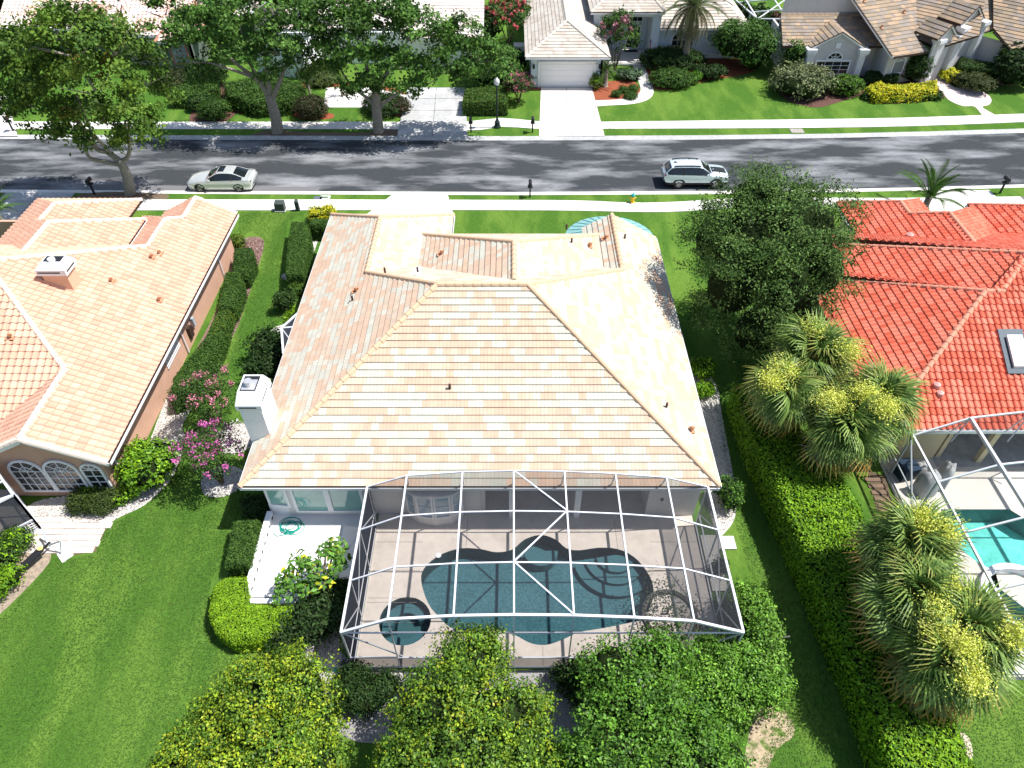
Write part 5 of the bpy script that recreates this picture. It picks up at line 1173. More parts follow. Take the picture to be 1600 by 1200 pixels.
# --- four big trees at the bottom
def dense_tree(label,L,base,n,pal,size=.15,tips=None,m=None,k=22,cl=.13,h=2.0,cat='tree'):
    return limb_tree(base,label,[([(base[0],base[1],0),(base[0]+.1,base[1],h*.5),(base[0],base[1]+.1,h)],.16,.1),([(base[0],base[1],h*.5),(base[0]-.9,base[1]+.3,h)],.09,.04),([(base[0],base[1],h*.5),(base[0]+.9,base[1]-.2,h)],.09,.04)],L,n,size,pal,cat=cat,tips=tips,m=m or leaf_gl,k=k,cl=cl,corefac=.74,rough=.12,cv=.24,lscale=.93,twigs=10,zmin=-.7,deep=.12,aspect=.6,knobs=9)
def LZ(L):  # (u,v,z,rx[,rz])
    o=[]
    for q in L:
        c=at(q[0],q[1],q[2]); o.append((c.x,c.y,c.z,q[3],q[3],q[4] if len(q)>4 else q[3]*.85))
    return o
dense_tree('round tree with yellow tipped leaves beside the lawn, lower left',LZ([(400,1110,2.3,1.35),(470,1085,2.2,1.2),(340,1150,2.1,1.25),(490,1130,2.2,.95),(430,1180,2.3,1.45),(300,1200,2.0,1.2),(450,1050,2.0,.85),(385,1060,2.0,.8),(495,1195,2.0,.9),(360,1240,2.2,1.5)]),(-7.9,9.0),60000,G_CROTON,tips=(G_TIP,.22),size=.105)
dense_tree('big yellow flecked tree in the bottom middle, in front of the pool cage',LZ([(730,1040,3.0,1.25,1.1),(700,1110,3.2,1.5),(780,1120,3.1,1.4),(655,1130,2.7,1.15),(720,1190,3.3,1.7),(812,1190,3.0,1.2),(645,1200,2.8,1.3),(760,1020,2.8,.8),(828,1105,2.5,.75),(800,1250,3.2,1.6),(660,1260,3.0,1.6)]),(-1.6,9.3),80000,G_CROTON[:3]+G_CROTON[4:],tips=(G_TIP,.14),size=.105)
dense_tree('wide plain green tree right of the yellow flecked one, bottom',LZ([(960,1050,2.9,1.25),(1030,1040,2.8,1.2),(950,1110,2.9,1.15),(1010,1120,3.1,1.4),(1072,1140,2.8,1.1),(960,1190,3.1,1.6),(1060,1200,3.1,1.6),(1128,1185,2.5,.95),(1110,1220,2.6,1.2),(935,1180,2.7,.9),(1000,1260,3.1,1.6)]),(3.2,9.2),66000,G_FICUS,size=.115)
dense_tree('rounded glossy shrub at the right rear corner of the pool cage',LZ([(1120,1040,1.5,1.0,.9),(1170,1060,1.5,1.05,.95),(1100,1070,1.4,.9,.85),(1200,1080,1.4,.75,.8),(1150,1090,1.3,.8,.8)]),(8.3,10.7),28000,[(.11,.25,.025),(.15,.32,.03),(.20,.37,.05),(.07,.17,.018)],size=.11,cat='shrub',h=1.2)
dense_tree('tall narrow glossy shrub against the right side of the pool cage',LZ([(1175,960,1.3,.75,.9),(1190,1000,1.4,.7,.9),(1200,1040,1.3,.62,.9),(1165,935,1.0,.55,.7)]),(9.6,12.6),16000,[(.11,.25,.025),(.15,.32,.03),(.20,.37,.05),(.07,.17,.018)],size=.11,cat='shrub',h=1.2)
# lower bushes under the big trees
bush(575,1075,45,1.1,'dark low bush between the two yellow flecked trees at the bottom',pal=G_DARK,size=.12,nl=3)
bush(900,1070,40,1.0,'dark low bush in the gap between the middle and right bottom trees',pal=G_DARK,size=.12,nl=3)
# --- long hedge and others
hedge([(1148,598),(1200,592),(1240,650),(1300,720),(1345,790),(1375,870),(1430,990),(1505,1150),(1560,1290),(1420,1290),(1375,1130),(1330,1020),(1290,930),(1250,840),(1210,750),(1175,670)],2.0,'long tall bright green hedge running along the right hand boundary',pal=G_BRIGHT,size=.125,dens=.9,wav=.07,maxn=52000,rnd=.25)
hedge([(325,960),(332,915),(350,900),(383,898),(386,940),(440,943),(462,940),(460,965),(440,985),(400,1000),(362,1003),(336,985)],.95,'bright lime green hedge wrapped round the corner of the white patio',pal=G_LIME,size=.075,dens=1.0,wav=.03,maxn=26000,rnd=.3)
hedge([(364,812),(405,812),(388,882),(350,882)],1.0,'box shaped dark hedge between the lime hedge and the white patio wall',pal=G_HEDGE,size=.085,maxn=16000)
hedge([(455,345),(478,345),(484,368),(474,430),(446,430),(448,390)],1.3,'clipped green hedge block with a gravel edge left of the cream house',pal=G_HEDGE,size=.09,maxn=14000)
hedge([(484,341),(530,341),(530,352),(484,352)],1.2,'short clipped hedge meeting the garage corner of the cream house',pal=G_HEDGE,size=.09,maxn=8000)
hedge([(484,322),(520,320),(522,334),(484,336)],.9,'bright yellow croton bush at the street corner of the cream house',cat='bush',pal=G_YEL+[(.16,.2,.03)],size=.16,maxn=5000,wav=.12,name='croton')
hgrp='clipped hedges along the salmon house'
hedge([(366,388),(392,385),(396,402),(384,428),(362,428)],1.15,'shortest clipped hedge beside the salmon house, next to the brown mulch tip',pal=G_HEDGE+G_DARK[:1],group=hgrp,size=.09,maxn=12000)
hedge([(352,425),(376,425),(378,445),(364,480),(340,482)],1.15,'clipped hedge by the downspout of the salmon house, second from the street',pal=G_HEDGE,group=hgrp,size=.09,maxn=12000)
hedge([(342,482),(363,480),(352,512),(322,536),(318,530)],1.0,'yellowish topped clipped hedge below the lattice panel of the salmon house',pal=G_HEDGE+[(.12,.18,.02)],group=hgrp,size=.09,maxn=12000)
hedge([(318,530),(352,512),(338,550),(318,580),(300,610),(266,625),(270,590),(292,560)],1.1,'long curved clipped hedge at the rear half of the salmon house wall',pal=G_HEDGE,group=hgrp,size=.09,maxn=16000)
bush(370,378,11,.8,'small yellow green ball bush at the tip of the brown mulch bed',pal=[(.14,.2,.02),(.09,.15,.02)],size=.1)
bush(232,722,42,2.2,'big round glossy green bush at the rear corner of the salmon house',pal=G_BRIGHT[1:]+G_BRIGHT[2:],size=.17,nl=4,m=leaf_gl,cl=.12)
bush(130,782,19,.8,'dark clipped ball bush left of its twin under the arched windows',pal=[(.05,.08,.018),(.07,.105,.02)],size=.09)
bush(160,781,21,.9,'dark clipped ball bush right of its twin under the arched windows',pal=[(.05,.08,.018),(.07,.105,.02)],size=.09)
bush(145,770,14,.8,'lime tuft between the two dark ball bushes under the arched windows',pal=G_LIME,size=.12)
bush(194,776,13,.8,'small leafy plant with pale leaves beside the white shell gravel',pal=G_BRIGHT,size=.15,nl=2)
bush(20,852,24,1.1,'leafy bush beside the left lattice cage',pal=G_HEDGE+G_LIME[:1],size=.12,nl=3)
bush(2,905,22,1.0,'lime bush at the left edge behind the exercise machine',pal=G_BRIGHT+G_LIME[:1],size=.12,nl=3)
bush(465,452,12,.9,'small lime bush half under the eave of the cream house',pal=G_HEDGE+[(.14,.22,.02)],size=.11,nl=2)
bush(446,470,17,1.3,'dark loose bush under the eave next to the small screen porch',pal=G_DARK+G_HEDGE[:1],size=.12,nl=2)
bush(460,494,12,.6,'lime green tuft in front of the small screen porch',pal=G_LIME,size=.11)
bush(425,540,28,1.7,'dark cycad like shrub beside the small screen porch, nearer the street',pal=G_DARK,size=.2,nl=4,cl=.2,tips=None)
bush(412,575,26,1.5,'dark spiky shrub just behind the white chimney',pal=G_DARK,size=.2,nl=4,cl=.2)
bush(400,790,24,1.0,'dark bush in the shade under the rear left corner of the cream house',pal=G_DARK,size=.1,nl=3)
bush(412,610,14,1.0,'green bush squeezed between the white chimney and the eave',pal=G_BRIGHT,size=.12,nl=2)
bush(1095,575,20,1.2,'leafy lime flecked bush by the right side wall of the cream house',pal=G_BRIGHT,size=.13,nl=3)
bush(1100,610,16,.9,'smaller lime flecked bush next to the right side wall gravel',pal=G_BRIGHT,size=.13,nl=2)
bush(1138,770,24,1.3,'dark leafy bush at the right rear corner of the cream house',pal=G_FICUS[:2]+G_DARK,size=.12,nl=3)
bush(1092,740,10,.7,'potted bushy plant inside the screen cage near the house wall',pal=G_DARK,size=.12)
bush(495,960,42,1.3,'dark needle leaved shrub left of the pool cage',pal=G_DARK+[(.06,.10,.04)],size=.13,nl=5,cl=.18)
bush(455,1000,30,.9,'wispy dark shrub below the lime hedge',pal=G_DARK+[(.06,.09,.035)],size=.13,nl=4,cl=.18)
bush(530,925,22,.8,'low dark shrub at the foot of the plumeria',pal=G_DARK,size=.11,nl=3)
# plumeria
def plume(base,label):
    bx,by=base; t=thing('plumeria',(bx,by,0),label,'small tree'); tips=[]
    for i,(dx,dy,z) in enumerate(((-1.2,.1,1.6),(-.8,.7,1.9),(-.2,.2,2.1),(.3,.8,2.3),(.8,.5,2.0),(-1.3,-.4,1.3),(.1,-.1,1.7),(.6,1.1,2.2),(-.5,-.3,1.6))):
        MB().tube([(0,0,0),(dx*.35,dy*.35,z*.5),(dx,dy,z)],[.08,.055,.03],7).build('limb',mat('tan_bark',(.36,.27,.18),rough=.9,var=.2),t,smooth=True); tips.append((dx,dy,z))
    P=[];N=[];I=[]
    for i,(x,y,z) in enumerate(tips):
        for k in range(70):
            a=random.random()*2*PI; r=random.uniform(.05,.5); P.append((x+r*math.cos(a),y+r*math.sin(a),z+random.uniform(-.2,.22)-r*.3)); N.append((math.cos(a)*.4,math.sin(a)*.4,.9)); I.append(i)
    col=pick_cols(len(P),[(.10,.24,.03),(.14,.30,.04),(.07,.17,.02)],None,.15); y_=np.random.random(len(P))<.06; col[y_]=(.6,.6,.04)
    link('foliage',quads_mesh('foliage',leaf_quads(np.array(P),np.array(N,float),.30,.38,.5),col,leaf_gl),t); return t
q=at(508,935); plume((q.x,q.y),'plumeria with a few yellow leaves on bare tan branches beside the white patio')
# crape myrtles (left lawn) and far ones
def myrtle(base,label,h,r,stems=7,fl=(.70,.16,.36),nf=900,nl=6500,size=.11,pal=G_HEDGE+G_DARK[:1],flower=True,name='crape_myrtle',lob=None,fs=.085,cat='crape myrtle'):
    bx,by=base; t=thing(name,(bx,by,0),label,cat)
    b=MB()
    for i in range(stems):
        a=2*PI*i/stems; b.tube([(0.06*math.cos(a),.06*math.sin(a),0),(r*.25*math.cos(a),r*.25*math.sin(a),h*.4),(r*.55*math.cos(a),r*.55*math.sin(a),h*.8)],[.045,.03,.012],6)
    b.build('stems',bark_b,t)
    L=[(r*.45*math.cos(a),r*.45*math.sin(a),h*z,r*.5,r*.5,h*.22) for a,z in ((0,.6),(1.3,.72),(2.5,.58),(3.8,.75),(5.1,.62))]+[(0,0,h*.82,r*.4,r*.4,h*.16)]
    foliage('foliage',t,L,nl,size,pal,k=12,cl=.16,rough=.2)
    P=[];
    for i in range(nf//26):
        q=random.choice(L); d=sph(1)[0]; d[2]=abs(d[2]); c=np.array(q[:3])+d*np.array(q[3:6])*random.uniform(1.0,1.35); P.append(c+rng.normal(0,.06,(26,3))*(1+fs*3))
    P=np.vstack(P); col=pick_cols(len(P),[fl,tuple(min(1,c*1.25) for c in fl),tuple(c*.75 for c in fl)],None,.15)
    link('blossom',quads_mesh('blossom',leaf_quads(P,sph(len(P))+np.array([0,0,.6]),fs,.8,.9),col,leaf_m),t); return t
q=at(347,755); myrtle((q.x,q.y),'crape myrtle with magenta pink blossom in the nearer round gravel ring',3.4,1.4,fl=(.76,.18,.50),nf=2000)
q=at(345,665); myrtle((q.x,q.y),'tall crape myrtle with coral pink blossom behind the magenta one',3.3,1.55,fl=(.80,.28,.38),nf=1500,nl=9000)
q=at(960,112); myrtle((q.x,q.y),'crape myrtle with pink tips in front of the porch of the pale blue house',5.4,2.1,fl=(.45,.2,.24),nf=700,nl=4200,size=.24,fs=.18)
q=at(795,70); myrtle((q.x,q.y),'coral flowering oleander left of the pale blue garage, beyond the hedge',4.2,3.2,fl=(.62,.14,.15),nf=2200,nl=5000,size=.26,fs=.2,name='oleander',cat='oleander')
q=at(810,160); myrtle((q.x,q.y),'dusky pink bush with dark leaves beside the pale driveway',2.4,1.3,fl=(.42,.16,.17),nf=1800,nl=2600,size=.2,pal=G_DARK,fs=.15,name='loropetalum',cat='bush')
q=at(828,133); myrtle((q.x,q.y),'little pink flowering plant at the corner of the double garage',1.2,.7,fl=(.62,.16,.3),nf=260,nl=500,size=.16,fs=.13,name='oleander',cat='bush')
# --- north side shrubs
hedge([(727,138),(790,132),(792,160),(723,160)],1.2,'long clipped hedge right of the grey driveway across the street',pal=G_HEDGE+[(.10,.15,.02)],size=.16,maxn=9000)
hedge([(350,128),(420,118),(470,128),(475,140),(455,158),(400,163),(355,150)],1.2,'wide rounded mass of green hedge under the forked oak across the street',pal=G_HEDGE,size=.17,maxn=14000,wav=.15)
hedge([(263,140),(300,126),(338,128),(340,140),(300,152),(265,152)],1.0,'wavy clipped hedge in front of the green grey house',pal=G_HEDGE,size=.16,maxn=8000,wav=.12)
bush(318,160,20,1.1,'clipped bush left of the pair near the far pavement',pal=G_DARK+G_HEDGE[:1],size=.15,nl=2)
bush(334,172,20,1.4,'clipped egg shaped bush right of the pair near the far pavement',pal=G_HEDGE,size=.15)
bush(275,125,28,1.3,'brown green mounded bush below the windows of the green grey house',pal=[(.06,.075,.025),(.045,.06,.02)],size=.17)
bush(320,115,30,2.2,'dark bush against the bay window of the green grey house',pal=G_DARK,size=.2,nl=3)
bush(486,168,22,1.6,'reddish dark ball bush with a palm tuft in a mulch ring across the street',pal=[(.06,.05,.025),(.045,.06,.02)],size=.15)
bush(500,122,22,1.0,'low clipped bush beside the white flower pot',pal=[(.05,.07,.025),(.08,.12,.02)],size=.15)
bush(495,106,20,1.0,'yellow green clipped bush behind the white flower pot',pal=[(.11,.15,.02),(.08,.12,.02)],size=.15)
bush(600,163,30,1.2,'dark bush behind the trunk of the broad oak, left half',pal=G_DARK,size=.16); bush(622,165,18,1.1,'reddish dark bush behind the trunk of the broad oak, right half',pal=[(.07,.045,.025),(.04,.05,.02)],size=.16)
bush(770,105,40,3.6,'tall leafy green bush between the two far garages',pal=G_OAK,size=.24,nl=5,cl=.2)
bush(800,95,24,2.2,'dark shrub in the shade left of the pale blue garage',pal=G_DARK,size=.22,nl=3)
bush(760,40,20,4,'very dark tree in the gap beyond the two far garages',pal=G_DARK,size=.3,nl=3)
bush(1050,92,44,1.5,'big dark clipped oval bush behind the palm trunk',pal=G_HEDGE[:1]+G_DARK,size=.17,ry=2.2)
bush(1049,122,31,1.3,'clipped oval bush in front of the palm on the red mulch',pal=G_HEDGE,size=.16,ry=1.5)
bush(1085,122,14,.8,'small leafy plant right of the oval bush on the red mulch',pal=G_FICUS[:2],size=.18,nl=2)
bush(1108,112,22,1.1,'low dark shrub along the wall of the pale blue house',pal=G_DARK,size=.2,nl=3)
for (u,v,r),w_ in zip(((963,147,6),(974,140,7),(990,138,7),(986,149,9)),('leftmost','upper left','upper right','nearest and largest')): bush(u,v,r,.5,f'{w_} of four little clipped balls on the red mulch by the curved walk',pal=G_HEDGE,size=.09,group='little clipped balls on red mulch')
bush(985,117,17,.9,'pale leaved clump of broad leaf plants beside the curved walk',pal=[(.10,.17,.08),(.14,.22,.12)],size=.22,nl=3)
bush(932,128,8,1.2,'spindly pale green shrub at the right side of the double garage',pal=G_LIME[2:]+G_OLIVE[:1],size=.16)
bush(1165,68,38,4.4,'big dense dark shrub tree right of the pale blue house',pal=G_OAK[:3],size=.24,nl=6,cl=.22,cat='tree',name='tree')
bush(1172,30,30,3.4,'dark rounded tree behind the big dense shrub, top edge',pal=G_DARK+G_OAK[:1],size=.26,nl=5,cat='tree',name='tree')
bush(1255,128,42,2.1,'feathery olive green bottlebrush bush in front of the grey house',pal=G_OLIVE,size=.24,nl=7,cl=.25,rough=.12,name='bottlebrush',dens=.9)
bush(1240,92,13,3.6,'slender bright green young tree rising out of the feathery bush',pal=G_OAK[1:],size=.22,nl=3,cl=.25,name='tree',cat='tree')
bush(1322,133,20,1.5,'round bright green bush right of the feathery one',pal=G_BRIGHT[2:]+G_HEDGE,size=.17)
hedge([(1355,110),(1405,112),(1406,120),(1352,118)],1.0,'dark clipped hedge below the arched window of the grey house',pal=G_DARK,size=.16,maxn=5000)
bush(1432,103,18,2.8,'dark cone shaped clipped tree beside the columned entry',pal=G_HEDGE[:1]+G_DARK,size=.15,name='topiary',ry=1.15)
hedge([(1353,136),(1375,128),(1412,134),(1440,128),(1464,127),(1464,142),(1420,147),(1370,148)],.8,'long bright yellow croton hedge in front of the grey house',pal=G_YEL+[(.3,.36,.03)],size=.2,maxn=5000,wav=.14,name='croton')
for i,u in enumerate((1358,1376,1392,1407,1421,1434,1448,1463)):
    bush(u,152-abs(u-1400)*.05,8.5,.55,('first','second','third','fourth','fifth','sixth','seventh','last')[i]+' grassy dark tuft from the left below the long yellow hedge',pal=G_DARK+G_HEDGE[:1],size=.16,name='grass_tuft',cat='grass tuft',group='dark grassy tufts below the yellow hedge')
bush(1488,117,16,.9,'small yellow croton right of the columned entry',pal=G_YEL+[(.3,.36,.03)],size=.2,name='croton')
bush(1523,128,26,1.3,'bronze green mound beside the pink round walk',pal=[(.07,.09,.03),(.10,.11,.035),(.05,.075,.02)],size=.17,nl=3)
hedge([(1500,88),(1560,100),(1562,112),(1500,104)],1.3,'dark clipped hedge below the blank wall of the grey house',pal=G_DARK+G_HEDGE[:1],size=.16,maxn=5000)
bush(1590,105,30,3.4,'dark tree at the right edge in front of the grey house',pal=G_DARK,size=.24,nl=4,name='tree',cat='tree')
bush(1212,30,16,1.2,'rusty brown shrub by the far screen cage',pal=[(.12,.06,.04),(.08,.05,.03)],size=.2)
bush(18,14,26,4,'dark tree at the far top left corner',pal=G_DARK,size=.3,nl=4,name='tree',cat='tree')
# --- palms
def blade_frond(R=1.0,n=26,pal=((.11,.20,.045),),droop=.5,span=150,m=None,yel=0.0,w0=.05,hastip=True):
    """fan leaf of a cabbage palm, local: stalk from the origin along +x"""
    V=[];c=[]
    for i in range(n):
        a=R_=R(-span+2*span*i/(n-1)); L=R*0+1
    return None
def fan_frond_data(name,R0,stalk,n,pal,span=140,droop=.35,tipc=None,width=.075,lift=.1):
    V=[];col=[]
    for i in range(n):
        a=math.radians(-span+2*span*i/(n-1)+random.uniform(-3,3)); L=R0*(1-.25*abs(math.sin(a/2))**2)*random.uniform(.9,1.05); dx,dy=math.cos(a),math.sin(a); px_,py_=-dy,dx
        segs=[(0,.012),(.35,width*.5),(.7,width*.34),(1.0,.004)]
        pts=[]
        for t,w_ in segs:
            z=lift*math.sin(t*2.2)-droop*L*t**2.2*(.7+.5*abs(dy)); pts.append((np.array([stalk+dx*L*t,dy*L*t,z]),w_))
        cc=np.array(random.choice(pal))*random.uniform(.8,1.2)
        for k in range(3):
            (p0,wa),(p1,wb)=pts[k],pts[k+1]; o=np.array([px_,py_,0]); v=np.array([0,0,.012])
            V.append([p0-o*wa,p0+o*wa+v,p1+o*wb+v,p1-o*wb]); col.append(cc if not(tipc is not None and k==2) else np.array(tipc)*random.uniform(.7,1.2))
    # stalk
    V.append([np.array([0,-.02,-.05]),np.array([0,.02,-.05]),np.array([stalk+.1,.015,.0]),np.array([stalk+.1,-.015,.0])]); col.append(np.array([.16,.2,.05]))
    return quads_mesh(name,np.array(V),np.array(col),leaf_gl)
FAN=[fan_frond_data('frond',random.uniform(.66,.8),random.uniform(.5,.8),24,[(.18,.28,.06),(.26,.36,.085),(.10,.18,.04)],droop=random.uniform(.5,.9),width=.055,span=115) for _ in range(5)]+[fan_frond_data('frond',.75,.75,24,[(.17,.26,.06),(.22,.31,.07),(.12,.2,.045)],droop=.75,tipc=(.32,.33,.08),width=.05) for _ in range(2)]
FAN_OLD=[fan_frond_data('frond',.9,.7,26,[(.20,.19,.05),(.16,.18,.05)],droop=.75,tipc=(.42,.26,.07)) for _ in range(2)]
FAN_DEAD=[fan_frond_data('dead_frond',.8,.6,20,[(.34,.31,.30),(.26,.23,.21)],droop=1.0) for _ in range(2)]
def cabbage_palm(head,label,foot=None,nf=64,flowers=2,sc=1.0,group='cabbage palms along the boundary hedge',dead=16):
    hx,hy,hz=head; fx,fy=foot or (hx,hy); t=thing('cabbage_palm',(fx,fy,0),label,'palm tree',group)
    MB().tube([(0,0,0),((hx-fx)*.5,(hy-fy)*.5,hz*.5),(hx-fx,hy-fy,hz)],[.2,.17,.16],10).build('trunk',palm_bark,t,smooth=True)
    c=Vector((hx-fx,hy-fy,hz))
    for i in range(nf+dead):
        if i<nf: el=R(78-118*(i/nf)**1.0); me=random.choice(FAN if el>R(-5) else FAN+FAN_OLD) if el>R(-22) else random.choice(FAN_OLD)
        else: el=R(random.uniform(-75,-50)); me=random.choice(FAN_DEAD)
        az=i*2.39996+random.uniform(-.35,.35); s_=sc*random.uniform(.75,1.15); el+=random.uniform(-.2,.2)
        o=link('frond' if i<nf else 'dead_frond',me,t); o.matrix_local=Matrix.Translation(c)@Matrix.Rotation(az,4,'Z')@Matrix.Rotation(-el,4,'Y')@Matrix.Rotation(random.uniform(-.8,.8),4,'X')@Matrix.Scale(s_,4)
    for k in range(flowers):
        az=random.uniform(0,2*PI); d=Vector((math.cos(az),math.sin(az),0)); n=1700
        cc=c+d*random.uniform(.45,.85)*sc+Vector((0,-.35,1.05))*sc*.85; P=np.array(cc)+rng.normal(0,1,(n,3))*np.array([.20,.20,.15])*sc; pal=[(.70,.74,.12),(.78,.78,.22),(.58,.64,.08)] if k%3!=2 else [(.62,.52,.30),(.55,.46,.26)]
        link('flower_spray',quads_mesh('flower_spray',leaf_quads(P,sph(n)+np.array([0,0,.8]),.075,.6,.6),pick_cols(n,pal,None,.15),leaf_m),t,kind='stuff')
    return t
for (u,v,z,ft,lab,sc) in ((1268,560,4.6,(15.0,25.2),'cabbage palm nearest the street, its head against the red roof edge',1.5),(1225,612,4.2,(14.2,23.8),'cabbage palm leaning over the hedge, leftmost of the upper clump',1.35),
  (1370,630,4.4,(16.3,22.4),'cabbage palm by the corner of the red roof, rightmost of the upper clump',1.4),(1320,672,3.9,(15.6,21.6),'lowest cabbage palm of the upper clump, with brown edged leaves',1.45)):
    p=at(u,v,z); cabbage_palm((p.x,p.y,z),lab,ft,sc=sc)
for (u,v,z,ft,lab,sc) in ((1418,858,4.3,(16.1,16.5),'cabbage palm nearest the turquoise pool, topmost of the lower clump',1.38),(1425,935,4.0,(15.6,15.0),'cabbage palm with bright yellow sprays in the middle of the lower clump',1.35),
  (1505,990,4.2,(16.7,13.2),'cabbage palm beside the pale spa, rightmost of the lower clump',1.3),(1475,1030,3.6,(16.0,12.6),'lowest cabbage palm of the lower clump, over the end of the hedge',1.4)):
    p=at(u,v,z); cabbage_palm((p.x,p.y,z),lab,ft,sc=sc,flowers=2)
def feather_data(name,L,n,leaf,pal,droop=.5,old=False):
    V=[];col=[]
    def P(t): return np.array([L*t*(1-.12*t),0,.25*L*math.sin(t*1.6)*(.6)-droop*L*t**2.4])
    for i in range(n):
        t=.08+.92*i/(n-1); p=P(t); q=P(min(1,t+.02)); d=unit((q-p)[None])[0] if t<1 else np.array([1,0,-.5])
        for s_ in (-1,1):
            ll=leaf*math.sin(PI*min(.97,.12+.86*t))**.6*random.uniform(.85,1.1); e=np.array([.55,s_*.8,-.25 if not old else -.9]); e/=np.linalg.norm(e); w_=np.array([.022,0,.01])*L/2.2
            V.append([p-w_,p+w_,p+e*ll*.6+w_*.8,p+e*ll]); col.append(np.array(random.choice(pal))*random.uniform(.8,1.2))
    for i in range(8):
        a,b=P(i/8),P((i+1)/8); o=np.array([0,.03*(1-i/9),0])*L/2.2; V.append([a-o,a+o,b+o*.9,b-o*.9]); col.append(np.array([.2,.24,.07]))
    return quads_mesh(name,np.array(V),np.array(col),leaf_gl)
def feather_palm(base,z,label,L,nf,pal,trunk_r,elmin=-20,elmax=80,oldpal=None,n=26,leaf=.5,name='palm',droop=.45,shag=False):
    t=thing(name,(*base,0),label,'palm tree'); MB().tube([(0,0,0),(0,0,z*.5),(0,0,z)],[trunk_r*1.35,trunk_r,trunk_r],10).build('trunk',palm_bark,t,smooth=True)
    ms=[feather_data('frond',L,n,leaf,pal,droop) for _ in range(3)]; mo=[feather_data('frond',L*.95,n,leaf,oldpal,droop*1.4,True) for _ in range(2)] if oldpal else ms
    for i in range(nf):
        el=R(elmax-(elmax-elmin)*i/nf); az=i*2.39996; me=random.choice(mo if (oldpal and i>nf*.55) else ms)
        o=link('frond',me,t); o.matrix_local=Matrix.Translation((0,0,z))@Matrix.Rotation(az,4,'Z')@Matrix.Rotation(-el,4,'Y')@Matrix.Scale(random.uniform(.85,1.1),4)
    return t
p=at(1068,106); yb=p.y; top=on_y(1072,8,yb).z
feather_palm((p.x,p.y),top,'tall date palm with drooping brown and grey green fronds before the pale blue house',3.9,58,[(.11,.15,.06),(.14,.17,.07)],.28,elmin=-78,elmax=60,oldpal=[(.24,.18,.10),(.18,.16,.08),(.15,.17,.08)],n=30,leaf=.6,name='date_palm',droop=.35)
p=at(1443,328); feather_palm((p.x,p.y),1.0,'green feathery palm beside the right driveway, above the red roof',3.0,19,[(.07,.15,.03),(.10,.20,.04)],.22,elmin=5,elmax=80,n=34,leaf=.42,name='palm',droop=.35)
p=at(18,372); feather_palm((p.x,p.y),2.0,'green feathery palm between the roofs at the left edge',1.9,20,[(.07,.16,.03),(.10,.21,.04)],.12,elmin=-5,elmax=80,n=26,leaf=.4)
p=at(487,160); feather_palm((p.x,p.y),1.5,'small palm tuft rising from the reddish ball bush across the street',1.5,14,[(.05,.10,.025)],.1,elmin=10,n=16,leaf=.35)
p=at(945,135); feather_palm((p.x,p.y),1.5,'dark green sago with a pale centre right of the double garage',1.7,34,[(.04,.10,.025),(.055,.12,.03)],.22,elmin=-35,elmax=75,n=22,leaf=.28,name='sago',droop=.25)
p=at(535,150); feather_palm((p.x,p.y),1.2,'slim palm in the square hole of the far white walk',1.6,14,[(.07,.13,.03)],.1,elmin=0,n=16,leaf=.35)
# plants inside the main cage
q=at(1045,955); bush(1045,950,44,1.0,solid=False,label='airy dark shrub in the round planter inside the pool cage',pal=G_DARK+[(.07,.10,.05)],size=.10,nl=5,cl=.25,dens=.3,rough=.25)
b=MB(); 
for k in range(26):
    a0,a1=2*PI*k/26,2*PI*(k+1)/26; P=lambda r,a:(q.x+r*math.cos(a),q.y-.2+r*math.sin(a))
    b.hexa([(*P(.95,a0),.013),(*P(1.12,a0),.013),(*P(1.12,a1),.013),(*P(.95,a1),.013),(*P(.95,a0),.12),(*P(1.12,a0),.12),(*P(1.12,a1),.12),(*P(.95,a1),.12)])
o=b.build('planter_ring',mat('dark_kerb',(.12,.11,.10),rough=.8)); prop(o,'low dark round planter ring at the right end of the pool','planter')
bush(1125,885,9,.8,'small dark palm like plant by the right screen wall of the cage',pal=G_DARK,size=.14)
# loose chips on the beds, one mass per bed
def chips(name,px,dens,size,pal,z=.02,label=None):
    P=PP(px); xs=[p[0] for p in P]; ys=[p[1] for p in P]; n=int((max(xs)-min(xs))*(max(ys)-min(ys))*dens); out=[]
    for _ in range(n):
        x=random.uniform(min(xs),max(xs)); y=random.uniform(min(ys),max(ys))
        if inpoly(x,y,P): out.append((x,y,z+random.uniform(0,.02)))
    if not out: return
    P=np.array(out); return link(name,quads_mesh(name,leaf_quads(P,np.tile([0,0,1.],(len(P),1)),size,.75,.9),pick_cols(len(P),pal,None,.12),matte_c),kind='stuff')
W=[(.72,.69,.65),(.60,.56,.50),(.80,.78,.75),(.30,.26,.22)]
chips('shell_gravel',[(352,552),(335,572),(322,600),(302,635),(285,665),(290,690),(272,740),(258,760),(225,790),(180,812),(40,806),(70,780),(200,762),(230,700),(262,620),(300,570)],260,.07,W)
chips('shell_gravel',[(335,665),(370,655),(400,670),(395,700),(365,712),(340,700)],260,.07,W); chips('shell_gravel',[(315,740),(345,725),(375,738),(378,765),(345,775),(318,765)],260,.07,W)
chips('grey_pebbles',[(530,890),(545,930),(555,1040),(640,1048),(600,1080),(560,1110),(500,1075),(440,1015),(480,960)],240,.06,[(.55,.54,.53),(.36,.35,.35),(.22,.21,.21),(.66,.64,.62)],.022)
chips('mulch_chips',[(372,377),(398,370),(412,376),(411,392),(404,415),(396,440),(384,475),(374,505),(362,530),(352,552),(335,572),(320,590),(330,540),(365,470),(385,400)],200,.09,[(.30,.17,.14),(.22,.12,.10),(.42,.32,.28),(.14,.08,.07)])
chips('shell_gravel',[(1080,560),(1118,600),(1128,650),(1145,740),(1150,800),(1135,830),(1118,830),(1095,740),(1075,620)],150,.07,W)
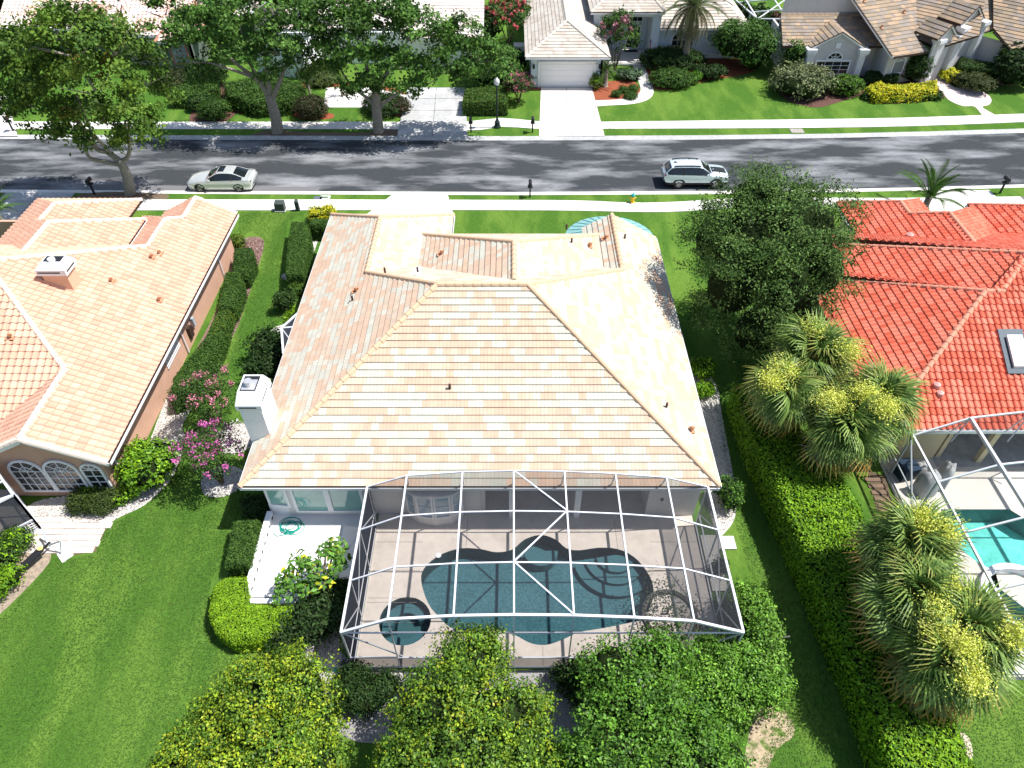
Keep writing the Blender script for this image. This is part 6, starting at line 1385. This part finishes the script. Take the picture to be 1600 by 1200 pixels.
# grass blades on the nearer lawns: short tufts, thicker where the lawn is greener
def grass(name,px,dens,size=.075):
    P=PP(px); xs=[p[0] for p in P]; ys=[p[1] for p in P]; A=(max(xs)-min(xs))*(max(ys)-min(ys)); n=int(A*dens)
    q=np.stack([rng.uniform(min(xs),max(xs),n),rng.uniform(min(ys),max(ys),n)],1); ins=np.zeros(n,bool)
    for i in range(len(P)):
        x0,y0=P[i]; x1,y1=P[(i+1)%len(P)]; cnd=((y0>q[:,1])!=(y1>q[:,1])); xx=(x1-x0)*(q[:,1]-y0)/((y1-y0) if abs(y1-y0)>1e-9 else 1e-9)+x0; ins^=cnd&(q[:,0]<xx)
    q=q[ins]; n=len(q); P3_=np.column_stack([q,np.full(n,.018)])
    a=rng.uniform(0,2*PI,n); N=unit(np.column_stack([np.cos(a)*.8,np.sin(a)*.8,np.full(n,2.3)]))
    f=.5+.5*np.sin(q[:,0]*1.3+2*np.sin(q[:,1]*.35))*np.cos(q[:,1]*.22)
    pal=np.array([(.064,.148,.020),(.082,.172,.024),(.108,.205,.03)]); ci=np.clip((f*2+rng.normal(0,.6,n)).round().astype(int),0,2)
    return link(name,quads_mesh(name,leaf_quads(P3_,N,size,.30,.35),pick_cols(n,pal,ci,.09),leaf_m),kind='stuff')
grass('grass',[(-60,1015),(5,962),(62,902),(84,872),(112,872),(148,866),(153,838),(182,815),(228,793),(262,763),(292,700),(304,660),(330,640),(345,672),(320,690),(312,750),(330,772),(362,772),(384,745),(388,700),(396,745),(378,775),(372,812),(350,882),(330,905),(324,960),(340,1002),(372,1012),(440,1020),(450,1040),(330,1090),(240,1210),(-60,1210)],430)
grass('grass',[(375,332),(480,332),(450,345),(440,430),(455,450),(440,500),(400,560),(380,590),(360,580),(352,556),(372,520),(395,450),(412,400),(410,374),(395,360),(372,372)],300)
grass('grass',[(1110,600),(1150,600),(1215,800),(1300,1000),(1370,1210),(1180,1210),(1240,1050),(1180,920),(1150,820)],300)
grass('grass',[(1440,1075),(1500,1070),(1580,1066),(1600,1072),(1620,1210),(1500,1210)],300)
# ============================================================ vehicles
def lerp(a,b,t): return a+(b-a)*t
def car(base,rz,label,cat,st,paint,gl,wheels,wr,clad=None,suv=False):
    t=thing('parked_car',base,label,cat,None,rz)
    # refine stations
    S2=[]
    for i in range(len(st)-1):
        p0,p1,p2,p3=[np.array(st[min(max(i+k-1,0),len(st)-1)]) for k in range(4)]
        for j in range(4):
            u=j/4; q=.5*((2*p1)+(-p0+p2)*u+(2*p0-5*p1+4*p2-p3)*u*u+(-p0+3*p1-3*p2+p3)*u**3); q[0]=p1[0]+(p2[0]-p1[0])*u; S2.append(q)
    S2.append(np.array(st[-1]))
    def sec(q):
        x,zb,zl,zt,wb,wt=q; return [(x,0,zt+.02),(x,wt*.6,zt+.008),(x,wt*.93,zt-.015),(x,wt,zt-.05),(x,wb*.985,max(zl,zb+.1)),(x,wb,zl-.10),(x,wb*1.005,zl-.3),(x,wb,zb+.22),(x,wb*.95,zb+.02),(x,0,zb)]
    body=MB(); glass=MB(); cl=MB()
    xs_w,xs_wt,xs_r,xs_rb=gl   # cowl, windscreen top, rear glass top, rear glass base
    for s_ in (1,-1):
        for i in range(len(S2)-1):
            A,B=sec(S2[i]),sec(S2[i+1]); xm=(S2[i][0]+S2[i+1][0])/2
            for k in range(len(A)-1):
                f=[A[k],B[k],B[k+1],A[k+1]]; f=[(p[0],p[1]*s_,p[2]) for p in f]; f=f if s_>0 else f[::-1]
                g=(k<3 and (xs_wt<xm<xs_w or xs_rb<xm<xs_r) and k<2) or (k==3 and xs_rb+.12<xm<xs_w-.05 and S2[i][3]-S2[i][2]>.10)
                (glass if g else cl if (clad and k>=7) else body).face(f)
    for q,n in ((S2[0],1),(S2[-1],-1)):
        a=sec(q); l=[(p[0],p[1],p[2]) for p in a]+[(p[0],-p[1],p[2]) for p in a[::-1][1:-1]]; body.face(l if n<0 else l[::-1])
    def weld(mb,name,m):
        me=mb.data(name,m); bm=bmesh.new(); bm.from_mesh(me); bmesh.ops.remove_doubles(bm,verts=bm.verts,dist=.002); bmesh.ops.recalc_face_normals(bm,faces=bm.faces); bm.to_mesh(me); bm.free()
        me.polygons.foreach_set('use_smooth',[True]*len(me.polygons)); return link(name,me,t)
    bo=weld(body,'body',paint); weld(glass,'window_glass',car_glass)
    if clad: weld(cl,'lower_cladding',clad)
    W=max(q[4] for q in st)
    for x in wheels:
        for s_ in (1,-1):
            o=MB().tube([(x,s_*(W-.26),wr),(x,s_*(W-.005),wr)],wr,22).build('wheel',rubber,t)
            MB().tube([(x,s_*(W-.10),wr),(x,s_*(W+.008),wr)],wr*.62,16).build('rim',rim_m,o)
            b=MB()
            for k in range(5): a=2*PI*k/5; b.bar((x,s_*(W+.012),wr),(x+wr*.56*math.cos(a),s_*(W+.012),wr+wr*.56*math.sin(a)),.05,.02,up=(0,1,0))
            b.build('spokes',mat('light_alloy',(.3,.3,.31),metal=.7,rough=.35),o)
            b=MB(); n=14; r1=wr+.13 if suv else wr+.055
            for k in range(n):
                a0,a1=PI*k/n,PI*(k+1)/n; y_=s_*(W+.004); P=lambda r,a:(x+r*math.cos(a),y_,wr+r*math.sin(a)); f=[P(wr*.9,a0),P(r1,a0),P(r1,a1),P(wr*.9,a1)]; b.face(f if s_<0 else f[::-1])
            b.build('wheel_arch',dark_m,t)
    # pillars and window line
    def p_at(x,k):
        for i in range(len(S2)-1):
            if S2[i+1][0]<=x<=S2[i][0]:
                u=(S2[i][0]-x)/max(1e-6,S2[i][0]-S2[i+1][0]); A,B=sec(S2[i])[k],sec(S2[i+1])[k]; return Vector([lerp(A[j],B[j],u) for j in range(3)])
    for s_ in (1,-1):
        F=lambda v:Vector((v.x,v.y*s_,v.z)); b=MB()
        for x in ((xs_wt+xs_rb)/2-.05,): b.bar(F(p_at(x,3))+Vector((0,.006*s_,0)),F(p_at(x-.03,4))+Vector((0,.006*s_,0)),.09,.02)
        b.build('pillar',dark_m,t)
        b=MB(); xx=[xs_w-.05+(xs_rb-xs_w+.1)*k/10 for k in range(11)]; 
        for k in range(10): b.bar(F(p_at(xx[k],3))+Vector((0,0,.01)),F(p_at(xx[k+1],3))+Vector((0,0,.01)),.045,.03)
        b.build('roof_edge',paint,t)
        mx=xs_w-.35; m=F(p_at(mx,4)); MB().hexa([(m.x-.06,m.y,m.z),(m.x+.09,m.y,m.z),(m.x+.05,m.y+.17*s_,m.z+.02),(m.x-.06,m.y+.17*s_,m.z+.02),(m.x-.06,m.y,m.z+.12),(m.x+.07,m.y,m.z+.12),(m.x+.03,m.y+.17*s_,m.z+.13),(m.x-.06,m.y+.17*s_,m.z+.13)]).build('mirror',paint,t)
        f0=st[1]; MB().hexa([(f0[0]+.02,s_*(f0[4]*.98),f0[2]-.08),(f0[0]+.16,s_*.50,f0[2]-.10),(f0[0]+.1,s_*.52,f0[2]+.04),(f0[0]-.28,s_*(f0[4]*1.0),f0[2]+.02),(f0[0]+.03,s_*(f0[4]*1.02),f0[2]-.07),(f0[0]+.18,s_*.50,f0[2]-.09),(f0[0]+.12,s_*.52,f0[2]+.05),(f0[0]-.28,s_*(f0[4]*1.03),f0[2]+.03)]).build('headlight',mat('headlight',(.35,.38,.40),rough=.15,metal=.4),t)
        r0=st[-2]; MB().box(r0[0]-.10,min(s_*.52,s_*r0[4]*.985),r0[2]-.11,r0[0]+.03,max(s_*.52,s_*r0[4]*.985),r0[2]-.05).build('tail_light',mat('tail_light',(.10,.01,.01),rough=.2),t)
    # seams of the doors
    b=MB()
    for s_ in (1,-1):
        for x in (xs_w-.15,(xs_wt+xs_rb)/2-.05,xs_rb+.45):
            a,c=p_at(x,4),p_at(x,7); b.bar((a.x,s_*(a.y+.004),a.z),(c.x,s_*(c.y+.004),c.z),.012,.01)
    b.build('door_seam',dark_m,t)
    return t,p_at
ST=[(2.47,.36,.56,.60,.50,.45),(2.32,.22,.66,.72,.78,.60),(1.9,.20,.76,.84,.90,.70),(1.35,.20,.86,.94,.925,.73),(.92,.20,.92,1.0,.93,.74),(.12,.20,.95,1.39,.93,.60),(-.5,.20,.97,1.44,.93,.61),(-1.15,.20,.99,1.38,.93,.59),(-1.95,.20,1.0,1.09,.92,.66),(-2.32,.24,.98,1.07,.86,.66),(-2.48,.42,.84,.90,.72,.58)]
p=at(345,302,-.1)
t,pa=car((p.x,p.y+.98,-.10),PI,'champagne silver sedan with a sunroof parked at the near kerb by the leaning oak','car',ST,paint_silver,(.95,.10,-1.12,-1.95),(1.48,-1.40),.335)
MB().box(-.42,-.42,1.455,.02,.42,1.468).build('sunroof',car_glass,t)
SU=[(2.43,.42,.74,.80,.58,.5),(2.28,.32,.90,.96,.84,.62),(1.85,.30,.99,1.06,.91,.70),(1.3,.30,1.04,1.12,.93,.74),(1.05,.30,1.06,1.14,.935,.75),(.35,.30,1.08,1.56,.935,.64),(-.3,.30,1.10,1.64,.935,.65),(-1.2,.30,1.12,1.64,.935,.65),(-1.95,.30,1.14,1.57,.93,.62),(-2.32,.34,1.12,1.18,.88,.66),(-2.44,.5,.98,1.02,.78,.62)]
p=at(1087,296,-.1)
t,pa=car((p.x,p.y+.98,-.10),0,'pale silver wagon with black roof rails and a black hood stripe, parked by the hydrant','car',SU,paint_white,(1.08,.32,-1.92,-2.33),(1.42,-1.33),.36,clad=dark_m,suv=True)
for s_ in (1,-1):
    b=MB(); 
    q=[pa(x,3) for x in (.1,-.5,-1.1,-1.7)]
    for i in range(3): b.bar((q[i].x,s_*(q[i].y-.05),q[i].z+.10),(q[i+1].x,s_*(q[i+1].y-.05),q[i+1].z+.10),.055,.06)
    for i in (0,1,3): b.bar((q[i].x,s_*(q[i].y-.05),q[i].z),(q[i].x,s_*(q[i].y-.05),q[i].z+.1),.06,.14)
    b.build('roof_rail',dark_m,t)
b=MB(); xx=[1.12,1.4,1.7,2.0,2.2]
for i in range(4):
    a,c=pa(xx[i],1),pa(xx[i+1],1); b.face([(a.x,-.40,a.z+.02),(c.x,-.36,c.z+.02),(c.x,.36,c.z+.02),(a.x,.40,a.z+.02)]); a0,c0=pa(xx[i],0),pa(xx[i+1],0)
b.build('hood_stripe',dark_m,t)
MB().hexa([(-1.7,-.03,1.62),(-1.45,-.03,1.65),(-1.45,.03,1.65),(-1.7,.03,1.62),(-1.72,-.01,1.76),(-1.66,-.01,1.76),(-1.66,.01,1.76),(-1.72,.01,1.76)]).build('antenna_fin',dark_m,t)
# ============================================================ street furniture
def mailbox(u,v,label,face=-1):
    p=at(u,v); t=thing('mailbox',(p.x,p.y,0),label,'mailbox','kerbside mailboxes')
    MB().box(-.055,-.055,0,.055,.055,1.05).build('post',dark_m,t)
    b=MB(); n=8; r=.11; y0,y1=-.30,.30
    prof=[(-r,0),(r,0)]+[(r*math.cos(PI*k/n),.14+r*math.sin(PI*k/n)) for k in range(n+1)]
    b.face([(x,y0,1.05+z) for x,z in prof]); b.face([(x,y1,1.05+z) for x,z in prof][::-1])
    for k in range(len(prof)): (xa,za),(xb,zb)=prof[k],prof[(k+1)%len(prof)]; b.face([(xa,y0,1.05+za),(xa,y1,1.05+za),(xb,y1,1.05+zb),(xb,y0,1.05+zb)])
    b.build('box',dark_m,t); MB().box(-.17,-.16,.80,.17,.16,.93).build('paper_holder',dark_m,t); MB().box(.112,-.1,1.15,.125,-.06,1.40).build('flag',mat('red_plastic',(.3,.02,.02)),t)
    return t
mailbox(148,304,'black mailbox on a post in the leaf litter left of the leaning oak')
mailbox(21,205,'black mailbox by the far left driveway across the street')
mailbox(736,207,'black mailbox right of the grey driveway across the street')
mailbox(832,207,'black mailbox left of the pale driveway across the street')
mailbox(828,308,'black mailbox on the near verge behind the cream house')
mailbox(1562,302,'black mailbox on the near verge right of the feathery palm driveway')
p=at(777,199); t=thing('street_lamp',(p.x,p.y,0),'dark green street lamp with a frosted acorn globe on the far verge','street lamp')
b=MB(); b.lathe([(.30,0),(.30,.12),(.24,.2),(.22,.5),(.13,.62),(.10,.75)],n=12); b.build('base',mat('dark_green_metal',(.012,.03,.028),rough=.5),t)
MB().lathe([(.085,.7),(.07,2.0),(.058,3.45)],n=10).build('pole',MATS['dark_green_metal'],t)
MB().lathe([(.09,3.42),(.17,3.5),(.18,3.56),(.08,3.58)],n=12).build('collar',MATS['dark_green_metal'],t)
MB().lathe([(.12,3.56),(.22,3.72),(.24,3.88),(.19,4.04),(.10,4.16),(.02,4.2)],n=14).build('globe',lampglass,t,smooth=True)
MB().lathe([(.08,4.15),(.05,4.22),(.01,4.34)],n=8).build('finial',MATS['dark_green_metal'],t)
p=at(988,316.5); t=thing('fire_hydrant',(p.x,p.y,0),'yellow fire hydrant with a teal cap on the near verge','fire hydrant')
MB().lathe([(.19,0),(.19,.05),(.13,.06),(.13,.42),(.16,.44),(.16,.50),(.14,.52)],n=14).build('barrel',yellow_p,t,smooth=False)
MB().lathe([(.16,.52),(.15,.62),(.10,.70),(.04,.73),(.04,.78)],n=14).build('cap',teal_p,t)
for a in (0,PI): MB().tube([(0,0,.38),(.23*math.cos(a),0,.38)],.055,8).build('nozzle',yellow_p,t)
MB().tube([(0,0,.36),(0,-.24,.36)],.075,8).build('nozzle',yellow_p,t)
p=at(439,329); t=thing('utility_box',(p.x,p.y,0),'dark green utility box beside the pavement, the wider of two','utility box')
MB().box(-.38,-.28,0,.38,.28,.08).build('pad',conc_grey,t); MB().hexa([(-.33,-.24,.08),(.33,-.24,.08),(.33,.24,.08),(-.33,.24,.08),(-.33,-.2,.62),(.33,-.2,.62),(.33,.24,.72),(-.33,.24,.72)]).build('cabinet',mat('grey_green_metal',(.06,.075,.07),rough=.6),t)
p=at(466,329); t=thing('utility_pedestal',(p.x,p.y,0),'slim grey green utility pedestal beside the pavement, right of the wide box','utility box')
MB().hexa([(-.13,-.13,0),(.13,-.13,0),(.13,.13,0),(-.13,.13,0),(-.13,-.12,.75),(.13,-.12,.75),(.10,.10,.85),(-.10,.10,.85)]).build('cabinet',MATS['grey_green_metal'],t)
p=at(508,309); t=thing('meter_cover',(p.x,p.y,0),'small white water meter cover in the grass strip','meter cover'); b=MB(); b.box(-.36,-.26,0,.36,.26,.03); b.build('rim',white_p,t); MB().box(-.22,-.13,.031,.22,.13,.04).build('lid',mat('grass_green_lid',(.1,.16,.08)),t)
p=at(497,310); o=MB().box(p.x-.3,p.y-.25,0,p.x+.3,p.y+.25,.03).build('meter_cover',mat('slate_lid',(.12,.13,.18))); prop(o,'dark slate meter lid touching the white meter cover in the grass strip','meter cover')
p=at(1245,205); o=MB().box(p.x-.55,p.y-.4,0,p.x+.55,p.y+.4,.05).build('storm_drain',mat('drain_concrete',(.35,.32,.28),rough=.95,var=.3)); prop(o,'weathered concrete storm drain lid in the far verge','drain cover')
for u,v in ((498,223),(418,213)): p=at(u*1.0+(44 if u==498 else 40),v,-.1)
# hose
t=MB(); c=at(455,823,.31); pts=[]
for k in range(150):
    a=k*.33; r=.34+.10*math.sin(k*.21)+.05*math.sin(k*.083); pts.append((c.x+.10*math.sin(k*.047)+r*math.cos(a)*1.15,c.y+.08*math.cos(k*.061)+r*math.sin(a)*.9,.325+.03*(k/150)+.015*math.sin(k*.5)))
pts+=[(c.x-.5,c.y-.5,.33),(c.x-.7,c.y-.35,.33),(c.x-.62,c.y-.1,.33)]
t.tube(pts,.017,5); o=t.build('garden_hose',hose_m,smooth=True); prop(o,'loosely coiled green garden hose on the white patio','hose')
t=MB(); 
for k in range(4): pass
p=at(525,1047); t=thing('sprinkler_cap',(p.x,p.y,0),'small turquoise valve cap in the pale gravel at the cage corner','valve cap'); MB().lathe([(.09,0),(.09,.06),(.06,.09),(.0,.095)],n=10).build('cap',mat('turquoise_plastic',(.05,.5,.45),rough=.5),t)
# exercise bench, bottom left
p=at(48,888); t=thing('exercise_bench',(p.x,p.y,0),'black and grey sliding exercise bench standing at the left lawn edge','exercise machine',None,R(58))
fr=grey_al
b=MB(); b.bar((-1.0,0,.22),(1.15,0,.5),.07,.09); b.build('rail',dark_m,t)
MB().hexa([(-.15,-.16,.36),(.75,-.16,.48),(.75,.16,.48),(-.15,.16,.36),(-.15,-.16,.42),(.75,-.16,.54),(.75,.16,.54),(-.15,.16,.42)]).build('bench_pad',dark_m,t)
MB().box(-.75,-.17,.28,-.3,.17,.36).build('seat_pad',dark_m,t)
MB().tube([(.72,0,.56),(.72,0,.6)],.11,12).build('yellow_disc',mat('pale_yellow_plastic',(.75,.62,.2)),t)
b=MB(); b.bar((1.1,-.55,.02),(1.1,.55,.02),.06); b.build('foot_bar',fr,t); b=MB(); b.bar((-1.0,-.28,.03),(-1.0,.28,.03),.05); b.bar((-1.0,-.25,.03),(-.7,-.25,.3),.04); b.bar((-1.0,.25,.03),(-.7,.25,.3),.04); b.build('foot_frame',fr,t)
for s_ in (-1,1): b=MB(); b.bar((1.05,s_*.05,.45),(1.35,s_*.65,.85),.06); b.bar((1.35,s_*.65,.85),(1.1,s_*.5,.02),.05); b.build('arm',fr,t)
b=MB(); b.bar((-1.05,-.22,.05),(-1.05,-.22,.42),.035); b.bar((-1.05,.22,.05),(-1.05,.22,.42),.035); b.bar((-1.05,-.22,.42),(-1.05,.22,.42),.035); b.build('handle',fr,t)
p=at(36,815); t=thing('flower_pot',(-21.0,18.2,0),'small reddish pot at the corner of the left screen cage','pot'); t.location=(*atxy(46,823),0); MB().lathe([(.1,0),(.16,.02),(.2,.24),(.17,.25),(.15,.2)],n=12).build('pot',mat('dull_terracotta',(.25,.12,.09)),t)
# things under the neighbour's cage
def draped(base,w,d,h,label,rz=0,name='covered_furniture',m=None,peak=(0,0)):
    t=thing(name,(*base,.012),label,'covered furniture',None,rz); b=MB(); n=16; rings=[(1.0,0),(.97,.35),(.88,.75),(.72,.95),(.4,1.02),(.05,1.0)]; vv=[]
    for k,(r,z) in enumerate(rings):
        for j in range(n):
            a=2*PI*j/n; f=1+.08*math.sin(a*5+k)+.04*math.sin(a*9); sq=1/max(abs(math.cos(a)),abs(math.sin(a)))**.6
            vv.append((w*.5*r*f*sq*math.cos(a)+peak[0]*z,d*.5*r*f*sq*math.sin(a)+peak[1]*z,h*z*(1+.06*math.sin(a*3))))
    b.v=vv
    for k in range(len(rings)-1):
        for j in range(n): a_=k*n+j; c=k*n+(j+1)%n; b.f.append((a_,c,c+n,a_+n)); b.m.append(0); b.c.append((1,1,1))
    b.f.append(tuple((len(rings)-1)*n+j for j in range(n))); b.m.append(0); b.c.append((1,1,1))
    b.build('cover',m or cover_m,t,smooth=True); return t
draped(atxy(1442,768),.95,.8,1.25,'grey fabric covered grill, the fuller one under the neighbouring screen cage',.3)
draped(atxy(1466,756),.55,.95,1.2,'grey fabric covered chair leaning beside the covered grill',-.5,peak=(.1,.15))
draped(atxy(1432,742),.6,.55,.8,'low grey covered bundle behind the covered grill',.2,m=mat('pale_cover',(.5,.5,.49),rough=.8))
p=at(1410,745); t=thing('storage_bin',(p.x,p.y,.012),'navy blue storage bin in the shade under the palm by the red house','bin',None,.2)
MB().hexa([(-.3,-.3,0),(.3,-.3,0),(.3,.3,0),(-.3,.3,0),(-.36,-.36,.85),(.36,-.36,.85),(.36,.36,.85),(-.36,.36,.85)]).build('tub',blue_m,t); MB().box(-.38,-.38,.85,.38,.38,.91).build('lid',blue_m,t)
# brick edging slabs beyond the hedge end
base=sheet('side_path',PP([(1355,735),(1385,745),(1395,800),(1370,800)]),.012,soil_m)
for k in range(5):
    for j in range(2):
        q=at(1358+k*5+j*13,750+k*10); b=MB(); b.box(q.x-.2,q.y-.11,0,q.x+.2,q.y+.11,.05); b.build('paver',mat('brown_paver',(.25,.17,.12),rough=.9,var=.2),base)
# white flower pot across the street, AC unit
p=at(480,122); t=thing('planter_bowl',(p.x,p.y,0),'white bowl planter with orange flowers beside the far clipped bushes','planter'); MB().lathe([(.25,0),(.3,.1),(.62,.45),(.66,.5),(.55,.5)],n=16).build('bowl',white_p,t)
link('flowers',quads_mesh('flowers',leaf_quads(rng.normal(0,1,(260,3))*np.array([.28,.28,.14])+np.array([0,0,.62]),sph(260),.14,.6,.9),pick_cols(260,[(.45,.12,.02),(.08,.14,.02),(.35,.2,.03)],None,.15),leaf_m),t)
p=at(811,84); t=thing('air_conditioner',(p.x,p.y,0),'pale air conditioner on a stand left of the pale blue garage','air conditioner'); MB().box(-.5,-.4,0,.5,.4,.85).build('casing',grey_al,t); MB().box(-.55,-.45,.85,.55,.45,.95).build('lid',white_al,t)
# door mat
o=MB().box(11.4,75.2,.121,12.8,75.8,.14).build('door_mat',dark_m); prop(o,'dark door mat at the porch of the pale blue house','door mat')
# brick edging of the far mulch bed
base=thing('brick_edging',(0,0,0),'low brick edging along the rounded hedge bed across the street','edging'); 
for k in range(14):
    q=at(398+k*2.6,176-k*.35); MB().box(q.x-.19,q.y-.06,0,q.x+.19,q.y+.06,.14).build('brick',mat('dull_brick',(.22,.1,.07),rough=.9,var=.2),base)
